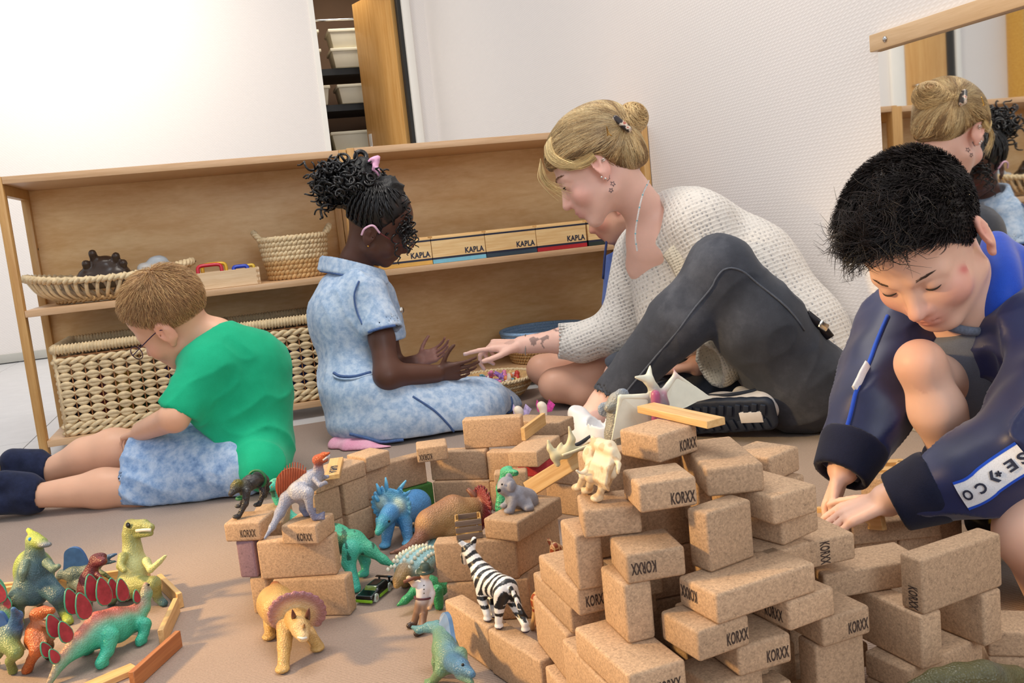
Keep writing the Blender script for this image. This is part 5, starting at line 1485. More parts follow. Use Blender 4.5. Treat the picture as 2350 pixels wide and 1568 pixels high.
# ================================================================== child behind the woman
def child_behind():
    SK, BL, LP = (222, 172, 146), (220, 148, 128), (196, 110, 104)
    root = empty('person', PZ(1400, 905)); tag(root, 'child in a blue shirt half hidden behind the woman', 'person')
    R = frame(camvec(-.78, -.55, .22), camvec(-.55, .80, .0))
    hd = Head(P(1412, 474, 2.64), R, 0.92, True)
    S = Sdf(0.02); hd.build(S, SK, LP, BL)
    nk = P(1455, 560, 2.70); to = P(1470, 720, 2.72); hp = P(1480, 840, 2.70)
    S.cap(hd.pt(0, -.03, -.03), nk, 0.038, 0.042, 0.03, SK); S.cap(nk, to, 0.05, 0.07, 0.04, SK); S.cap(to, hp, 0.07, 0.08, 0.04, SK)
    kA, kB = P(1243, 848, 2.70), P(1275, 884, 2.59)
    S.chain([hp + camvec(0, 0, .06), P(1340, 835, 2.72), kA], [0.062, 0.055, 0.040], 0.02, SK); S.chain([kA, P(1285, 892, 2.66), P(1380, 905, 2.66)], [0.040, 0.036, 0.028], 0.02, SK)
    S.chain([hp + camvec(0, 0, -.06), P(1370, 862, 2.60), kB], [0.062, 0.054, 0.045], 0.02, SK); S.chain([kB, P(1340, 905, 2.575), P(1440, 915, 2.57)], [0.043, 0.038, 0.028], 0.02, SK)
    S.chain([P(1420, 610, 2.66), P(1415, 740, 2.66), P(1340, 800, 2.70)], [0.034, 0.03, 0.022], 0.02, SK)
    obj('body', S.mesh('body', 0.005, 0.006), M_skin, root)
    T = Sdf(0.04); T.cap(P(1450, 600, 2.70), P(1462, 790, 2.70), 0.075, 0.10); T.cap(P(1425, 590, 2.66), P(1420, 740, 2.66), 0.046, 0.044, 0.03); T.cap(P(1430, 560, 2.69), P(1450, 585, 2.70), 0.05, 0.06)
    T.cut(nk + camvec(-.01, .004, 0), camvec(-.5, .85, 0), 0.004)
    sh = obj('shirt', T.mesh('shirt', 0.006, disp=folds(0.004, 10, camvec(0, 1, 0), 0.5, 4)), M_chambray, root)
    obj('placket', MB().tube(spline([P(1392, 556, 2.62), P(1388, 590, 2.60), P(1384, 640, 2.59)], 5), 0.007, 6, flat=0.4).mesh('placket', True), plain('navy edging', (36, 52, 104), 0.8, nscale=200), sh)
    D = Sdf(0.03); D.cap(hp, P(1385, 858, 2.62), 0.085, 0.066); D.cap(hp, P(1380, 842, 2.72), 0.085, 0.064); D.cut(P(1358, 855, 2.66), camvec(-1, 0, 0), 0.004); D.cut((0, 0, 0.003), (0, 0, -1), 0.002)
    obj('shorts', D.mesh('shorts', 0.006, disp=folds(0.003, 14, camvec(0, 1, 0), 0.5, 4)), M_denimblue, root)
    H = Sdf(0.01); hd.skull(H, None, 0.008, 0.01, False); H.cut(hd.pt(0, 0.06, 0.06), R @ np.array([0, 1.0, -0.3]), 0.01)
    obj('hair', H.mesh('hair', 0.006), plain('brown child hair', (120, 84, 54), 0.5, nscale=120, namt=0.3, bstr=0.4), root)
    for o in root.children: o.matrix_parent_inverse = Matrix.Translation(-root.location)
child_behind()

# ================================================================== boy in the navy tracksuit
def boy_right():
    SK, BL, LP = (236, 190, 166), (230, 166, 148), (208, 132, 120)
    root = empty('person', PZ(2250, 1300)); tag(root, 'dark-haired boy in a navy track jacket crouching over the blocks', 'person')
    R = frame(camvec(-.42, -.80, -.42), camvec(-.67, .59, -.45))
    s = 0.93
    c = P(2258, 548, 1.15) + R[:, 0] * 0.078 * s
    hd = Head(c, R, s, True)
    nk = P(2225, 690, 1.25)
    rsh, rel, rwr = P(2078, 760, 1.33), P(2003, 935, 1.27), P(1935, 1078, 1.235)
    lsh, lel, lwr = P(2385, 790, 1.20), P(2385, 1005, 1.08), P(2035, 1148, 1.145)
    che = P(2235, 800, 1.38); pel = P(2310, 960, 1.45)
    kn, an = P(2112, 838, 1.19), P(2215, 1095, 1.24)
    S = Sdf(0.018)
    hd.build(S, SK, LP, BL)
    S.cap(hd.pt(0, -0.03, -0.03), nk, 0.038, 0.043, 0.03, SK)
    S.cap(nk, che, 0.045, 0.08, 0.03, SK); S.cap(che, pel, 0.08, 0.085, 0.03, SK); S.cap(rsh, lsh, 0.035, None, 0.03, SK)
    S.chain([rsh, rel, rwr], [0.034, 0.029, 0.0205], 0.015, SK); S.chain([lsh, lel, lwr], [0.034, 0.029, 0.0205], 0.015, SK)
    S.chain([pel + camvec(0, 0, -.03), P(2215, 905, 1.33), kn], [0.056, 0.040, 0.026], 0.010, SK)
    S.ell(kn + camvec(-0.002, 0.004, -.004), (0.027, 0.029, 0.027), None, 0.015, (230, 174, 146))
    S.chain([kn, P(2150, 940, 1.20), an], [0.026, 0.033, 0.027], 0.014, SK)
    S.cap(an, P(2130, 1140, 1.13), 0.026, 0.02, 0.02, SK)
    k2 = P(2385, 1222, 1.07); S.chain([P(2480, 1120, 1.3), k2, P(2440, 1420, 1.15)], [0.06, 0.045, 0.03], 0.02, SK)
    hand(S, rwr, camvec(-.30, -.92, .05), camvec(.75, -.25, -.6), camvec(-.05, -.2, -1), 0.112, [(30, 40, 30), (32, 42, 30), (36, 44, 30), (40, 44, 30)], SK, (236, 196, 178), thumb=(.95, .28, .28), thumbcurl=(.1, .0), fr=0.050)
    hand(S, lwr, camvec(-.92, -.38, .15), camvec(.1, -.9, .3), camvec(-.1, -.2, 1), 0.112, [(20, 28, 20)] * 4, SK, (236, 196, 178), fr=0.050)
    def paint(V, C):
        for (px, py, d, r, col, a) in ((2213, 618, 1.08, 0.006, (206, 96, 96), .8), (2110, 915, 1.10, 0.014, (170, 110, 104), .4), (2098, 800, 1.08, 0.012, (200, 140, 120), .35)):
            p = P(px, py, d); v = V - CAMP; w = p - CAMP
            ds = np.linalg.norm(np.cross(v, nrm(w)), axis=1); m = np.exp(-(ds / r) ** 2) * (np.linalg.norm(V - p, axis=1) < 0.08)
            C = C * (1 - a * m[:, None]) + np.array(lin(col)) * a * m[:, None]
        return C
    obj('body', S.mesh('body', 0.0031, 0.005, paint=paint), M_skin, root)
    hd.lashes(root, M_lash, 0.0010, 0.006, (-1,)); hd.lashes(root, M_lash, 0.0010, 0.006, (1,)); hd.brows(root, (84, 64, 52), n=70, w=0.0005)
    # grey T-shirt
    T = Sdf(0.03)
    T.cap(P(2225, 735, 1.30), P(2240, 850, 1.34), 0.075, 0.085); T.cap(P(2232, 770, 1.28), P(2250, 880, 1.30), 0.074, 0.076); T.cap(P(2240, 850, 1.34), P(2290, 930, 1.38), 0.085, 0.08)
    T.cut(nk + camvec(-.008, -.014, 0), nrm(hd.c - nk) + camvec(-.2, .2, 0), 0.003); T.cap(nk, nk + nrm(hd.c - nk) * 0.1, 0.045, None, 0.004, None, 's')
    ts = obj('t_shirt', T.mesh('t_shirt', 0.0045, disp=folds(0.003, 14, camvec(.4, -1, 0), 0.4, 8)), M_grey, root)
    cr = [nk + camvec(-.008, -.016, 0) + 0.048 * (math.cos(a) * CR + math.sin(a) * nrm(np.cross(CR, nrm(hd.c - nk)))) for a in np.linspace(0, 2 * math.pi, 26, endpoint=False)]
    obj('neck_rib', MB().tube(cr, 0.0065, 8, True, 0.7).mesh('neck_rib', True), plain('grey rib', (104, 112, 128), 0.9, nscale=300, namt=0.2), ts)
    obj('print', MB().tube(spline([P(2238, 905, 1.255), P(2270, 930, 1.265), P(2310, 945, 1.29)], 5), 0.011, 8, flat=0.3).mesh('print', True), plain('teal print', (84, 196, 186), 0.8, nscale=60), ts)
    # jacket
    J = Sdf(0.03)
    J.cap(rsh, P(2030, 850, 1.30), 0.060, 0.052); J.cap(P(2030, 850, 1.30), rel, 0.052, 0.047); J.cap(rel, P(1958, 1030, 1.25), 0.046, 0.042)
    J.cap(rsh, P(2150, 730, 1.40), 0.060, 0.07); J.cap(P(2150, 730, 1.42), P(2260, 800, 1.50), 0.08, 0.10); J.cap(P(2260, 760, 1.48), P(2360, 760, 1.40), 0.11, 0.10); J.cap(P(2300, 800, 1.48), P(2340, 950, 1.48), 0.11, 0.10)
    J.cap(lsh, P(2330, 900, 1.30), 0.075, 0.06); J.cap(P(2345, 760, 1.22), P(2330, 850, 1.25), 0.055, 0.055); J.cap(P(2320, 870, 1.26), P(2335, 960, 1.28), 0.05, 0.05)
    J.cap(lsh, lel, 0.060, 0.054); J.chain([lel, P(2250, 1085, 1.10), P(2125, 1130, 1.125)], [0.054, 0.047, 0.040])
    J.cap(P(2195, 690, 1.16), P(2222, 880, 1.19), 0.046, 0.046, 0.01, None, 's'); J.cap(P(2222, 880, 1.19), P(2262, 950, 1.23), 0.044, 0.030, 0.01, None, 's')
    jd = folds(0.0055, 24, camvec(1, .45, 0), 0.26, 14)
    ja = obj('jacket', J.mesh('jacket', 0.0042, disp=jd, smooth_it=1), M_navy, root)
    def ontoJ(pts, off=0.002):
        p = np.asarray(pts, float)
        for _ in range(5): p = p - J.grad(p) * J.val(p)[:, None]
        n = J.grad(p); return p + n * (off + jd(p, n))[:, None]
    for (w, prev, nx) in ((P(1945, 1055, 1.24), rel, rwr), (P(2100, 1135, 1.13), lel, lwr)):
        d = nrm(nx - prev); Cf = Sdf(0.008); Cf.cap(w - d * 0.020, w + d * 0.030, 0.045, 0.036); Cf.cut(w + d * 0.026, d, 0.002); Cf.cut(w - d * 0.03, -d, 0.002); Cf.cap(w + d * 0.016, w + d * 0.06, 0.028, None, 0.002, None, 's')
        obj('cuff', Cf.mesh('cuff', 0.0035), M_navydark, ja)
    # collar
    Co = Sdf(0.012)
    for pts in ([P(2285, 560, 1.27), P(2300, 620, 1.22), P(2300, 680, 1.20), P(2285, 720, 1.215)], [P(2325, 590, 1.26), P(2340, 640, 1.235), P(2325, 690, 1.22)]):
        sp = spline(pts, 5)
        for a, b in zip(sp[:-1], sp[1:]): Co.cap(a, b, 0.018, 0.018)
    Co.cap(P(2285, 715, 1.21), P(2262, 745, 1.22), 0.013, 0.006)
    obj('collar', Co.mesh('collar', 0.004), M_cobalt, ja)
    # zip, badge
    zp = spline([P(2268, 745, 1.215), P(2268, 800, 1.225), P(2285, 880, 1.235), P(2308, 945, 1.245)], 10)
    obj('zip', MB().tube(zp, 0.0022, 6).mesh('zip', True), plain('navy zip', (40, 52, 104), 0.4, 0.2, nscale=400, namt=0.4), ja)
    # sleeve tape with lettering
    tp = ontoJ(spline([P(2195, 1172, 1.04), P(2240, 1150, 1.03), P(2300, 1110, 1.0), P(2370, 1065, 0.98)], 10), 0.0025)
    nn = J.grad(tp); tg = np.gradient(tp, axis=0); tg /= np.linalg.norm(tg, axis=1)[:, None]; sd = np.cross(tg, nn)
    def ribbon(off0, off1, lift):
        cols_ = [ontoJ(tp + sd * o_, lift) for o_ in np.linspace(off0, off1, 7)]; n = len(tp); v = np.concatenate(cols_); f = []
        for c_ in range(6):
            for i in range(n - 1): f.append((c_ * n + i, c_ * n + i + 1, (c_ + 1) * n + i + 1, (c_ + 1) * n + i))
        me_ = mesh_from('tape', v, f, True); return me_
    tb = obj('sleeve_tape', ribbon(-0.0165, 0.0165, 0.0015), M_whitefab, ja)
    obj('tape_edge', ribbon(-0.0195, -0.016, 0.0018), M_cobalt, tb); obj('tape_edge', ribbon(0.016, 0.0195, 0.0018), M_cobalt, tb)
    ltrs = 'CONVERSE'
    tl = np.concatenate([[0], np.cumsum(np.linalg.norm(np.diff(tp, axis=0), axis=1))])
    for ch, sp_ in (('O', 0.009), ('C', 0.026), ('*', 0.047), ('E', 0.066), ('S', 0.081), ('R', 0.096), ('E', 0.111)):
        if sp_ > tl[-1] - 0.004: break
        p = np.array([np.interp(sp_, tl, tp[:, k]) for k in range(3)]); n_ = J.grad(p[None])[0]; t_ = np.array([np.interp(sp_, tl, tg[:, k]) for k in range(3)])
        xx = nrm(-t_); zz = nrm(n_ - xx * (n_ @ xx)); yy = np.cross(zz, xx)
        if ch == '*':
            mb_ = MB()
            for i in range(5):
                a_ = math.pi / 2 + i * 2 * math.pi / 5; b_ = a_ + 4 * math.pi / 5
                mb_.tube([(0.0035 * math.cos(a_) - 0.003, 0.0035 * math.sin(a_), 0.0003), (0.0035 * math.cos(b_) - 0.003, 0.0035 * math.sin(b_), 0.0003)], 0.0007, 4)
            mb_.add([(-0.001, 0.0075, 0.0004), (0.003, 0.0075, 0.0004), (0.0075, 0, 0.0004), (0.003, -0.0075, 0.0004), (-0.001, -0.0075, 0.0004), (0.0035, 0, 0.0004)], [(0, 1, 2, 5), (5, 2, 3, 4)])
            me = mb_.mesh('emblem')
        else: me = text_mesh(ch, 0.0105, 0.0130, 0.03)
        o = obj('emblem' if ch == '*' else 'letter', me, M_inkblue, tb)
        o.matrix_basis = Matrix([[*r, q] for r, q in zip(np.stack([xx, yy, zz], 1).tolist(), (ontoJ(p[None], 0.0028)[0]).tolist())] + [[0, 0, 0, 1]])
    # right-shoulder tape
    t2 = ontoJ(spline([P(1975, 800, 1.22), P(1960, 850, 1.22), P(1950, 880, 1.22)], 6), 0.002)
    obj('sleeve_tape', MB().tube(t2, 0.010, 8, flat=0.3).mesh('sleeve_tape', True), M_whitefab, ja)
    piping = ontoJ(spline([P(2022, 690, 1.26), P(2002, 760, 1.25), P(1985, 830, 1.24), P(1950, 910, 1.22), P(1915, 990, 1.2), P(1893, 1040, 1.2)], 8), 0.001)
    obj('piping', MB().tube(piping, 0.0028, 6).mesh('piping', True), M_cobalt, ja)
    bdg = P(2332, 842, 1.175); 
    bdg = ontoJ(bdg[None], 0.002)[0]; n_ = J.grad(bdg[None])[0]
    xx = nrm(np.cross(CU, n_)); yy = np.cross(n_, xx)
    bo = obj('badge', MB().lathe([(0, -0.001), (0.0165, -0.001), (0.0165, 0.0012), (0, 0.0014)], (0, 0, 0), 24).mesh('badge'), plain('grey badge', (168, 160, 148), 0.7, nscale=40), ja)
    bo.matrix_basis = Matrix([[*r, q] for r, q in zip(np.stack([xx, yy, n_], 1).tolist(), bdg.tolist())] + [[0, 0, 0, 1]])
    me = MB()
    for i in range(5):
        a = math.pi / 2 + i * 2 * math.pi / 5; b = a + 4 * math.pi / 5
        me.tube([(0.008 * math.cos(a), 0.008 * math.sin(a), 0.0016), (0.008 * math.cos(b), 0.008 * math.sin(b), 0.0016)], 0.0012, 4)
    obj('badge_star', me.mesh('badge_star'), M_inkblue, bo)
    # shorts: green leg and black patterned leg
    G = Sdf(0.02); G.cap(pel + camvec(.0, .0, -.02), P(2255, 955, 1.36), 0.080, 0.070); G.cut(P(2246, 950, 1.35), P(2110, 812, 1.125) - pel, 0.003)
    obj('shorts', G.mesh('shorts', 0.005, disp=folds(0.003, 14, (0, 0, 1), 0.5, 3)), plain('green shorts', (32, 84, 58), 0.8, nscale=200, namt=0.15), root)
    K = Sdf(0.02); K.cap(P(2270, 1195, 1.22), P(2400, 1185, 1.22), 0.030, 0.05); K.cap(P(2450, 1100, 1.32), P(2400, 1190, 1.18), 0.07, 0.05)
    def kp(V, C):
        C = np.tile(lin(22, 22, 26), (len(V), 1)); n = vnoise(V * np.array([1, 1, .45]), 75, 2); C[n > 0.30] = lin(196, 176, 40); return C
    obj('shorts_leg', K.mesh('shorts_leg', 0.004, paint=kp), vcol('printed shorts', 0.8, 0), root)
    # shoe behind the shin
    sh = Sdf(0.015); sh.cap(P(2165, 1050, 1.36), P(2230, 1090, 1.36), 0.030, 0.034); sh.cap(an, P(2120, 1150, 1.13), 0.036, 0.030)
    obj('shoe', sh.mesh('shoe', 0.005), M_navydark, root)
    # hair: short at the sides, spiky on top and in front
    rg = np.random.default_rng(14)
    H = Sdf(0.01); hd.skull(H, None, 0.0040, 0.01, False); H.ell(hd.pt(0, 0.01, 0.085), hd.rad(0.064, 0.080, 0.062), R, 0.02)
    H.cut(hd.pt(0, 0.072, 0.082), R @ np.array([0, 0.80, -0.60]), 0.010); H.cut(hd.pt(0, -0.09, -0.020), R @ np.array([0, 0.2, -1.0]), 0.008); H.cut(hd.pt(0, 0.030, 0.0), R @ np.array([0, 1.0, -0.55]), 0.01)
    V, Q = H.net(0.004)
    hm = obj('hair', mesh_from('hair', relax(V, Q, 1), Q, True, np.tile(lin(34, 27, 25), (len(V), 1))), M_hairmat, root)
    roots = hair_roots(V, Q, 8500, rg, lambda x: (hdskull(hd, x) > 0.001).astype(float))
    q = (roots - hd.c) @ R / s
    top = np.clip((q[:, 2] - 0.02) / 0.08, 0, 1); frn = np.clip((q[:, 1] + 0.04) / 0.12, 0, 1)
    clump = np.clip(vnoise(roots, 70, 9) * 1.2 + 0.5, 0, 1.3)
    side = np.clip((np.abs(q[:, 0]) - 0.045) / 0.03, 0, 1)
    ln = 0.006 + 0.014 * top * (1 - 0.6 * side) + 0.046 * top * frn ** 1.5 * (0.25 + clump)
    up_ = R[:, 2]; fw = R[:, 1]
    whorl = hd.pt(0.0, -0.05, 0.11)
    def flow(p): return nrmrows(p - whorl) * 0.55 + fw * 0.45 + up_ * 0.55 + 0.45 * np.stack([vnoise(p, 55, k) for k in (1, 2, 3)], 1)
    pa = groom(H, roots, flow, ln, 5, lambda t: 0.40 - 0.05 * t, 0.25, hug=False, rng=rg)
    V2, F2, C2 = strands(pa, 0.00075, tint((30, 24, 23), len(pa), rg, 0.3, (56, 48, 48), 0.2), taper=0.15)
    obj('hair_strands', mesh_from('hair_strands', V2, F2, True, C2), M_hairmat, hm)
    for o in root.children: o.matrix_parent_inverse = Matrix.Translation(-root.location)
def nrmrows(v): return v / (np.linalg.norm(v, axis=1)[:, None] + 1e-9)
boy_right()

# ================================================================== toy animals
M_toy = vcol("moulded rubber", 0.40, 420, 0.7, 0.45, 0.0, 0.0012, 0.14, 90, voro=True)
Sdf.RS, Sdf.ES, Sdf.KS = 0.86, 0.93, 0.5
M_toys = vcol('smooth painted plastic', 0.35, 0, spec=0.5, namt=0.05, nscale=80)
def vplane(b, a):
    """vertical plane through floor point b along a: pixel -> point in the toy's middle plane, moved sideways by off"""
    b = np.asarray(b, float); a = np.asarray(a, float); a = nrm([a[0], a[1], 0]); n = np.array([-a[1], a[0], 0.0])
    if n @ CF > 0: n = -n       # n points to the viewer
    def Q(px, py, off=0.0):
        r = CF + CR * (px - IMW / 2) / FPX - CU * (py - IMH / 2) / FPX
        t = ((b - CAMP) @ n) / (r @ n)
        return CAMP + r * t + n * off
    Q.n = n; Q.a = a
    return Q
def flatshape(pts, thick, nrmv, name, bevel=0.0006):
    """thin solid from an outline"""
    p = np.asarray(pts, float); n = len(p); nv = nrm(nrmv) * thick / 2
    v = np.concatenate([p + nv, p - nv]); f = [tuple(range(n)), tuple(range(2 * n - 1, n - 1, -1))]
    f += [(i, i + n, (i + 1) % n + n, (i + 1) % n) for i in range(n)]
    me = mesh_from(name, v, f, False)
    bm = bmesh.new(); bm.from_mesh(me); bmesh.ops.recalc_face_normals(bm, faces=bm.faces); bm.to_mesh(me); bm.free()
    return me
M_teye = plain('black glossy eye', (18, 14, 12), 0.15, nscale=30)
M_teeth = plain('white tooth paint', (226, 222, 212), 0.4, nscale=60)
def toy(name, label, cat, base, S, res=0.002, tau=0.003, mat=None, disp=None, paint=None, group='toy animals'):
    root = empty(name, base); tag(root, label, cat, group)
    b = obj('body', S.mesh('body', res, tau, disp=disp, paint=paint, smooth_it=1), mat or M_toy, root)
    return root
def fin(root):
    bpy.context.view_layer.update()
    for o in root.children: o.matrix_parent_inverse = Matrix.Translation(-root.location)
    return root
def leg(S, hip, knee, ankle, toe, r, k, col, foot=None):
    S.cap(hip, knee, r[0], r[1], k, col); S.cap(knee, ankle, r[1], r[2], k, col); S.cap(ankle, toe, r[2], r[3], k, foot or col)

# ---- big teal stegosaurus with red plates
def steg(label, tail, spine, rad, feet, plates, cols, head_up=True, res=0.002):
    TE, RD = cols
    nh, nf, fh, ff = [PZ(*f) for f in feet]
    hb, fb = (nh + fh) / 2, (nf + ff) / 2
    Q = vplane(hb, fb - hb); w = abs((nh - hb) @ Q.n)
    S = Sdf(0.008); rad = [r_ * 1.13 for r_ in rad]
    sp = [Q(*p) for p in spine]
    for i in range(len(sp) - 1):
        S.cap(sp[i], sp[i + 1], rad[i], rad[i + 1], 0.010, TE)
        up = np.array([0, 0, 1.0])
        S.cap(sp[i] + up * rad[i] * 0.62, sp[i + 1] + up * rad[i + 1] * 0.62, rad[i] * 0.55, rad[i + 1] * 0.55, 0.006, RD)
    hip, sho = Q(*spine[3]), Q(*spine[5])
    for f, h, sgn, rr in ((nh, hip, 1, 1.0), (fh, hip, -1, 1.0), (nf, sho, 1, 0.8), (ff, sho, -1, 0.8)):
        top = h + Q.n * sgn * w * 0.75 + np.array([0, 0, -0.004]); f = f + np.array([0, 0, 0.005]); kn = top * 0.45 + f * 0.55 + Q.a * 0.004
        S.cap(top, kn, 0.015 * rr, 0.010 * rr, 0.008, TE); S.cap(kn, f + np.array([0, 0, 0.004]), 0.0095 * rr, 0.008 * rr, 0.006, TE); S.cap(f, f + Q.a * 0.008, 0.0065, 0.006, 0.004, TE)
    S.cut((0, 0, 0.0006), (0, 0, -1), 0.001)
    root = toy('stegosaurus', label, 'toy dinosaur', hb, S, res)
    for (px, py, h, off, tw) in plates:
        c = Q(px, py, off); ht = h / FPX * np.linalg.norm((c - CAMP) @ CF)
        tl = nrm(camvec(-0.25, 1, 0) + Q.a * tw); sd = nrm(np.cross(tl, Q.n)); prof = []
        for t in np.linspace(0, 2 * math.pi, 14, endpoint=False):
            yy = (0.5 - 0.5 * math.cos(t)); xx = math.sin(t) * (0.62 + 0.25 * math.cos(t)) * 0.52
            prof.append(c + tl * (yy - 0.25) * ht * 1.1 + sd * xx * ht)
        pl = obj('plate', flatshape(prof, 0.0028, Q.n, 'plate'), plain('dark red plate', (152, 46, 58), 0.45, nscale=120, namt=0.25), root)
        obj('plate_rim', MB().tube(prof, 0.0014, 5, True).mesh('plate_rim', True), plain('teal plate rim', (64, 150, 118), 0.4, nscale=80), pl)
    hd = sp[-1]
    ball('eye', hd + Q.n * 0.006 + np.array([0, 0, 0.003]), 0.0016, M_teye, root)
    fin(root)
steg('large teal stegosaurus with red plates beside the planks', None,
     [(108, 1578), (140, 1520), (178, 1484), (226, 1450), (268, 1438), (305, 1424), (328, 1395), (336, 1362), (335, 1346)],
     [0.003, 0.008, 0.014, 0.0225, 0.0225, 0.017, 0.010, 0.008, 0.005],
     [(232, 1537), (321, 1484), (199, 1505), (293, 1457)],
     [(312, 1376, 26, .002, .1), (300, 1372, 22, -.008, .1), (278, 1366, 46, .004, .05), (272, 1364, 42, -.010, .05), (234, 1372, 58, .006, 0), (226, 1366, 56, -.010, 0),
      (188, 1404, 56, .006, -.1), (180, 1396, 54, -.010, -.1), (147, 1460, 46, .006, -.2), (137, 1450, 50, -.008, -.2), (122, 1512, 32, .005, -.3), (116, 1500, 34, -.006, -.3)],
     ((62, 176, 146), (214, 82, 76)))
steg('second teal stegosaurus half cut off by the left picture edge', None,
     [(-170, 1440), (-130, 1430), (-90, 1412), (-50, 1400), (-20, 1402), (10, 1410), (30, 1420), (40, 1428), (48, 1434)],
     [0.003, 0.007, 0.012, 0.018, 0.018, 0.014, 0.009, 0.007, 0.005],
     [(-50, 1475), (18, 1460), (-60, 1450), (8, 1445)],
     [(20, 1388, 26, .004, .1), (2, 1368, 48, .004, 0), (-30, 1356, 54, .004, 0), (-8, 1366, 44, -.010, 0)],
     ((62, 166, 120), (208, 82, 76)))

# ---- upright two-legged dinosaurs
def biped(name, label, cat, base, yaw_to, Q, spine, rad, cols, legs, arms, headfn, res=0.0022, tail=None, mat=None, group='toy animals', blend=0.010, cutz=0.0006):
    S = Sdf(blend)
    for i in range(len(spine) - 1): S.cap(spine[i], spine[i + 1], rad[i], rad[i + 1], blend, cols[min(i, len(cols) - 1)])
    for l in legs: leg(S, *l)
    for a in arms:
        for i in range(len(a[0]) - 1): S.cap(a[0][i], a[0][i + 1], a[1][i], a[1][i + 1], 0.003, a[2])
    if headfn: headfn(S)
    if cutz is not None: S.cut((0, 0, cutz), (0, 0, -1), 0.001)
    return toy(name, label, cat, base, S, res, mat=mat, group=group)
def allosaur():
    b = (PZ(373, 1386) + PZ(262, 1378)) / 2
    d = 1.46; C1, C2, C3 = (150, 152, 92), (206, 208, 146), (58, 96, 104)
    def hf(S):
        S.cap(P(302, 1212, d), P(330, 1206, d - .012), 0.0150, 0.0115, 0.004, C1); S.cap(P(330, 1207, d - .012), P(346, 1211, d - .02), 0.0105, 0.0075, 0.004, C1)
        S.cap(P(305, 1226, d), P(346, 1224, d - .02), 0.0095, 0.0055, 0.003, C1); S.ell(P(300, 1202, d), (0.010, 0.010, 0.008), None, 0.004, (120, 116, 66))
    S_legs = [(P(300, 1345, d - .01), P(352, 1340, d - .03), P(362, 1372, d - .015), PZ(376, 1386, 0.004), (0.020, 0.013, 0.0075, 0.008), 0.008, C1, C3), (P(285, 1345, d + .01), P(262, 1350, d + .0), P(258, 1375, d), PZ(256, 1384, 0.004), (0.020, 0.012, 0.008, 0.008), 0.008, C1, C3)]
    arms = [([P(336, 1288, d - .02), P(345, 1308, d - .03), P(366, 1290, d - .04), P(380, 1276, d - .045)], [0.008, 0.006, 0.005, 0.003], C2), ([P(282, 1278, d - .02), P(276, 1300, d - .035), P(286, 1310, d - .045)], [0.009, 0.007, 0.005], C1)]
    r = biped('allosaurus', 'tall olive dinosaur with bared teeth standing upright behind the stegosaurus', 'toy dinosaur', b, None, None,
              [P(300, 1225, d), P(304, 1262, d), P(308, 1300, d), P(302, 1340, d), P(285, 1362, d + .04), P(262, 1385, d + .12)], [0.0155, 0.0165, 0.0250, 0.0255, 0.015, 0.004], [C1, C2, C2, C1, C1], S_legs, arms, hf)
    obj('teeth', MB().tube(spline([P(312, 1219, d - .018), P(330, 1217, d - .026), P(347, 1217, d - .026)], 6), 0.0026, 6, flat=0.6).mesh('teeth', True), M_teeth, r)
    e = obj('eye', MB().lathe([(0, -.001), (0.0045, 0), (0, 0.002)], P(294, 1206, d - .016), 12, frame(camvec(0, 1, 0), camvec(-.3, 0, -1))).mesh('eye', True), M_teye, r)
    fin(r)
allosaur()
def parasaur():
    d = 1.44; C1, C2, C3 = (104, 124, 110), (150, 166, 72), (62, 92, 104)
    b = (PZ(45, 1432) + PZ(157, 1427)) / 2
    def hf(S):
        S.cap(P(78, 1240, d), P(97, 1246, d - .015), 0.0145, 0.010, 0.004, C2); S.cap(P(80, 1232, d), P(65, 1217, d + .01), 0.0075, 0.0045, 0.005, (186, 196, 70)); S.ell(P(103, 1250, d - .02), (0.0105, 0.012, 0.0048), frame(camvec(1, 0, -.4), CU), 0.003, (120, 124, 134))
        S.ell(P(78, 1312, d + .012), (0.032, 0.022, 0.040), None, 0.01, C2)
    legs = [(P(60, 1340, d), P(40, 1370, d - .02), P(42, 1410, d), PZ(44, 1433, 0.004), (0.021, 0.015, 0.009, 0.0085), 0.01, C1, C2), (P(100, 1340, d), P(132, 1368, d - .02), P(148, 1405, d), PZ(158, 1428, 0.004), (0.021, 0.015, 0.009, 0.0085), 0.01, C3, C2)]
    arms = [([P(58, 1295, d - .02), P(52, 1315, d - .03), P(52, 1332, d - .03)], [0.009, 0.007, 0.004], C1), ([P(108, 1292, d - .02), P(122, 1306, d - .03), P(134, 1300, d - .035)], [0.009, 0.007, 0.005], C1)]
    r = biped('parasaurolophus', 'green and grey duck-billed dinosaur with a head crest at the left', 'toy dinosaur', b, None, None,
              [P(78, 1250, d), P(80, 1272, d), P(80, 1310, d), P(78, 1352, d), P(84, 1368, d + .03), P(90, 1390, d + .08)], [0.0145, 0.0150, 0.027, 0.029, 0.017, 0.004], [C1, C3, C3, C3, C1], legs, arms, hf)
    ball('eye', P(69, 1238, d - .0125), 0.003, plain('blue painted eye', (52, 128, 186), 0.25, nscale=50), r)
    fin(r)
parasaur()
def sail(root, Q, pts, thick, rgb, name='sail', ribs=0, ribcol=None, n=None):
    p = spline([Q(*x) if not isinstance(x, np.ndarray) else x for x in pts], 6)
    o = obj(name, flatshape(p, thick, n if n is not None else Q.n, name), plain(f'sail {rgb}', rgb, 0.45, nscale=90, namt=0.18, bstr=0.3), root)
    return o
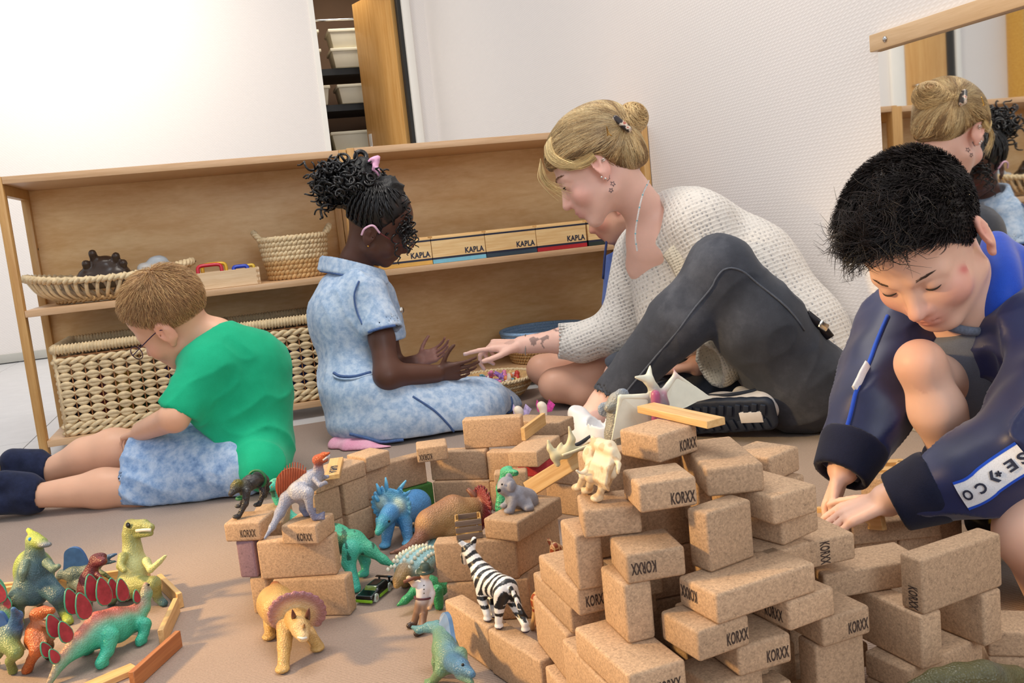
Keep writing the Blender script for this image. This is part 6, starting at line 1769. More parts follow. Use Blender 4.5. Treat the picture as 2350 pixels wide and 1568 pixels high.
def spino_back():
    d = 1.52; C1, C2 = (96, 110, 104), (66, 98, 142)
    b = PZ(185, 1372)
    Q = vplane(P(180, 1330, d), CR)
    def hf(S):
        S.cap(P(226, 1292, d), P(244, 1284, d), 0.009, 0.006, 0.003, C1); S.cap(P(240, 1282, d), P(266, 1272, d), 0.006, 0.003, 0.003, C2); S.cap(P(238, 1292, d), P(265, 1289, d), 0.005, 0.0025, 0.003, (76, 104, 116))
    legs = [(P(178, 1336, d), P(190, 1350, d - .02), P(182, 1362, d - .02), PZ(188, 1372, 0.004), (0.015, 0.010, 0.006, 0.006), 0.006, C1), (P(172, 1336, d + .02), P(165, 1352, d + .03), P(170, 1362, d + .03), PZ(168, 1366, 0.004), (0.015, 0.010, 0.006, 0.006), 0.006, C1)]
    arms = [([P(222, 1310, d - .01), P(240, 1318, d - .02), P(256, 1330, d - .02)], [0.006, 0.004, 0.003], (88, 96, 60))]
    r = biped('spinosaurus', 'blue sail-backed dinosaur behind the dark red one', 'toy dinosaur', b, None, None, [P(120, 1338, d + .03), P(142, 1318, d), P(172, 1318, d), P(205, 1312, d), P(226, 1294, d)], [0.003, 0.008, 0.017, 0.015, 0.009], [C1], legs, arms, hf)
    sail(r, Q, [(146, 1318), (148, 1290), (150, 1266), (166, 1256), (184, 1260), (198, 1280), (204, 1308), (176, 1320), (146, 1318)], 0.006, (58, 96, 150))
    fin(r)
spino_back()
def redraptor():
    d = 1.44; C = (104, 44, 50)
    def hf(S):
        S.cap(P(216, 1292, d), P(236, 1288, d - .01), 0.010, 0.008, 0.004, C); S.ell(P(226, 1280, d), (0.014, 0.008, 0.008), None, 0.004, (88, 34, 40))
    legs = [(P(200, 1345, d), P(206, 1360, d - .02), P(200, 1374, d - .01), PZ(206, 1384, 0.004), (0.013, 0.009, 0.006, 0.006), 0.006, C), (P(194, 1345, d + .02), P(196, 1362, d + .02), P(192, 1372, d + .02), PZ(194, 1376, 0.004), (0.013, 0.009, 0.006, 0.006), 0.006, C)]
    r = biped('crested_raptor', 'dark red crested dinosaur seen from behind beside the olive one', 'toy dinosaur', PZ(202, 1384), None, None, [P(218, 1294, d), P(210, 1308, d), P(206, 1330, d), P(200, 1352, d), P(194, 1375, d + .05)], [0.010, 0.010, 0.017, 0.016, 0.004], [C], legs, [([P(222, 1318, d - .015), P(232, 1326, d - .02)], [0.005, 0.003], C)], hf)
    fin(r)
redraptor()
def trex():
    d = 1.25; C, C2 = (170, 88, 44), (206, 146, 110)
    def hf(S):
        S.cap(P(86, 1412, d), P(102, 1404, d - .006), 0.0120, 0.0095, 0.004, C); S.cap(P(102, 1404, d - .006), P(120, 1402, d - .012), 0.0085, 0.0055, 0.003, C); S.cap(P(90, 1426, d - .002), P(114, 1436, d - .012), 0.0072, 0.0042, 0.002, C2)
    legs = [(P(82, 1465, d - .01), P(86, 1492, d - .025), P(72, 1515, d - .012), PZ(62, 1539, 0.004), (0.015, 0.0105, 0.007, 0.0085), 0.006, C), (P(88, 1462, d + .02), P(108, 1482, d + .01), P(104, 1498, d + .02), PZ(112, 1508, 0.004), (0.014, 0.010, 0.006, 0.006), 0.006, (98, 52, 30))]
    r = biped('tyrannosaurus', 'small orange-brown tyrannosaur with an open mouth, left foreground', 'toy dinosaur', PZ(70, 1536), None, None, [P(90, 1425, d), P(84, 1448, d), P(82, 1470, d), P(110, 1460, d + .04), P(140, 1440, d + .09)], [0.0105, 0.0150, 0.0155, 0.011, 0.003], [C, C, C], legs, [([P(98, 1455, d - .012), P(104, 1474, d - .02)], [0.004, 0.003], C2)], hf)
    obj('teeth', MB().tube(spline([P(102, 1421, d - .008), P(112, 1415, d - .012), P(119, 1409, d - .012)], 4), 0.0016, 5).mesh('teeth', True), M_teeth, r)
    fin(r)
trex()
def spino_left():
    d = 1.25; C, CB = (118, 132, 76), (64, 104, 148)
    Q = vplane(P(15, 1480, d), CR)
    def hf(S): S.cap(P(34, 1432, d), P(40, 1414, d - .01), 0.011, 0.009, 0.005, CB); S.cap(P(38, 1414, d - .01), P(30, 1398, d - .03), 0.008, 0.004, 0.004, CB)
    legs = [(P(20, 1478, d - .01), P(38, 1498, d - .025), P(22, 1518, d - .01), PZ(30, 1541, 0.004), (0.016, 0.010, 0.0065, 0.0075), 0.006, C), (P(-10, 1478, d + .02), P(-8, 1500, d + .02), P(-14, 1515, d + .02), PZ(-8, 1524, 0.004), (0.016, 0.010, 0.006, 0.006), 0.006, C)]
    r = biped('spinosaurus', 'green and blue sail-backed dinosaur at the left picture edge', 'toy dinosaur', PZ(20, 1538), None, None, [P(36, 1440, d), P(20, 1458, d), P(-5, 1475, d), P(30, 1478, d + .02), P(56, 1490, d + .05)], [0.012, 0.018, 0.020, 0.010, 0.003], [CB, C, C, C], legs, [], hf)
    sail(r, Q, [(26, 1452), (18, 1425), (4, 1405), (-16, 1410), (-26, 1440), (-20, 1462), (26, 1452)], 0.006, (58, 98, 150))
    fin(r)
spino_left()

# ---- horned dinosaurs
def frill_mesh(S, c, fw, up, w, h, t, col, edge):
    R = frame(fw, up)
    S.ell(c, (w, t, h), R, 0.006, col)
    for a in np.linspace(-2.4, 2.4, 15):
        S.ell(c + R @ np.array([w * 0.97 * math.sin(a), 0, h * 0.97 * math.cos(a)]), (0.0040, 0.003, 0.0040), R, 0.003, edge)
def tricera_tan():
    d = 1.235; C, C2, PU = (196, 158, 96), (222, 190, 140), (140, 80, 108)
    b = (PZ(650, 1530) + PZ(619, 1455)) / 2
    S = Sdf(0.008)
    S.cap(P(642, 1400, d + .015), P(632, 1385, d + .055), 0.028, 0.030, 0.01, C); S.cap(P(630, 1388, d + .055), P(614, 1402, d + .085), 0.024, 0.008, 0.01, C)
    S.ell(P(632, 1352, d + .06), (0.010, 0.03, 0.006), None, 0.006, (150, 80, 50))
    fw = camvec(.18, -.42, -.9); up = camvec(0.0, .9, -.42)
    fc = P(682, 1408, d - .005)
    S.ell(fc, (0.0345, 0.0045, 0.032), frame(fw, up), 0.004, C2)
    for a in np.linspace(-2.3, 2.3, 17):
        S.ell(fc + frame(fw, up) @ np.array([0.033 * math.sin(a), 0, 0.031 * math.cos(a)]), (0.0065, 0.0036, 0.0065), frame(fw, up), 0.003, PU)
    S.cap(P(682, 1420, d - .012), P(690, 1444, d - .045), 0.019, 0.014, 0.008, C); S.cap(P(690, 1446, d - .045), P(696, 1462, d - .060), 0.0135, 0.0085, 0.005, C2)
    S.cap(P(693, 1446, d - .05), P(700, 1432, d - .064), 0.004, 0.0015, 0.003, (130, 92, 60))
    for (f, hx, hy, hd_) in (((650, 1531), 655, 1440, d - .01), ((730, 1483), 690, 1430, d + .03), ((619, 1457), 622, 1415, d + .09), ((672, 1440), 655, 1410, d + .10)):
        q = PZ(*f, 0.005); h = P(hx, hy, hd_); S.cap(h, h * .5 + q * .5, 0.0140, 0.0105, 0.006, C); S.cap(h * .5 + q * .5, q, 0.0100, 0.0085, 0.006, C); S.ell(q + camvec(.0, -.001, -.004), (0.0105, 0.0115, 0.005), None, 0.004, C)
    S.cut((0, 0, 0.0006), (0, 0, -1), 0.001)
    r = toy('triceratops', 'tan triceratops with a purple-edged frill walking toward the viewer', 'toy dinosaur', b, S, 0.0019)
    for (x0, y0, x1, y1) in ((676, 1424, 671, 1400), (705, 1420, 709, 1397)):
        obj('horn', MB().tube([P(x0, y0, d - .028), P((x0 + x1) / 2, (y0 + y1) / 2, d - .042), P(x1, y1, d - .05)], [0.0042, 0.003, 0.0008], 8).mesh('horn', True), plain('dark horn', (96, 56, 48), 0.4, nscale=60), r)
    for x, y in ((672, 1440), (704, 1434)): ball('eye', P(x, y, d - .046), 0.0022, plain('amber eye', (206, 134, 40), 0.25, nscale=60), r)
    obj('teeth', MB().tube([P(684, 1463, d - .0635), P(694, 1466, d - .069), P(704, 1464, d - .0655)], 0.0016, 5).mesh('teeth', True), M_teeth, r)
    fin(r)
tricera_tan()
def styraco():
    d = 1.62; C, C2, CW = (70, 134, 190), (84, 160, 206), (196, 214, 196)
    b = PZ(900, 1250)
    S = Sdf(0.008)
    S.cap(P(918, 1180, d + .02), P(955, 1158, d + .07), 0.026, 0.032, 0.012, C); S.cap(P(955, 1158, d + .07), P(985, 1185, d + .14), 0.028, 0.006, 0.012, C)
    fw = camvec(-.28, -.18, -.94); up = camvec(.05, 1, -.15); R = frame(fw, up); fc = P(898, 1160, d)
    S.ell(fc, (0.036, 0.006, 0.034), R, 0.004, C2)
    for sx in (-1, 1): S.ell(fc + R @ np.array([sx * 0.0165, 0.0045, 0.004]), (0.0115, 0.004, 0.013), R, 0.002, CW)
    for a in np.linspace(-2.6, 2.6, 21):
        if abs(a) > 0.5: S.ell(fc + R @ np.array([0.0355 * math.sin(a), 0, 0.0335 * math.cos(a)]), (0.0038, 0.0035, 0.0050), R, 0.002, C2)
    S.cap(P(895, 1178, d - .012), P(878, 1200, d - .045), 0.019, 0.0135, 0.008, C); S.cap(P(878, 1200, d - .045), P(868, 1222, d - .062), 0.012, 0.0070, 0.005, (58, 160, 158))
    for (f, hx, hy, hd_, rr) in (((886, 1251), 890, 1205, d - .01, 1), ((938, 1246), 930, 1200, d + .0, 1), ((960, 1215), 962, 1175, d + .10, .9), ((985, 1212), 975, 1175, d + .11, .9)):
        q = PZ(*f, 0.005); h = P(hx, hy, hd_); S.cap(h, h * .5 + q * .5, 0.015 * rr, 0.011 * rr, 0.008, C); S.cap(h * .5 + q * .5, q, 0.0105 * rr, 0.0095 * rr, 0.006, C); S.ell(q + camvec(-.002, 0, -.004), (0.011, 0.012, 0.005), None, 0.004, C2)
    S.cut((0, 0, 0.0006), (0, 0, -1), 0.001)
    r = toy('styracosaurus', 'bright blue horned dinosaur with long frill spikes and pale patches', 'toy dinosaur', b, S, 0.0021)
    for (x0, y0, x1, y1) in ((873, 1134, 864, 1110), (888, 1128, 885, 1096), (912, 1130, 932, 1103), (924, 1141, 942, 1126), (868, 1150, 860, 1138), (930, 1155, 941, 1150), (867, 1200, 864, 1189)):
        obj('spike', MB().tube([P(x0, y0, d - .002), P((x0 + x1) / 2, (y0 + y1) / 2, d - .004), P(x1, y1, d - .006)], [0.0042, 0.0034, 0.0014], 8).mesh('spike', True), plain('blue spike', (92, 170, 214), 0.35, nscale=60), r)
    ball('eye', P(893, 1197, d - .05), 0.0022, M_teye, r)
    fin(r)
styraco()
def tricera_brown():
    d = 1.50; C, C2, CR_ = (132, 84, 62), (172, 132, 88), (122, 40, 44)
    b = PZ(1010, 1262)
    S = Sdf(0.010)
    S.chain([P(896, 1270, d - .06), P(930, 1262, d - .05), P(958, 1243, d - .035), P(985, 1205, d - .01)], [0.003, 0.007, 0.011, 0.022], 0.012, C)
    S.cap(P(985, 1203, d - .01), P(1040, 1182, d + .02), 0.027, 0.034, 0.014, C2); S.cap(P(985, 1190, d - .01), P(1040, 1165, d + .02), 0.018, 0.024, 0.012, C)
    S.cap(P(1040, 1180, d + .02), P(1085, 1170, d + .05), 0.032, 0.024, 0.014, C2)
    S.cap(P(1085, 1172, d + .05), P(1125, 1190, d + .09), 0.020, 0.010, 0.01, C)
    for (hx, hy, f, dd) in ((995, 1215, (1000, 1258), -.005), (1035, 1220, (1042, 1262), .0), (1000, 1215, (1012, 1240), .03), (1075, 1200, (1075, 1250), .03)):
        q = PZ(*f, 0.006); S.cap(P(hx, hy, d + dd), q, 0.016, 0.011, 0.010, C2)
    R = frame(camvec(.85, -.1, .5), camvec(.1, 1, 0)); fc = P(1102, 1165, d + .05)
    S.ell(fc, (0.036, 0.0045, 0.034), R, 0.003, CR_)
    for a in np.linspace(-2.7, 2.7, 22): S.ell(fc + R @ np.array([0.036 * math.sin(a), 0, 0.034 * math.cos(a)]), (0.0036, 0.003, 0.0046), R, 0.002, CR_)
    S.cut((0, 0, 0.0006), (0, 0, -1), 0.001)
    r = toy('triceratops', 'bronze-brown horned dinosaur seen from behind with a dark red frill', 'toy dinosaur', b, S, 0.0023)
    for (x0, y0, x1, y1, dd) in ((1098, 1150, 1072, 1122, .06), (1112, 1152, 1092, 1128, .09)):
        obj('horn', MB().tube([P(x0, y0, d + dd), P((x0 + x1) / 2 + 2, (y0 + y1) / 2, d + dd), P(x1, y1, d + dd)], [0.0075, 0.006, 0.0035], 8).mesh('horn', True), plain('brown horn', (112, 66, 48), 0.45, nscale=60), r)
    fin(r)
tricera_brown()
def teal_long():
    d = 1.45; C, C2 = (66, 168, 134), (70, 184, 160)
    b = PZ(815, 1350)
    S = Sdf(0.012)
    S.chain([P(912, 1304, d - .02), P(880, 1285, d - .015), P(848, 1262, d - .01), P(812, 1245, d), P(770, 1238, d + .02), P(715, 1225, d + .05)], [0.003, 0.007, 0.012, 0.021, 0.027, 0.024], 0.014, C)
    S.chain([P(715, 1220, d + .05), P(672, 1200, d + .07), P(650, 1172, d + .08), P(638, 1140, d + .08), P(630, 1124, d + .075)], [0.022, 0.015, 0.012, 0.010, 0.0095], 0.012, C2)
    S.cap(P(630, 1118, d + .075), P(610, 1124, d + .05), 0.0105, 0.0055, 0.004, C2); S.ell(P(632, 1106, d + .075), (0.011, 0.004, 0.007), None, 0.004, (104, 190, 160))
    for (hx, hy, kx, ky, f, dd, rr) in ((806, 1262, 800, 1292, (818, 1351), -.02, 1.0), (828, 1262, 838, 1288, (838, 1316), .03, .8), (715, 1245, 712, 1275, (720, 1320), .05, .8)):
        q = PZ(*f, 0.006); k = P(kx, ky, d + dd); S.cap(P(hx, hy, d + dd), k, 0.017 * rr, 0.013 * rr, 0.01, C2); S.cap(k, q, 0.0115 * rr, 0.0085 * rr, 0.008, C2); S.cap(q, q + camvec(-.006, 0, -.006), 0.0075, 0.0065, 0.004, C2)
    S.cut((0, 0, 0.0006), (0, 0, -1), 0.001)
    def pt(V, Cc):
        n = vnoise(V * np.array([3, 1, 1]), 60, 3); m = (n > 0.35) & (V[:, 2] > 0.05); Cc[m] = Cc[m] * 0.25; return Cc
    r = toy('crested_dinosaur', 'long teal dinosaur with a crested head, half hidden behind the front wall', 'toy dinosaur', b, S, 0.0023, paint=pt)
    ball('eye', P(622, 1119, d + .058), 0.0022, plain('amber eye', (206, 134, 40), 0.25, nscale=60), r)
    fin(r)
teal_long()
def ankylo():
    d = 1.40; C, CB = (150, 118, 76), (152, 198, 204)
    b = PZ(945, 1338)
    S = Sdf(0.008)
    ax = P(985, 1262, d + .05) - P(925, 1310, d - .02); R = frame(ax, (0, 0, 1))
    S.ell(P(953, 1292, d + .015), (0.030, 0.046, 0.020), R, 0.006, CB); S.ell(P(955, 1306, d + .015), (0.026, 0.042, 0.016), R, 0.004, C)
    S.cap(P(928, 1312, d - .02), P(915, 1332, d - .04), 0.0155, 0.011, 0.006, C); S.cap(P(915, 1334, d - .04), P(910, 1344, d - .045), 0.009, 0.006, 0.004, (170, 136, 88))
    S.chain([P(985, 1270, d + .06), P(995, 1250, d + .09), P(992, 1236, d + .11)], [0.014, 0.009, 0.010], 0.006, CB)
    for f in ((930, 1340), (965, 1345), (975, 1320), (940, 1318)):
        q = PZ(*f, 0.006); S.cap(q + np.array([0, 0, 0.018]), q, 0.011, 0.009, 0.006, C)
    S.cut((0, 0, 0.0006), (0, 0, -1), 0.001)
    r = toy('ankylosaurus', 'armoured dinosaur with a pale blue studded back and brown head', 'toy dinosaur', b, S, 0.0022)
    for i in range(5):
        for j in range(9):
            u = (j / 8 - 0.5) * 1.7; v = (i / 4 - 0.5) * 1.7; zz = 1 - (u * 0.55) ** 2 - (v * 0.55) ** 2
            if u * u + v * v > 0.98 and abs(v) < 0.8: continue
            q = P(953, 1292, d + .015) + R @ np.array([0.028 * v * 1.05, 0.044 * u, 0.020 * math.sqrt(max(0.02, 1 - min(0.97, (u * .93) ** 2 + (v * .93) ** 2)))])
            obj('stud', STUD, plain('pale blue stud', (176, 214, 218), 0.45, nscale=60) if 0 < i < 4 else plain('ivory stud', (224, 220, 200), 0.45, nscale=60), r, Vector(q) )
    fin(r)
STUD = MB().lathe([(0.0032, -0.002), (0.0028, 0.001), (0.0010, 0.0034)], (0, 0, 0), 7).mesh('stud', True)
ankylo()
def green_small():
    d = 1.335; C = (52, 148, 96)
    S = Sdf(0.008)
    S.chain([P(912, 1390, d - .02), P(930, 1378, d - .015), P(955, 1355, d), P(985, 1345, d + .01), P(1010, 1350, d + .02)], [0.0025, 0.006, 0.009, 0.017, 0.014], 0.01, C)
    for f in ((972, 1388), (1008, 1392)):
        q = PZ(*f, 0.005); S.cap(q + np.array([0, 0, 0.024]), q, 0.010, 0.0075, 0.006, C)
    S.chain([P(1012, 1348, d + .02), P(1028, 1330, d + .04)], [0.010, 0.006], 0.006, C)
    S.cut((0, 0, 0.0006), (0, 0, -1), 0.001)
    fin(toy('small_dinosaur', 'small green dinosaur whose tail shows beside the toy man', 'toy dinosaur', PZ(980, 1388), S, 0.002))
green_small()
def longneck():
    d = 1.44; C = (70, 172, 124)
    S = Sdf(0.008)
    S.chain([P(1165, 1200, d + .02), P(1152, 1165, d), P(1152, 1120, d), P(1160, 1090, d)], [0.020, 0.0115, 0.0100, 0.0095], 0.01, C)
    S.cap(P(1160, 1084, d), P(1184, 1086, d - .015), 0.0100, 0.0055, 0.005, C); S.ell(P(1166, 1076, d), (0.008, 0.007, 0.005), None, 0.004, (96, 190, 150))
    S.cap(P(1165, 1205, d + .02), P(1215, 1205, d + .06), 0.024, 0.020, 0.012, C)
    for f in ((1150, 1262), (1195, 1250)):
        q = PZ(*f, 0.006); S.cap(q + np.array([0, 0, 0.04]), q, 0.014, 0.010, 0.01, C)
    S.cut((0, 0, 0.0006), (0, 0, -1), 0.001)
    def pt(V, Cc):
        m = vnoise(V * np.array([1, 1, 4.5]), 70, 2) > 0.25; Cc[m] = Cc[m] * 0.45; return Cc
    r = toy('long_necked_dinosaur', 'green long-necked dinosaur peering up behind the koala', 'toy dinosaur', PZ(1170, 1258), S, 0.002, paint=pt)
    ball('eye', P(1171, 1085, d - .010), 0.0018, plain('amber eye', (206, 134, 40), 0.25, nscale=60), r)
    fin(r)
longneck()
ZT = 0.1427
def spino_silver():
    d = proj_d(PZ(722, 1188, ZT)); C, C2, CR_ = (148, 150, 166), (176, 178, 190), (178, 84, 46)
    S = Sdf(0.008)
    S.chain([P(607, 1237, d - .05), P(625, 1210, d - .03), P(642, 1178, d - .005), P(658, 1145, d + .005), P(688, 1126, d + .01)], [0.0022, 0.005, 0.008, 0.011, 0.017], 0.01, C)
    S.cap(P(688, 1126, d + .01), P(715, 1102, d + .01), 0.018, 0.0175, 0.010, C2); S.chain([P(715, 1102, d + .01), P(730, 1085, d + .01), P(731, 1066, d + .005)], [0.016, 0.0095, 0.0078], 0.008, C)
    S.cap(P(729, 1056, d), P(745, 1046, d - .01), 0.0095, 0.0062, 0.004, CR_); S.cap(P(735, 1060, d), P(750, 1056, d - .012), 0.0055, 0.0032, 0.003, (150, 78, 52)); S.cap(P(742, 1044, d - .01), P(756, 1040, d - .02), 0.005, 0.0022, 0.003, CR_)
    for (kx, ky, ax, ay, f, dd) in ((706, 1132, 711, 1168, (722, 1189), -.02), (700, 1152, 694, 1168, (702, 1180), .015)):
        q = PZ(*f, ZT + 0.004); k = P(kx, ky, d + dd); a = P(ax, ay, d + dd); S.cap(P(685, 1128, d + dd * .6), k, 0.016, 0.0105, 0.006, C2); S.cap(k, a, 0.0090, 0.0058, 0.005, C); S.cap(a, q, 0.0055, 0.0055, 0.004, (118, 122, 150))
        for t in (-.35, 0, .35): S.cap(q, q + camvec(.014, .004 + t * .012, -.004), 0.0042, 0.0026, 0.002, (118, 122, 150))
    for pts in ([P(722, 1100, d - .012), P(734, 1114, d - .02), P(746, 1108, d - .02), P(752, 1110, d - .02)], [P(724, 1104, d + .02), P(738, 1098, d + .02), P(752, 1094, d + .015)]): S.chain(pts, [0.005, 0.004, 0.0035, 0.002][:len(pts)], 0.003, C)
    r = toy('spinosaurus', 'silver sail-backed dinosaur with a rust-red sail on the cork blocks', 'toy dinosaur', PZ(705, 1188, ZT), S, 0.0018)
    Q = vplane(P(690, 1120, d + .008), CR)
    sail(r, Q, [(640, 1142), (633, 1120), (636, 1096), (650, 1080), (672, 1074), (692, 1078), (706, 1086), (700, 1104), (680, 1116), (660, 1128), (640, 1142)], 0.004, (170, 80, 44))
    for i in range(12):
        t = i / 11; a = np.array([640 + 58 * t, 1140 - 34 * t]); b_ = np.array([636 + 66 * t, 1112 - 52 * math.sin(math.pi * (0.10 + 0.62 * t))])
        obj('sail_rib', MB().tube([Q(*a, .0022), Q(*b_, .0022)], 0.0009, 5).mesh('sail_rib', True), plain('rust rib', (142, 62, 34), 0.5, nscale=40), r)
    ball('eye', P(733, 1051, d - .0095), 0.0018, plain('yellow eye', (222, 176, 50), 0.25, nscale=60), r)
    obj('tongue', MB().tube([P(742, 1056, d - .012), P(750, 1050, d - .014), P(757, 1045, d - .014)], 0.0018, 6).mesh('tongue', True), plain('pale mouth', (206, 206, 214), 0.3, nscale=40), r)
    fin(r)
def proj_d(p): return float((np.asarray(p) - CAMP) @ CF)
spino_silver()
def panther():
    d = proj_d(PZ(548, 1184, ZT)); C, CG = (48, 46, 48), (38, 92, 58)
    S = Sdf(0.006)
    S.cap(P(562, 1118, d), P(594, 1098, d + .05), 0.0125, 0.0125, 0.008, C); S.cap(P(594, 1098, d + .05), P(603, 1104, d + .06), 0.0125, 0.012, 0.008, C)
    S.cap(P(556, 1116, d), P(542, 1118, d - .012), 0.0105, 0.0105, 0.006, C); S.cap(P(540, 1122, d - .015), P(530, 1134, d - .025), 0.0080, 0.0050, 0.004, C); S.ell(P(545, 1107, d - .012), (0.007, 0.008, 0.005), None, 0.003, (142, 138, 48))
    for e in (-1, 1): S.ell(P(545 + e * 6, 1104, d - .012 + e * .004), 0.0026, None, 0.002, C)
    for (hx, hy, hd_, f, rr) in ((566, 1128, -.012, (548, 1185), 1), (556, 1126, .012, (553, 1161), .9), (600, 1112, .045, (595, 1158), 1), (606, 1108, .07, (608, 1140), .9)):
        q = PZ(*f, ZT + 0.0035); h = P(hx, hy, d + hd_); k = h * .5 + q * .5 + camvec(.004, 0, 0); S.cap(h, k, 0.0072 * rr, 0.0055 * rr, 0.005, C); S.cap(k, q, 0.0052 * rr, 0.0045 * rr, 0.004, C); S.ell(q + camvec(-.003, 0, -.003), (0.006, 0.006, 0.0035), None, 0.003, C)
    S.chain([P(607, 1102, d + .06), P(616, 1112, d + .075), P(622, 1108, d + .09)], [0.004, 0.003, 0.0025], 0.004, C)
    r = toy('black_panther', 'black panther figure with green straps on the left cork block', 'toy animal', PZ(560, 1180, ZT), S, 0.0016)
    obj('saddle_armour', (lambda s: s.mesh('saddle_armour', 0.0016, disp=folds(0.0012, 220, (0, 0, 1), 1, 2)))(Sdf(0.003).ell(P(575, 1105, d + .015), (0.014, 0.018, 0.0105), frame(P(594, 1098, d + .05) - P(562, 1118, d), (0, 0, 1)))), plain('charcoal armour', (58, 58, 60), 0.5, nscale=150, namt=0.3, bstr=0.5), r)
    for (x, y, dd, rr) in ((590, 1100, .04, 0.0138), (553, 1143, .0, 0.0062)):
        c = P(x, y, d + dd); ax = nrm(P(594, 1098, d + .05) - P(562, 1118, d)) if rr > 0.01 else np.array([0, 0, 1.0]); e1 = nrm(np.cross(ax, (0.2, .1, 1.0))); e2 = np.cross(ax, e1)
        obj('strap', MB().tube([c + rr * (math.cos(a) * e1 + math.sin(a) * e2) for a in np.linspace(0, 2 * math.pi, 18, endpoint=False)], 0.0022, 6, True).mesh('strap', True), plain('green strap', (34, 108, 66), 0.5, nscale=80), r)
    fin(r)
panther()
def koala():
    d = proj_d(PZ(1175, 1170, ZT)); C, C2 = (142, 142, 152), (176, 166, 158)
    S = Sdf(0.008)
    S.cap(P(1185, 1140, d), P(1208, 1148, d + .015), 0.0185, 0.0195, 0.010, C); S.ell(P(1215, 1155, d + .02), (0.014, 0.014, 0.015), None, 0.006, C)
    S.ell(P(1163, 1117, d - .005), (0.0145, 0.0145, 0.0150), None, 0.008, C); S.ell(P(1150, 1124, d - .014), (0.006, 0.006, 0.0075), None, 0.004, C2)
    for (x, y, dd) in ((1168, 1098, .008), (1174, 1117, -.018)): S.ell(P(x, y, d + dd), (0.0062, 0.0045, 0.0085), None, 0.003, C); 
    for (h, f, hd_) in (((1180, 1140), (1172, 1172), -.012), ((1175, 1140), (1163, 1160), .008), ((1210, 1155), (1217, 1165), -.005)):
        q = PZ(*f, ZT + 0.004); S.cap(P(*h, d + hd_), q, 0.0085, 0.0065, 0.005, C); S.ell(q + camvec(-.003, 0, -.002), (0.0075, 0.007, 0.0042), None, 0.003, C)
    S.cap(P(1195, 1150, d - .01), P(1210, 1166, d - .012), 0.009, 0.006, 0.006, C)
    r = toy('koala', 'grey koala figure sitting on a cork block', 'toy animal', PZ(1190, 1166, ZT), S, 0.0016, mat=vcol('brushed grey plastic', 0.6, 500, 0.5, 0.3, 0, 0.001, 0.15, 120))
    ball('nose', P(1145, 1126, d - .020), 0.0028, M_teye, r); ball('eye', P(1152, 1112, d - .019), 0.0014, M_teye, r)
    fin(r)
koala()
def zebra():
    zb = 0.0572; fA, hA, hB = PZ(1120, 1427, zb), PZ(1146, 1444, zb), PZ(1207, 1452, 0.057)
    d = proj_d(hA) - 0.0; W, B = (232, 230, 228), (26, 26, 30)
    S = Sdf(0.006)
    S.chain([P(1160, 1352, d + .005), P(1130, 1340, d + .03), P(1108, 1318, d + .05)], [0.0180, 0.0175, 0.0165], 0.010, W)
    S.chain([P(1106, 1316, d + .05), P(1090, 1290, d + .06), P(1076, 1264, d + .065)], [0.0140, 0.0105, 0.0090], 0.008, W)
    S.chain([P(1074, 1262, d + .068), P(1070, 1275, d + .088), P(1068, 1288, d + .098)], [0.0095, 0.0075, 0.006], 0.006, W)
    for (x, y, x2, y2) in ((1070, 1256, 1056, 1244), (1084, 1254, 1088, 1238)): S.cap(P(x, y, d + .068), P(x2, y2, d + .066), 0.0052, 0.0040, 0.003, W)
    for (h, k, f, dd) in (((1105, 1330), (1106, 1375), fA, .035), ((1115, 1335), (1128, 1372), PZ(1135, 1418, zb), .06), ((1150, 1362), (1146, 1400), hA, -.008), ((1170, 1358), (1190, 1405), hB, .01)):
        q = f + np.array([0, 0, 0.004]); kk = P(*k, proj_d(f) * .5 + (d + dd) * .5); S.cap(P(*h, d + dd), kk, 0.0120, 0.0068, 0.008, W); S.cap(kk, q + np.array([0, 0, 0.006]), 0.0062, 0.0055, 0.005, W); S.ell(q, (0.0062, 0.0062, 0.0045), None, 0.003, W)
    S.chain([P(1172, 1350, d - .012), P(1186, 1380, d - .022), P(1198, 1408, d - .024), P(1212, 1418, d - .024)], [0.0035, 0.003, 0.0042, 0.001], 0.003, W)
    axb = nrm(P(1108, 1318, d + .05) - P(1160, 1352, d + .005))
    def pt(V, C):
        bodyc = P(1130, 1340, d + .03)
        t = (V - P(1160, 1352, d + .005)) @ axb
        neck = nrm(P(1076, 1264, d + .065) - P(1106, 1316, d + .05)); tn = (V - P(1106, 1316, d + .05)) @ neck
        wob = 0.004 * vnoise(V, 60, 3)
        ph = np.where(tn > 0.0, tn + wob, np.where(V[:, 2] < 0.057 + 0.032, V[:, 2] * 1.1 + wob * .4, t * 1.0 + 0.35 * (V[:, 2] - 0.11) + wob))
        st = np.sin(ph * 2 * math.pi / 0.0115) > 0.10
        lowleg = (V[:, 2] < 0.057 + 0.013); head = tn > 0.062
        C = np.tile(lin(W), (len(V), 1)); C[st & ~lowleg & ~head] = lin(B)
        C[V[:, 2] < 0.057 + 0.0035] = lin(44, 40, 70)
        tip = np.linalg.norm(V - P(1206, 1413, d - .024), axis=1) < 0.010; C[tip] = lin(B)
        return C
    r = toy('zebra', 'black and white striped zebra figure standing on a long cork block', 'toy animal', (hA + fA) / 2, S, 0.0013, mat=M_toys, paint=pt)
    fin(r)
zebra()
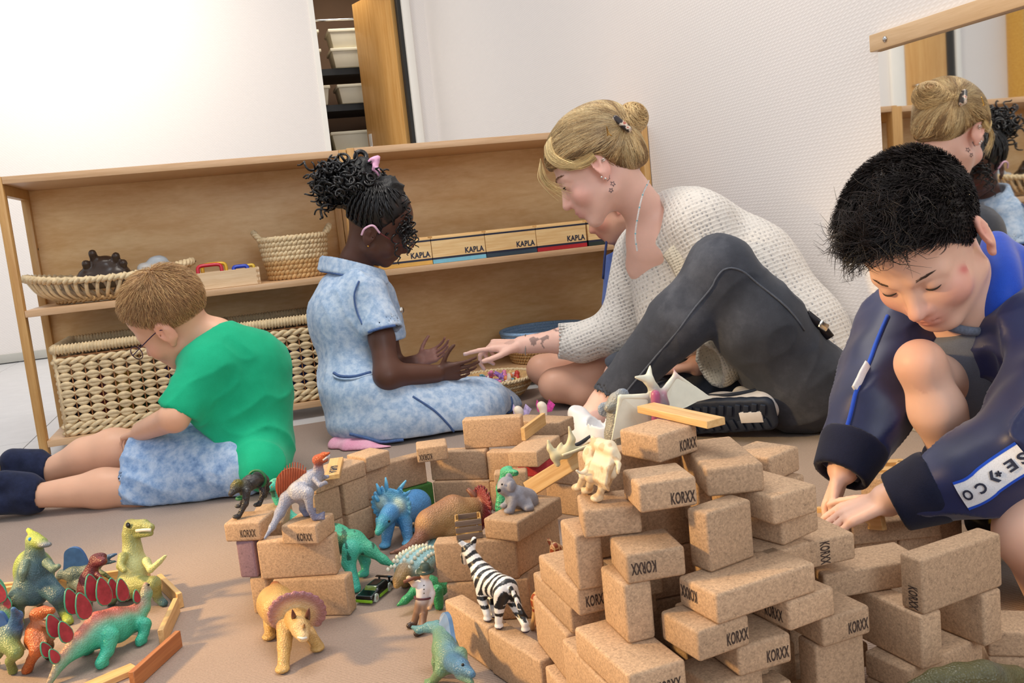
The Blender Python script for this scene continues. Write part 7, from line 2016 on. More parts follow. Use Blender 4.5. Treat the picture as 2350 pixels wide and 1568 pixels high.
def giraffe():
    d = proj_d(PZ(1240, 1466)); W, O = (224, 184, 130), (150, 68, 34)
    S = Sdf(0.006)
    S.chain([P(1240, 1378, d), P(1262, 1358, d + .03), P(1278, 1335, d + .04)], [0.0150, 0.0155, 0.0135], 0.008, W); S.chain([P(1276, 1335, d + .04), P(1274, 1290, d + .04), P(1272, 1262, d + .04)], [0.0115, 0.0085, 0.0075], 0.008, W)
    S.cap(P(1272, 1256, d + .04), P(1290, 1262, d + .05), 0.0080, 0.0055, 0.004, W); S.cap(P(1268, 1252, d + .04), P(1259, 1240, d + .04), 0.0042, 0.0030, 0.002, W)
    for (h, f, dd) in (((1235, 1392), (1222, 1440), 0.0), ((1245, 1392), (1240, 1466), -.01), ((1270, 1370), (1268, 1440), .03), ((1262, 1372), (1258, 1432), .05)):
        q = PZ(*f, 0.004); k = P(*h, d + dd) * .5 + q * .5; S.cap(P(*h, d + dd), k, 0.0095, 0.0052, 0.006, W); S.cap(k, q, 0.005, 0.0048, 0.004, W)
    S.chain([P(1232, 1378, d - .01), P(1233, 1415, d - .014), P(1232, 1435, d - .014)], [0.003, 0.0025, 0.004], 0.003, (120, 60, 40))
    def pt(V, C):
        i = np.floor(V / 0.0085 + 0.35 * np.stack([vnoise(V, 60, k) for k in (1, 2, 3)], 1)); f = V / 0.0085 + 0.35 * np.stack([vnoise(V, 60, k) for k in (1, 2, 3)], 1) - i
        m = (np.abs(f - 0.5).max(1) < 0.40) & (V[:, 2] > 0.035); C = C.copy(); C[m] = lin(O); return C
    r = toy('giraffe', 'small brown-patched giraffe figure beside the tower', 'toy animal', PZ(1240, 1462), S, 0.0014, mat=M_toys, paint=pt)
    fin(r)
giraffe()
def spino_front():
    d = 1.10; C, CB, CL = (110, 142, 104), (72, 116, 150), (92, 138, 146)
    S = Sdf(0.008)
    S.chain([P(947, 1440, d + .06), P(962, 1446, d + .055), P(985, 1440, d + .05), P(1004, 1440, d + .045), P(1018, 1462, d + .03)], [0.0030, 0.0050, 0.0070, 0.0090, 0.0135], 0.010, CL)
    S.chain([P(1018, 1462, d + .03), P(1022, 1490, d + .01), P(1030, 1520, d - .015)], [0.0145, 0.0180, 0.0160], 0.010, C); S.chain([P(1024, 1470, d + .015), P(1036, 1500, d - .01), P(1045, 1520, d - .03)], [0.010, 0.012, 0.011], 0.008, CB)
    S.chain([P(1040, 1522, d - .03), P(1058, 1532, d - .055)], [0.0130, 0.0120], 0.008, CB); S.cap(P(1058, 1532, d - .055), P(1084, 1548, d - .08), 0.0110, 0.0050, 0.005, CB); S.cap(P(1056, 1548, d - .055), P(1082, 1566, d - .078), 0.0075, 0.0038, 0.004, C)
    for pts in ([P(1015, 1515, d - .01), P(1012, 1540, d - .02), PZ(995, 1562, 0.005)], [P(1040, 1500, d), P(1058, 1500, d - .02), P(1064, 1520, d - .03)], [P(1010, 1480, d + .02), P(1004, 1520, d + .015), PZ(1004, 1545, 0.005)]): S.chain(pts, [0.0105, 0.0080, 0.0062], 0.006, C)
    q = PZ(995, 1562, 0.005)
    for t in (-1, 0, 1): S.cap(q, q + camvec(-.010, -.004 + .001 * t, .006 * t), 0.0048, 0.003, 0.003, C)
    S.cut((0, 0, 0.0006), (0, 0, -1), 0.001)
    r = toy('spinosaurus', 'blue-green sail-backed dinosaur bending toward the viewer in the foreground', 'toy dinosaur', PZ(1000, 1556), S, 0.0017)
    n = nrm(camvec(.93, .1, .35))
    sail(r, None, [P(1012, 1436, d + .035), P(1014, 1416, d + .04), P(1022, 1405, d + .04), P(1032, 1418, d + .03), P(1040, 1460, d + .01), P(1046, 1500, d - .015), P(1044, 1520, d - .03), P(1030, 1490, d), P(1018, 1458, d + .03), P(1012, 1436, d + .035)], 0.005, (76, 112, 152), n=n)
    ball('eye', P(1062, 1526, d - .068), 0.0018, M_teye, r)
    fin(r)
spino_front()
def dino_corner():
    d = 0.86; C = (88, 84, 52)
    S = Sdf(0.01)
    S.chain([P(2095, 1580, d), P(2150, 1562, d), P(2200, 1556, d), P(2260, 1552, d), P(2330, 1560, d + .02), P(2400, 1590, d + .05)], [0.008, 0.012, 0.015, 0.016, 0.014, 0.006], 0.01, C)
    S.ell(P(2275, 1542, d), (0.006, 0.006, 0.005), None, 0.004, (96, 110, 132))
    for px in (2170, 2300):
        S.cap(P(px, 1570, d), PZ(px, 1720, 0.006), 0.012, 0.009, 0.01, C)
    fin(toy('small_dinosaur', 'dark olive dinosaur back at the bottom right corner', 'toy dinosaur', PZ(2230, 1720), S, 0.0022))
dino_corner()
# ---- ivory mammoth skeleton
def skeleton():
    zt = 0.2567; d = 0.905; I, T = (226, 208, 176), (190, 148, 98)
    r = empty('mammoth_skeleton', PZ(1350, 1130, zt)); tag(r, 'ivory mammoth skeleton figure on the left shoulder of the tower', 'toy animal', 'toy animals')
    def pt(V, C):
        n = vnoise(V, 130, 2)[:, None]; return np.array(lin(I)) * (0.5 + 0.5 * (n > -0.2)) + np.array(lin(T)) * 0.5 * (n <= -0.2)
    S = Sdf(0.004)
    S.chain([P(1352, 1040, d + .03), P(1375, 1022, d + .02), P(1398, 1028, d), P(1412, 1050, d - .01)], [0.006, 0.0085, 0.0085, 0.007], 0.005, I)
    S.ell(P(1362, 1046, d + .025), (0.012, 0.012, 0.013), None, 0.006, I); S.cap(P(1360, 1056, d + .02), P(1352, 1078, d + .012), 0.0075, 0.006, 0.004, I)
    S.cap(P(1366, 1020, d + .02), P(1360, 1005, d + .03), 0.005, 0.003, 0.004, I)
    for i, t in enumerate(np.linspace(0, 1, 7)):
        a = P(1372 + 34 * t, 1030 + 14 * t, d + .012 - .02 * t); 
        S.chain([a, a + camvec(-.006, -.012, -.014), a + camvec(-.008, -.026, -.012), a + camvec(-.004, -.034, -.002)], [0.0026, 0.0024, 0.0022, 0.0018], 0.002, I)
        S.ell(P(1372 + 34 * t, 1022 + 16 * t, d + .008 - .02 * t), 0.0048, None, 0.003, I)
    for (h, k, f, dd) in (((1362, 1062), (1340, 1092), (1330, 1118), .01), ((1366, 1066), (1356, 1098), (1352, 1124), .0), ((1402, 1060), (1388, 1102), (1374, 1142), -.012), ((1408, 1056), (1404, 1088), (1390, 1118), .005)):
        q = PZ(*f, zt + 0.004); kk = P(*k, d + dd * .7); hh = P(*h, d + dd)
        S.cap(hh, kk, 0.0058, 0.0042, 0.003, I); S.ell(kk, 0.0058, None, 0.003, I); S.cap(kk, q, 0.0042, 0.0045, 0.003, I); S.ell(q + camvec(-.002, 0, -.002), (0.0072, 0.0072, 0.0042), None, 0.003, I)
    S.chain([P(1412, 1050, d - .01), P(1420, 1066, d - .02), P(1418, 1086, d - .026)], [0.004, 0.003, 0.002], 0.002, I)
    obj('bones', S.mesh('bones', 0.0014, 0.003, paint=pt), vcol('ivory plastic', 0.5, 0, namt=0.08), r)
    for sgn in (0, 1):
        obj('tusk', MB().tube(spline([P(1352, 1074, d + .012), P(1336, 1086 + 4 * sgn, d + .0 + .02 * sgn), P(1322, 1080, d - .004 + .022 * sgn)], 6), np.linspace(0.0026, 0.0009, 13), 7).mesh('tusk', True), plain('ivory tusk', (232, 220, 196), 0.4, nscale=60), r)
    fin(r)
skeleton()
# ---- white pterosaur with pink stripes
def ptero():
    d = 1.05; W, PK, GY = (226, 224, 204), (176, 66, 120), (96, 118, 112)
    S = Sdf(0.006)
    S.chain([P(1515, 985, d), P(1510, 930, d), P(1500, 892, d)], [0.0085, 0.0140, 0.0075], 0.008, GY)
    S.cap(P(1506, 985, d - .008), P(1504, 905, d - .012), 0.0060, 0.0060, 0.006, PK); S.cap(P(1530, 985, d), P(1522, 905, d - .004), 0.0050, 0.0050, 0.006, PK)
    S.cap(P(1498, 888, d), P(1488, 872, d - .006), 0.0062, 0.0075, 0.005, W); S.cap(P(1486, 870, d - .006), P(1458, 866, d - .018), 0.0062, 0.0018, 0.004, W); S.cap(P(1489, 868, d - .004), P(1492, 840, d + .004), 0.0055, 0.0016, 0.004, W)
    S.cap(P(1500, 910, d), P(1424, 912, d - .01), 0.0048, 0.0034, 0.006, W); S.cap(P(1424, 912, d - .01), P(1408, 1000, d - .005), 0.0036, 0.0018, 0.004, W)
    S.cap(P(1522, 900, d), P(1550, 862, d + .01), 0.0048, 0.0034, 0.006, W); S.cap(P(1550, 862, d + .01), P(1632, 914, d + .03), 0.0036, 0.0014, 0.004, W); S.cap(P(1549, 862, d + .01), P(1547, 845, d + .012), 0.003, 0.001, 0.002, PK)
    S.cap(P(1515, 985, d), np.array([0.428, 0.948, 0.2615]), 0.006, 0.005, 0.006, GY)
    r = toy('pterosaur', 'white pterosaur with pink-striped body behind the tower top', 'toy dinosaur', P(1515, 1000, d), S, 0.0016, mat=M_toys)
    wm = plain('cream wing', (224, 222, 204), 0.5, nscale=60, namt=0.06)
    nv = camvec(0.1, .2, -1)
    obj('wing', flatshape([P(1502, 910, d), P(1425, 911, d - .01), P(1414, 955, d - .008), P(1403, 1012, d - .005), P(1440, 1000, d), P(1470, 985, d), P(1502, 975, d)], 0.0042, nv, 'wing'), wm, r)
    obj('wing', flatshape([P(1522, 902, d), P(1549, 863, d + .01), P(1585, 885, d + .02), P(1634, 914, d + .03), P(1600, 922, d + .02), P(1575, 935, d + .012), P(1545, 945, d + .005), P(1526, 955, d)], 0.0042, nv, 'wing'), wm, r)
    fin(r)
ptero()
def mouse():
    d = 1.12; C, C2 = (150, 148, 138), (138, 152, 172)
    S = Sdf(0.008)
    S.cap(P(1420, 930, d), P(1416, 990, d), 0.015, 0.017, 0.01, C); S.ell(P(1418, 925, d), (0.014, 0.014, 0.015), None, 0.006, C)
    for (x, y) in ((1388, 940), (1428, 908)): S.ell(P(x, y, d), (0.010, 0.004, 0.010), frame(CF, CU), 0.003, C2)
    S.cap(P(1406, 932, d - .006), P(1396, 938, d - .012), 0.009, 0.006, 0.004, C)
    S.cap(P(1412, 1000, d), np.array([0.404, 1.026, 0.190]), 0.015, 0.018, 0.01, C)
    fin(toy('mouse', 'grey toy mouse with round blue-grey ears behind the pterosaur', 'toy animal', P(1412, 1040, d), S, 0.002))
mouse()
# ---- toy man with hat
def man():
    d = proj_d(PZ(958, 1442)); SKN = (222, 180, 140); WH, BR, DK = (228, 224, 226), (138, 108, 88), (62, 48, 42)
    S = Sdf(0.003)
    S.chain([P(970, 1372, d), P(972, 1348, d), P(973, 1334, d)], [0.0105, 0.0120, 0.0090], 0.005, WH); S.cap(P(975, 1330, d), P(976, 1318, d), 0.0045, 0.0078, 0.003, SKN); S.ell(P(975, 1318, d - .002), (0.0072, 0.0078, 0.0090), None, 0.003, SKN)
    S.cap(P(966, 1376, d), P(958, 1404, d), 0.0082, 0.0065, 0.004, BR); S.cap(P(958, 1404, d), PZ(951, 1428, 0.006), 0.0062, 0.0055, 0.003, BR); S.cap(P(975, 1376, d), P(972, 1408, d), 0.0082, 0.0065, 0.004, BR); S.cap(P(972, 1408, d), PZ(968, 1444, 0.008), 0.0062, 0.0055, 0.003, BR)
    for f in ((950, 1432), (967, 1450)): q = PZ(*f, 0.004); S.cap(q, q + camvec(-.006, -.001, -.006), 0.0052, 0.0048, 0.003, DK)
    S.chain([P(984, 1340, d), P(992, 1362, d), P(989, 1380, d)], [0.0058, 0.0050, 0.0044], 0.004, WH); S.cap(P(989, 1382, d), P(985, 1396, d - .004), 0.0040, 0.0036, 0.002, SKN)
    S.chain([P(962, 1340, d), P(950, 1342, d - .008)], [0.0058, 0.005], 0.004, WH); S.chain([P(949, 1341, d - .008), P(938, 1328, d - .014)], [0.0042, 0.0046], 0.003, SKN)
    S.cut((0, 0, 0.0006), (0, 0, -1), 0.0008)
    r = toy('toy_man', 'toy man in a white shirt, brown trousers and green hat', 'toy figure', PZ(958, 1442), S, 0.0013, 0.0012, mat=M_toys, group='toy figures')
    hat = MB().lathe([(0.0001, 0.010), (0.006, 0.0095), (0.0078, 0.004), (0.0080, 0.0015), (0.0125, 0.0005), (0.0125, -0.0008), (0.007, -0.0008)], P(976, 1310, d), 20, rotx(0.1))
    obj('hat', hat.mesh('hat', True), plain('dark green felt', (44, 66, 58), 0.6, nscale=90), r)
    obj('stick', MB().tube([P(926, 1336, d - .02), P(950, 1327, d - .014), P(972, 1328, d + .004)], 0.0024, 7).mesh('stick', True), plain('brown stick', (112, 66, 48), 0.5, nscale=60), r)
    obj('belt', MB().tube([P(970, 1371, d) + camvec(0.0112 * math.cos(a), 0.0, 0.0112 * math.sin(a)) for a in np.linspace(0, 2 * math.pi, 18, endpoint=False)], 0.0014, 5, True).mesh('belt', True), plain('maroon belt', (88, 40, 52), 0.5, nscale=60), r)
    for y in (1344, 1353, 1362): ball('button', P(973, y, d - .0125), 0.0009, M_teye, r, 6)
    fin(r)
man()
# ---- toy car
def car():
    c = PZ(862, 1368); f = PZ(840, 1382) - PZ(884, 1346); yaw = math.atan2(f[1], f[0])
    r = empty('toy_car', (c[0], c[1], 0), yaw); tag(r, 'small black and green toy sports car on the carpet', 'toy car')
    L, W = 0.066, 0.029
    S = Sdf(0.004)
    S.box((0, 0, 0.0085), (L, W, 0.0085), None, 0.003, 0.004); S.box((-0.006, 0, 0.0150), (L * 0.46, W * 0.80, 0.009), roty(0.0), 0.0038, 0.006); S.box((0.020, 0, 0.0115), (0.024, W * 0.9, 0.004), roty(0.14), 0.002, 0.004)
    for x in (0.020, -0.020):
        for y in (-1, 1): S.cap((x, y * W * 0.60, 0.0062), (x, y * W * 0.34, 0.0062), 0.0076, None, 0.001, None, 's')
    obj('body', S.mesh('body', 0.0011), plain('black gloss paint', (16, 18, 20), 0.08, nscale=20, spec=0.7), r)
    obj('bumper', MB().box((0.0325, 0, 0.0058), (0.004, W * 0.96, 0.0045)).mesh('bumper', bevel=0.001), plain('lime plastic', (132, 186, 40), 0.35, nscale=40), r)
    for y in (-1, 1): obj('sill', MB().box((-0.001, y * W * 0.492, 0.0058), (0.024, 0.0016, 0.0045)).mesh('sill'), plain('lime plastic', (132, 186, 40), 0.35, nscale=40), r)
    obj('windscreen', MB().box((0.0110, 0, 0.0165), (0.0016, W * 0.66, 0.0085), roty(-0.85)).mesh('windscreen', bevel=0.0005), plain('green window', (96, 116, 52), 0.1, nscale=30, spec=0.7), r)
    obj('spoiler', MB().box((-0.030, 0, 0.0185), (0.005, W * 0.95, 0.0014)).box((-0.030, W * 0.3, 0.0150), (0.003, 0.002, 0.006)).box((-0.030, -W * 0.3, 0.0150), (0.003, 0.002, 0.006)).mesh('spoiler'), plain('black gloss paint', (16, 18, 20), 0.08), r)
    for x in (0.020, -0.020):
        for y in (-1, 1):
            w_ = obj('wheel', MB().lathe([(0.0001, -0.0028), (0.0066, -0.0028), (0.0066, 0.0028), (0.0001, 0.0028)], (x, y * (W * 0.5 - 0.0026), 0.0066), 18, rotx(math.pi / 2)).mesh('wheel', bevel=0.0007), plain('pale green tyre', (196, 208, 196), 0.5, nscale=40), r)
            obj('hub', MB().lathe([(0.0001, -0.0032), (0.0032, -0.0032), (0.0032, 0.0032), (0.0001, 0.0032)], (x, y * (W * 0.5 - 0.0026), 0.0066), 10, rotx(math.pi / 2)).mesh('hub'), M_silver, w_)
car()
# ---- toy crate
def crate():
    c = PZ(1078, 1230, 0.1142); yaw = math.radians(-12)
    r = empty('toy_crate', (c[0], c[1], 0.1142), yaw); tag(r, 'tiny slatted wooden crate on the cork wall', 'toy crate')
    w, dp, h = 0.036, 0.030, 0.028
    mg = wood('greyed slat', (132, 112, 96), (104, 88, 78), 'X', 30, 0.7); mo = wood('yellow slat edge', (188, 150, 88), (164, 124, 66), 'X', 30, 0.6)
    for z in (0.0045, 0.0140, 0.0235):
        for y in (-1, 1): obj('slat', box_mesh('slat', (w, 0.0018, 0.0072), 0.0003, 1), mg, r, (0, y * dp / 2, z))
        for x in (-1, 1): obj('slat', box_mesh('slat', (0.0018, dp - 0.002, 0.0072), 0.0003, 1), mo, r, (x * (w / 2 - 0.001), 0, z))
    for x in (-1, 1):
        for y in (-1, 1): obj('corner_post', box_mesh('corner_post', (0.0035, 0.0035, h), 0.0003, 1), mo, r, (x * (w / 2 - 0.0032), y * (dp / 2 - 0.0028), h / 2 + 0.0001))
    obj('bottom', box_mesh('bottom', (w - 0.004, dp - 0.004, 0.0014)), mo, r, (0, 0, 0.002))
crate()
Sdf.RS = Sdf.ES = Sdf.KS = 1.0

# ================================================================== small wooden planks
M_plank = wood('pine plank', (226, 190, 134), (200, 156, 98), 'X', 16.0, 0.5, 10.0, 0.05)
M_plankred = wood('reddish pine plank', (190, 126, 76), (160, 96, 54), 'X', 16.0, 0.5, 10.0, 0.05)
PLK = box_mesh('wooden_plank', (0.117, 0.0234, 0.0078), 0.0006, 1)
PLKR = box_mesh('wooden_plank', (0.117, 0.0234, 0.0078), 0.0006, 1)
def plank(label, c, a, w, mat=None, group='small wooden planks'):
    """c: centre, a: long axis, w: direction of the 23 mm side"""
    a = nrm(a); w = np.asarray(w, float); w = nrm(w - a * (w @ a)); t = np.cross(a, w)
    o = obj('wooden_plank', PLKR if mat is M_plankred else PLK, mat or M_plank)
    o.matrix_world = Matrix([[*r, q] for r, q in zip(np.stack([a, w, t], 1).tolist(), np.asarray(c, float).tolist())] + [[0, 0, 0, 1]])
    return tag(o, label, 'plank', group)
Z3 = np.array([0, 0, 1.0])
def edge_plank(label, p1, p2, z0=0.0, mat=None, anchor=0):
    """stands on its long edge; p1, p2 pixels of the top edge"""
    a = PZ(*p1, z0 + 0.0234); b = PZ(*p2, z0 + 0.0234); dv = nrm(b - a)
    c = a + dv * 0.0585 if anchor == 0 else (b - dv * 0.0585 if anchor == 1 else (a + b) / 2)
    return plank(label, c + np.array([0, 0, -0.0117 + 0.0004]), dv, Z3, mat)
edge_plank('small plank on edge right of the olive dinosaur', (360, 1313), (412, 1363), anchor=1)
edge_plank('pale small plank on edge in front of the corner one at right', (404, 1371), (368, 1447), anchor=1)
edge_plank('reddish small plank on edge in the left foreground', (300, 1544), (417, 1440), 0, M_plankred)
edge_plank('small plank on edge at the left picture edge behind the duck-billed dinosaur', (-60, 1346), (32, 1337), anchor=1)
edge_plank('small plank on edge between the duck-billed dinosaur and the blue sail', (90, 1335), (168, 1322), anchor=1)
edge_plank('small plank on edge behind the dark red dinosaur', (174, 1324), (262, 1311), anchor=0)
plank('small plank lying at the bottom picture edge near the stegosaurus', PZ(208, 1577, 0.0041), PZ(232, 1562) - PZ(190, 1580), PZ(210, 1560) - PZ(208, 1577))
for (x1, y1, x2, y2, z, lb) in ((1984, 1079, 2130, 1079, 0.0041, 'small plank lying across the middle of the pile behind the boy’s hand'), (1975, 1096, 2098, 1090, 0.0041, 'small plank lying nearest in the pile behind the boy’s hand'),
                                (1950, 1066, 2050, 1062, 0.0041, 'small plank lying farthest left in the pile behind the boy’s hand'), (2082, 1066, 2190, 1072, 0.0041, 'small plank lying at the right of the pile by the boy’s shin')):
    a, b = PZ(x1, y1, z), PZ(x2, y2, z); dv = nrm(b - a)
    plank(lb, a * .5 + b * .5, dv, np.cross(Z3, dv))
a, b = P(1912, 1186, 1.235), P(1960, 1190, 1.20)
plank('small plank held low by the crouching boy’s hands', a + nrm(b - a) * 0.03, b - a, Z3)
o = plank('small plank lying on top of the foreground tower', (0.4185, 0.872, 0.3424 - 0.0285 + 0.0042), (math.sin(math.radians(12)) * -1, 1, 0), (1, 0.1, 0))
t = obj('print', text_mesh('KAPLA', 0.055, 0.013, 0.03), M_inkblue, o); t.matrix_local = Matrix.Translation((0.0, 0, 0.0040))
n_, f_ = PZ(763, 1096, .1465), PZ(777, 1041, .1465); dv = nrm(f_ - n_)
o = plank('lettered small plank lying on the sloping row of cork blocks', n_ + dv * 0.0585 + np.array([0, 0, 0.0006]), -dv, np.cross(Z3, -dv))
t = obj('print', text_mesh('KAPLA', 0.046, 0.0125, 0.03), M_inkblue, o); t.matrix_local = Matrix.Translation((0.024, 0, 0.0040))
a, b = PZ(1202, 1012, .1427), PZ(1258, 969, .1427); dv = nrm(b - a)
plank('small plank standing on edge on a cork block', a + dv * 0.0585 + Z3 * 0.0119, dv, Z3)
ra, rb = P(1212, 1124, 1.335), P(1362, 1031, 1.30); dv = nrm(rb - ra)
plank('small plank leaning as a ramp behind the koala', (ra + rb) / 2, dv, nrm(np.cross(dv, camvec(0.0, 0.35, -1))), wood('golden plank', (204, 152, 84), (176, 122, 58), 'X', 16, 0.4, 10, 0.05) and None)
# bone-coloured antlered skull on the ramp
def bones():
    d = 1.30; C = (206, 198, 164)
    S = Sdf(0.005)
    S.chain([P(1258, 1012, d), P(1262, 1030, d), P(1275, 1046, d), P(1298, 1040, d)], [0.0022, 0.0035, 0.006, 0.0075], 0.006, C); S.chain([P(1298, 1040, d), P(1312, 1010, d), P(1306, 980, d)], [0.007, 0.0045, 0.0018], 0.006, C); S.cap(P(1300, 1036, d), P(1340, 1028, d), 0.006, 0.003, 0.006, C)
    S.cap(P(1272, 1050, d), P(1280, 1066, d), 0.005, 0.004, 0.004, C); S.cap(P(1284, 1028, d), P(1288, 1018, d), 0.004, 0.002, 0.004, C)
    r = empty('antler_skull', P(1285, 1060, d)); tag(r, 'bone-coloured antlered skull toy lying on the ramp plank', 'toy bone')
    obj('skull', S.mesh('skull', 0.0016), vcol('aged bone plastic', 0.45, 0, namt=0.1), r)
    obj('jaw_bone', MB().tube(spline([P(1290, 1046, d - .012), P(1320, 1035, d - .012), P(1352, 1022, d - .01)], 6), 0.0022, 6).mesh('jaw_bone', True), plain('bone', (214, 206, 176), 0.5, nscale=60), r)
    fin(r)
bones()
# butterfly-winged toys on the carpet behind the wall
def fairy(px, py, d, rgb, label):
    r = empty('winged_toy', P(px, py + 14, d)); tag(r, label, 'toy figure', 'winged toys behind the cork wall')
    S = Sdf(0.004); S.cap(P(px, py, d), P(px + 2, py + 22, d), 0.010, 0.008, 0.006, (216, 206, 196)); S.ell(P(px - 4, py - 4, d), (0.010, 0.010, 0.010), None, 0.004, (226, 214, 198))
    obj('body', S.mesh('body', 0.002), M_toys, r)
    m = plain(f'glitter wing {rgb}', rgb, 0.3, nscale=150, namt=0.4)
    for s in (-1, 1):
        obj('wing', flatshape([P(px + 2, py + 12, d + .004), P(px + s * 14, py - 18, d + .01), P(px + s * 22 + 6, py - 6, d + .012), P(px + s * 16 + 4, py + 10, d + .01)], 0.0015, camvec(0, .2, -1), 'wing'), m, r)
    fin(r)
fairy(1192, 945, 2.18, (186, 170, 214), 'small toy with pale violet wings behind the cork wall'); fairy(1246, 935, 2.14, (196, 60, 150), 'small white toy with magenta wings behind the cork wall')

# ================================================================== woven baskets and boxes
M_wick = plain('pale wicker', (222, 200, 160), 0.7, nscale=70, namt=0.18, bstr=0.4)
M_wick2 = plain('honey wicker', (198, 160, 108), 0.7, nscale=70, namt=0.2, bstr=0.4)
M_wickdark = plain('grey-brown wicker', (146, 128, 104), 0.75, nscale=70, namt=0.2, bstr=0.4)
M_wire = plain('brown cane', (170, 120, 78), 0.6, nscale=50, namt=0.15)
def rope(pts, r, twist, closed=True, strands_=2, sides=6):
    """strands twisted round each other along a path"""
    p = np.asarray(pts, float); n = len(p)
    tan = np.roll(p, -1, 0) - np.roll(p, 1, 0) if closed else np.gradient(p, axis=0)
    tan /= np.linalg.norm(tan, axis=1)[:, None]; e1 = np.cross(tan, Z3); nn = np.linalg.norm(e1, axis=1)[:, None]; e1 = e1 / np.maximum(nn, 1e-6); e2 = np.cross(e1, tan)
    s = np.concatenate([[0], np.cumsum(np.linalg.norm(np.diff(p, axis=0), axis=1))]); tot = s[-1] + (np.linalg.norm(p[0] - p[-1]) if closed else 0)
    turns = round(tot / twist) if closed else tot / twist
    mb = MB()
    for k in range(strands_):
        ph = s / tot * turns * 2 * math.pi + k * 2 * math.pi / strands_
        mb.tube(p + 0.62 * r * (np.cos(ph)[:, None] * e1 + np.sin(ph)[:, None] * e2), r * 0.72, sides, closed)
    return mb
def oval(cx, cy, z, a, b, n=96, sag=0.0, pw=2.0):
    t = np.linspace(0, 2 * math.pi, n, endpoint=False); c, s = np.cos(t), np.sin(t)
    return np.stack([cx + a * np.sign(c) * np.abs(c) ** (2 / pw), cy + b * np.sign(s) * np.abs(s) ** (2 / pw), z + sag * np.cos(t) ** 2 + 0 * t], 1)
def boat():
    r = empty('wicker_tray', (-0.365, 3.005, 0.4195)); tag(r, 'boat-shaped pale wicker tray on the middle shelf', 'basket')
    obj('base', MB().lathe([(0.0001, 0.001), (1.0, 0.001), (1.0, 0.012), (0.0001, 0.012)], (0, 0, 0), 40, None, 0.150, 0.070).mesh('base'), M_wick, r)
    obj('rim', rope(oval(0, 0, 0.066, 0.232, 0.125, 140, 0.020), 0.010, 0.03).mesh('rim', True), M_wick, r)
    obj('foot_rim', rope(oval(0, 0, 0.010, 0.155, 0.074, 90), 0.007, 0.028).mesh('foot_rim', True), M_wick2, r)
    for lay, (sl, m) in enumerate(((0.10, M_wick), (-0.10, M_wickdark))):
        for k in range(46):
            t = 2 * math.pi * k / 46; t2 = t + sl
            a = np.array([0.152 * math.cos(t), 0.072 * math.sin(t), 0.012]); b = np.array([0.228 * math.cos(t2), 0.121 * math.sin(t2), 0.060 + 0.020 * math.cos(t2) ** 2])
            mid = (a + b) / 2 + np.array([0.012 * math.cos(t), 0.012 * math.sin(t), -0.006]) * (1 if lay == 0 else 0.7)
            obj('strand', MB().tube(spline([a, mid, b], 4), 0.0056 if lay == 0 else 0.0045, 6).mesh('strand', True), m, r)
    return r
boat()
def bear():
    C = (66, 52, 44); c = np.array([-0.365, 3.0, 0.435]); S = Sdf(0.012)
    S.cap(PY(205, 640, 3.02), PY(275, 632, 3.02), 0.034, 0.034, 0.02, C); S.ell(PY(240, 608, 3.02), (0.040, 0.032, 0.028), None, 0.015, C)
    for q, p2 in (((220, 606), (212, 582)), ((265, 606), (266, 588)), ((205, 622), (197, 606)), ((278, 618), (283, 604))): S.cap(PY(*q, 3.02), PY(*p2, 3.0), 0.011, 0.012, 0.008, C)
    fin(toy('toy_hippo', 'dark brown toy animal lying feet up in the wicker tray', 'toy animal', PY(240, 650, 3.02), S, 0.004, mat=vcol('dark brown plastic', 0.25, 0)))
bear()
S = Sdf(0.01); S.ell(PY(362, 600, 3.02), (0.03, 0.02, 0.018), None, 0.01, (196, 206, 214)); S.cap(PY(362, 598, 3.02), PY(366, 588, 3.02), 0.008, 0.002, 0.006, (170, 186, 204)); S.cap(PY(330, 618, 3.02), PY(400, 615, 3.02), 0.020, 0.018, 0.01, (206, 206, 204))
fin(toy('toy_shark', 'pale grey toy shark in the wicker tray', 'toy animal', PY(365, 640, 3.02), S, 0.004, mat=M_toys))
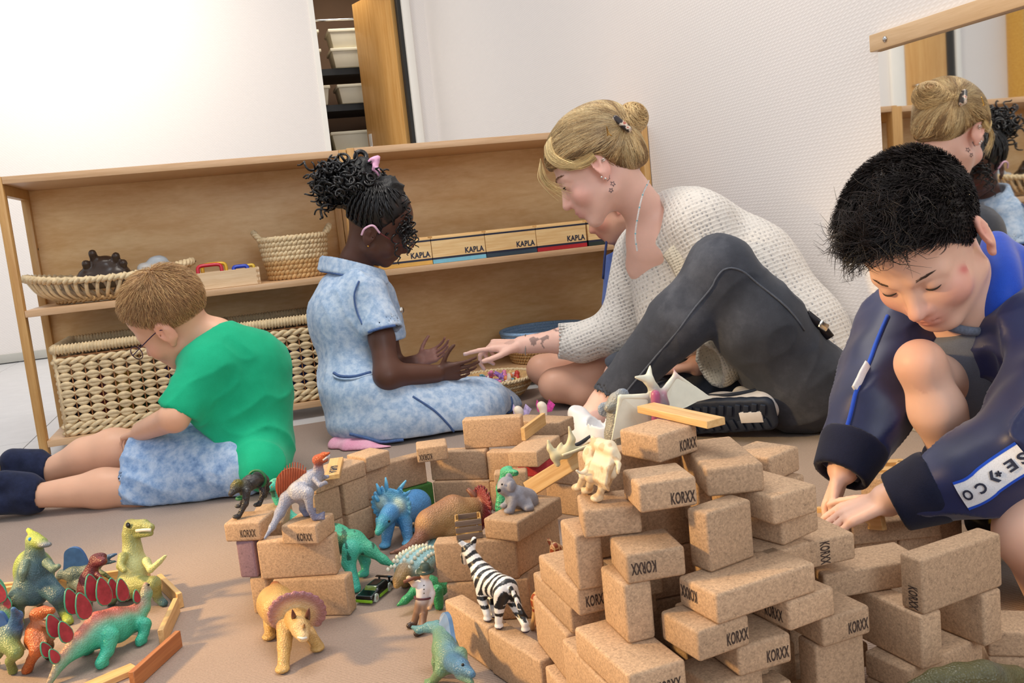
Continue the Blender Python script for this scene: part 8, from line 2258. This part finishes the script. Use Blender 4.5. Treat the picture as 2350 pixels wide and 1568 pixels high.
def magnet_box():
    x0, x1, y0, y1, z = -0.130, 0.058, 2.885, 2.985, 0.4195
    r = empty('wooden_box', ((x0 + x1) / 2, (y0 + y1) / 2, z)); tag(r, 'small open pale wooden box with magnet shapes on the middle shelf', 'box')
    w, d, h, t = x1 - x0, y1 - y0, 0.050, 0.006; m = wood('pale maple', (228, 202, 166), (210, 178, 138), 'X', 8)
    for nm, c, dd in (('front', (0, -d / 2 + t / 2, h / 2), (w - 2 * t, t, h)), ('back', (0, d / 2 - t / 2, h / 2), (w - 2 * t, t, h)), ('side', (-w / 2 + t / 2, 0, h / 2), (t, d, h)), ('side', (w / 2 - t / 2, 0, h / 2), (t, d, h)), ('bottom', (0, 0, t / 2), (w - 2 * t, d - 2 * t, t))):
        obj(nm, box_mesh(nm, np.array(dd) - 0.0003, 0.0006, 1), m, r, c)
    for x in (-1, 1):
        for k in range(3): obj('finger_joint', box_mesh('finger_joint', (0.010, 0.0008, 0.007)), wood('joint end grain', (196, 160, 118), (178, 140, 98), 'Z', 20), r, (x * (w / 2 - 0.005), -d / 2 - 0.0001, 0.008 + 0.016 * k))
    def ring(nm, label, rgb, c, wx, hz, rot, tt=0.006):
        o = obj(nm, MB().tube(oval(0, 0, 0, wx, hz, 40, 0, 5), tt, 8, True, 1.0).mesh(nm, True), plain(f'plastic {rgb}', rgb, 0.25, nscale=20), None, c, rot); return tag(o, label, 'magnet shape', 'magnet shapes in the box')
    ring('magnet_shape', 'red square magnet frame standing in the wooden box', (196, 36, 56), (-0.083, 2.925, 0.468), 0.034, 0.022, (math.radians(84), 0, 0.05), 0.0055)
    ring('magnet_shape', 'yellow magnet frame behind the red one in the wooden box', (226, 176, 40), (-0.070, 2.945, 0.468), 0.034, 0.024, (math.radians(84), 0, 0.05), 0.005)
    ring('magnet_shape', 'blue magnet bar at the right of the wooden box', (44, 72, 190), (0.005, 2.93, 0.4625), 0.020, 0.014, (math.radians(80), 0, 0.0), 0.006)
    ring('magnet_shape', 'small yellow magnet bar at the right of the wooden box', (222, 184, 60), (0.034, 2.945, 0.4625), 0.010, 0.014, (math.radians(80), 0, 0.1), 0.005)
magnet_box()
def small_basket():
    c = (0.175, 3.02, 0.4195); r = empty('small_basket', c); tag(r, 'small round plaited basket with two ears on the middle shelf', 'basket')
    n = 9
    for k in range(n):
        t = k / (n - 1); rad = 0.082 + 0.018 * t
        obj('plait', rope(oval(0, 0, 0.009 + 0.0145 * k, rad, rad * 0.85, 110), 0.0088, 0.026).mesh('plait', True), M_wick2 if k < 4 else M_wick, r)
    obj('bottom', MB().lathe([(0.0001, 0.002), (0.080, 0.002), (0.080, 0.008), (0.0001, 0.008)], (0, 0, 0), 30, None, 1, 0.85).mesh('bottom'), M_wick2, r)
    obj('wall', MB().lathe([(0.078, 0.004), (0.097, 0.128), (0.092, 0.128), (0.073, 0.008)], (0, 0, 0), 40, None, 1, 0.85).mesh('wall', True), M_wickdark, r)
    for s in (-1, 1):
        pts = spline([(s * 0.100, -0.03, 0.128), (s * 0.112, -0.02, 0.145), (s * 0.116, 0.0, 0.152), (s * 0.112, 0.02, 0.145), (s * 0.100, 0.03, 0.128)], 6)
        obj('handle', rope(pts, 0.008, 0.024, False).mesh('handle', True), M_wick, r)
small_basket()
def big_basket(x0, x1, label, seed=0):
    y0, y1, z0 = 2.885, 3.175, 0.0475; h = 0.262; w, d = x1 - x0, y1 - y0
    r = empty('storage_basket', (x0, y0, z0)); tag(r, label, 'basket', 'woven storage baskets on the bottom shelf')
    def loop(z, g=0.0): return np.concatenate([np.stack([np.linspace(-g, w + g, 60, endpoint=False), np.full(60, -g), np.full(60, z)], 1), np.stack([np.full(40, w + g), np.linspace(-g, d + g, 40, endpoint=False), np.full(40, z)], 1),
                                               np.stack([np.linspace(w + g, -g, 60, endpoint=False), np.full(60, d + g), np.full(60, z)], 1), np.stack([np.full(40, -g), np.linspace(d + g, -g, 40, endpoint=False), np.full(40, z)], 1)])
    # wrapped rim: close-set turns round the top rod
    lp = loop(h - 0.012); rim = MB()
    rim.tube(lp, 0.0125, 8, True)
    ro = obj('rim', rim.mesh('rim', True), M_wick, r)
    s = np.concatenate([[0], np.cumsum(np.linalg.norm(np.diff(lp, axis=0), axis=1))]); tot = s[-1]; wr = MB(); m = int(tot / 0.009)
    for k in range(m):
        p = np.array([np.interp((k + 0.5) / m * tot, s, lp[:, i]) for i in range(3)]); q = np.array([np.interp(((k + 0.5) / m * tot + 0.002) % tot, s, lp[:, i]) for i in range(3)]); tn = nrm(q - p + 1e-9); e1 = nrm(np.cross(tn, Z3))
        wr.tube([p + 0.0132 * (math.cos(a) * e1 + math.sin(a) * Z3 * 1.0) + tn * 0.0016 * math.sin(a) for a in np.linspace(0, 2 * math.pi, 9, endpoint=False)], 0.0030, 4, True)
    wo = obj('rim_wrapping', wr.mesh('rim_wrapping', True), M_wick, r); wo['kind'] = 'stuff'
    ph = 0.0362
    for (ax, n0) in (('f', int(round(w / ph))), ('b', int(round(w / ph))), ('l', int(round(d / ph))), ('r', int(round(d / ph)))):
        ln = w if ax in 'fb' else d; p = ln / n0
        def at(u, z, o=0.0):
            return {'f': (u, -o, z), 'b': (u, d + o, z), 'l': (-o, u, z), 'r': (w + o, u, z)}[ax]
        if ax in 'fl':
            for k in range(n0 + 1): obj('stake', MB().tube([at(k * p, 0.0), at(k * p, h - 0.01)], 0.0022, 6).mesh('stake', True), M_wire, r)
        u = np.linspace(0, ln, n0 * 8 + 1)
        for row in range(7 if ax in 'fl' else 5):
            z = 0.048 + 0.0245 * row if ax in 'fl' else 0.05 + 0.034 * row
            lens = np.abs(np.sin(math.pi * (u / p + (0.5 * 0))))
            for sg in (-1, 1):
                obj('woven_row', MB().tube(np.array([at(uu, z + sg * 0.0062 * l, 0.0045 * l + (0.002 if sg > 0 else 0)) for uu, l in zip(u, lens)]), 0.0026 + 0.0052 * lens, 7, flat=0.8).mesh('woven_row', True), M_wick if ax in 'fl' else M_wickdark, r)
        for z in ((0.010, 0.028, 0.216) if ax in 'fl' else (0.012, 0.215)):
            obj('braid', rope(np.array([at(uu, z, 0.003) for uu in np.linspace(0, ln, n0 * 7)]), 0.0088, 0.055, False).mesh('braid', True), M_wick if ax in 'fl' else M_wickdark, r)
        obj('rod', MB().tube([at(0, 0.228, 0.002), at(ln, 0.228, 0.002)], 0.0024, 6).mesh('rod', True), M_wire, r)
    obj('bottom', MB().box2((0.002, 0.002, 0.001), (w - 0.002, d - 0.002, 0.006)).mesh('bottom'), M_wickdark, r)
    for x in (0, w):
        for y in (0, d): obj('corner_rod', MB().tube([(x, y, 0.0), (x, y, h - 0.01)], 0.0055, 7).mesh('corner_rod', True), M_wick, r)
    rg = np.random.default_rng(seed)
    nm = {0: 'dark navy', 1: 'dark red', 2: 'ochre yellow', 3: 'dark green', 4: 'violet', 5: 'blue'}
    pal = [(30, 34, 60), (120, 26, 34), (200, 160, 40), (40, 84, 50), (76, 56, 140), (40, 70, 160)]
    for i in range(6):
        j = (i + seed) % 6; bx = 0.04 + (w - 0.10) * i / 5.0
        o = obj('toy_brick', box_mesh('toy_brick', (0.045, 0.06, 0.13 + 0.03 * rg.random()), 0.006), plain(f'basket toy {pal[j]}', pal[j], 0.4, nscale=20), None, (x0 + bx, y0 + 0.060, z0 + 0.0875), (0, 0, 0))
        tag(o, f'{nm[j]} toy piece inside the {"left" if seed == 0 else "right"} woven basket', 'toy', 'toys inside the baskets')
big_basket(-0.532, -0.125, 'large woven storage basket at the left of the bottom shelf', 0)
big_basket(-0.075, 0.255, 'large woven storage basket behind the boy in green and the girl', 1)
# ---- lettered wooden boxes
M_pinebox = wood('striped pine box', (246, 216, 160), (226, 182, 120), 'X', 9.0, 0.45, 16, 0.04)
M_bluestripe = plain('navy strip', (28, 34, 58), 0.5, nscale=30)
TK = text_mesh('KAPLA', 0.062, 0.018, 0.035, spacing=1.05)
bx = [0.412, 0.5835, 0.7585, 0.9295, 1.1030, 1.1110]
for i, (xa, xb, rgb, cn) in enumerate(((0.412, 0.5825, (214, 168, 84), 'ochre'), (0.5845, 0.7570, (122, 190, 216), 'light blue'), (0.7590, 0.9280, (46, 66, 82), 'dark blue'), (0.9300, 1.1015, (176, 34, 44), 'red'), (1.1080, 1.2780, (34, 48, 44), 'dark green'))):
    w = xb - xa; r = empty('lettered_box', ((xa + xb) / 2, 2.880, 0.4194)); tag(r, f'pine box with dark lettering and a {cn} base strip on the middle shelf', 'box', 'row of lettered pine boxes')
    obj('base_strip', MB().box2((-w / 2, 0.0, 0.0003), (w / 2, 0.16, 0.0125)).mesh('base_strip'), plain(f'{cn} card', rgb, 0.5, nscale=20), r)
    obj('lower_line', MB().box2((-w / 2, 0.0002, 0.0126), (w / 2, 0.1598, 0.0185)).mesh('lower_line'), M_bluestripe, r)
    obj('front', MB().box2((-w / 2, 0.0, 0.0186), (w / 2, 0.16, 0.0710)).mesh('front', bevel=0.0005, seg=1), M_pinebox, r)
    obj('upper_line', MB().box2((-w / 2, 0.0002, 0.0711), (w / 2, 0.1598, 0.0765)).mesh('upper_line'), M_bluestripe, r)
    obj('lid', MB().box2((-w / 2, 0.0, 0.0766), (w / 2, 0.16, 0.0805)).box2((-w / 2 + 0.006, 0.006, 0.0806), (w / 2 - 0.006, 0.154, 0.0855)).mesh('lid'), M_pinebox, r)
    t = obj('lettering', TK, M_inkblue, r); t.matrix_local = Matrix.Translation((w / 2 - 0.036, -0.0001, 0.0320)) @ Matrix(((1, 0, 0), (0, 0, -1), (0, 1, 0))).to_4x4()
# ---- shallow woven bowl of tiny toys
def bowl():
    c = np.array([0.690, 2.715, 0.0]); r = empty('woven_bowl', c); tag(r, 'shallow woven bowl full of tiny colourful toys beside the girl', 'bowl')
    obj('shell', MB().lathe([(0.0001, 0.001), (0.070, 0.001), (0.105, 0.026), (0.128, 0.062), (0.122, 0.063), (0.098, 0.030), (0.066, 0.008), (0.0001, 0.007)], (0, 0, 0), 44).mesh('shell', True), M_wick2, r)
    for k in range(7):
        t = k / 6; obj('coil', rope(oval(0, 0, 0.006 + 0.057 * t, 0.080 + 0.050 * t ** 0.8, 0.080 + 0.050 * t ** 0.8, 120), 0.0058, 0.022).mesh('coil', True), M_wick2 if k % 2 else M_wick, r)
    rg = np.random.default_rng(3)
    pal = [((226, 130, 176), 'pink'), ((110, 176, 196), 'turquoise'), ((198, 60, 50), 'red'), ((232, 196, 130), 'cream'), ((226, 140, 90), 'orange'), ((150, 110, 190), 'violet'), ((110, 160, 90), 'green'), ((236, 226, 214), 'white')]
    meshes = []
    for v in range(4):
        S = Sdf(0.004); S.cap((0, 0, 0.008), (0, 0, 0.020), 0.0075, 0.0065); S.ell((0, 0, 0.028), (0.0075, 0.0075, 0.008))
        for a in (0.5, 2.6): S.cap((0, 0, 0.018), (0.013 * math.cos(a), 0.013 * math.sin(a) * (1 if v % 2 else -1), 0.016 + 0.006 * v / 3), 0.0035, 0.003)
        for a in (-1, 1): S.cap((0, 0, 0.008), (a * 0.006, 0.002 * v, 0.0), 0.004, 0.0038)
        if v % 2: S.ell((0.004, 0, 0.037), (0.003, 0.003, 0.006)); S.ell((-0.004, 0, 0.037), (0.003, 0.003, 0.006))
        meshes.append(S.mesh('tiny_toy', 0.0022))
    for i in range(46):
        rr = 0.100 * math.sqrt(rg.random()); a = rg.random() * 6.28; col, cn = pal[i % len(pal)]
        me = meshes[i % 4].copy(); me.materials.clear()
        o = obj('tiny_toy', me, plain(f'tiny toy {cn}', col, 0.4, nscale=60, namt=0.15), None, (c[0] + rr * math.cos(a), c[1] + rr * math.sin(a), 0.030 + 0.020 * (1 - rr / 0.1) + 0.012 * rg.random()), (rg.normal(0, .9), rg.normal(0, .9), rg.random() * 6))
        tag(o, f'tiny {cn} toy figure heaped in the woven bowl', 'toy figure', 'tiny toys in the bowl')
bowl()
def blue_basket():
    c = np.array([0.975, 3.02, 0.0475]); r = empty('rope_basket', c); tag(r, 'round woven basket with a light blue rope rim on the bottom shelf', 'basket')
    obj('wall', MB().lathe([(0.0001, 0.001), (0.12, 0.001), (0.142, 0.075), (0.136, 0.075), (0.114, 0.006), (0.0001, 0.006)], (0, 0, 0), 44).mesh('wall', True), M_wickdark, r)
    for k in range(6): obj('coil', rope(oval(0, 0, 0.006 + 0.011 * k, 0.122 + 0.0035 * k, 0.122 + 0.0035 * k, 130), 0.0058, 0.022).mesh('coil', True), M_wick2, r)
    for k in range(4): obj('rope_rim', MB().tube(oval(0, 0, 0.074 + 0.010 * k, 0.144 + 0.003 * k, 0.144 + 0.003 * k, 90), 0.0068, 8, True).mesh('rope_rim', True), plain('light blue rope', (142, 178, 214), 0.8, nscale=200, namt=0.2, bstr=0.5), r)
blue_basket()
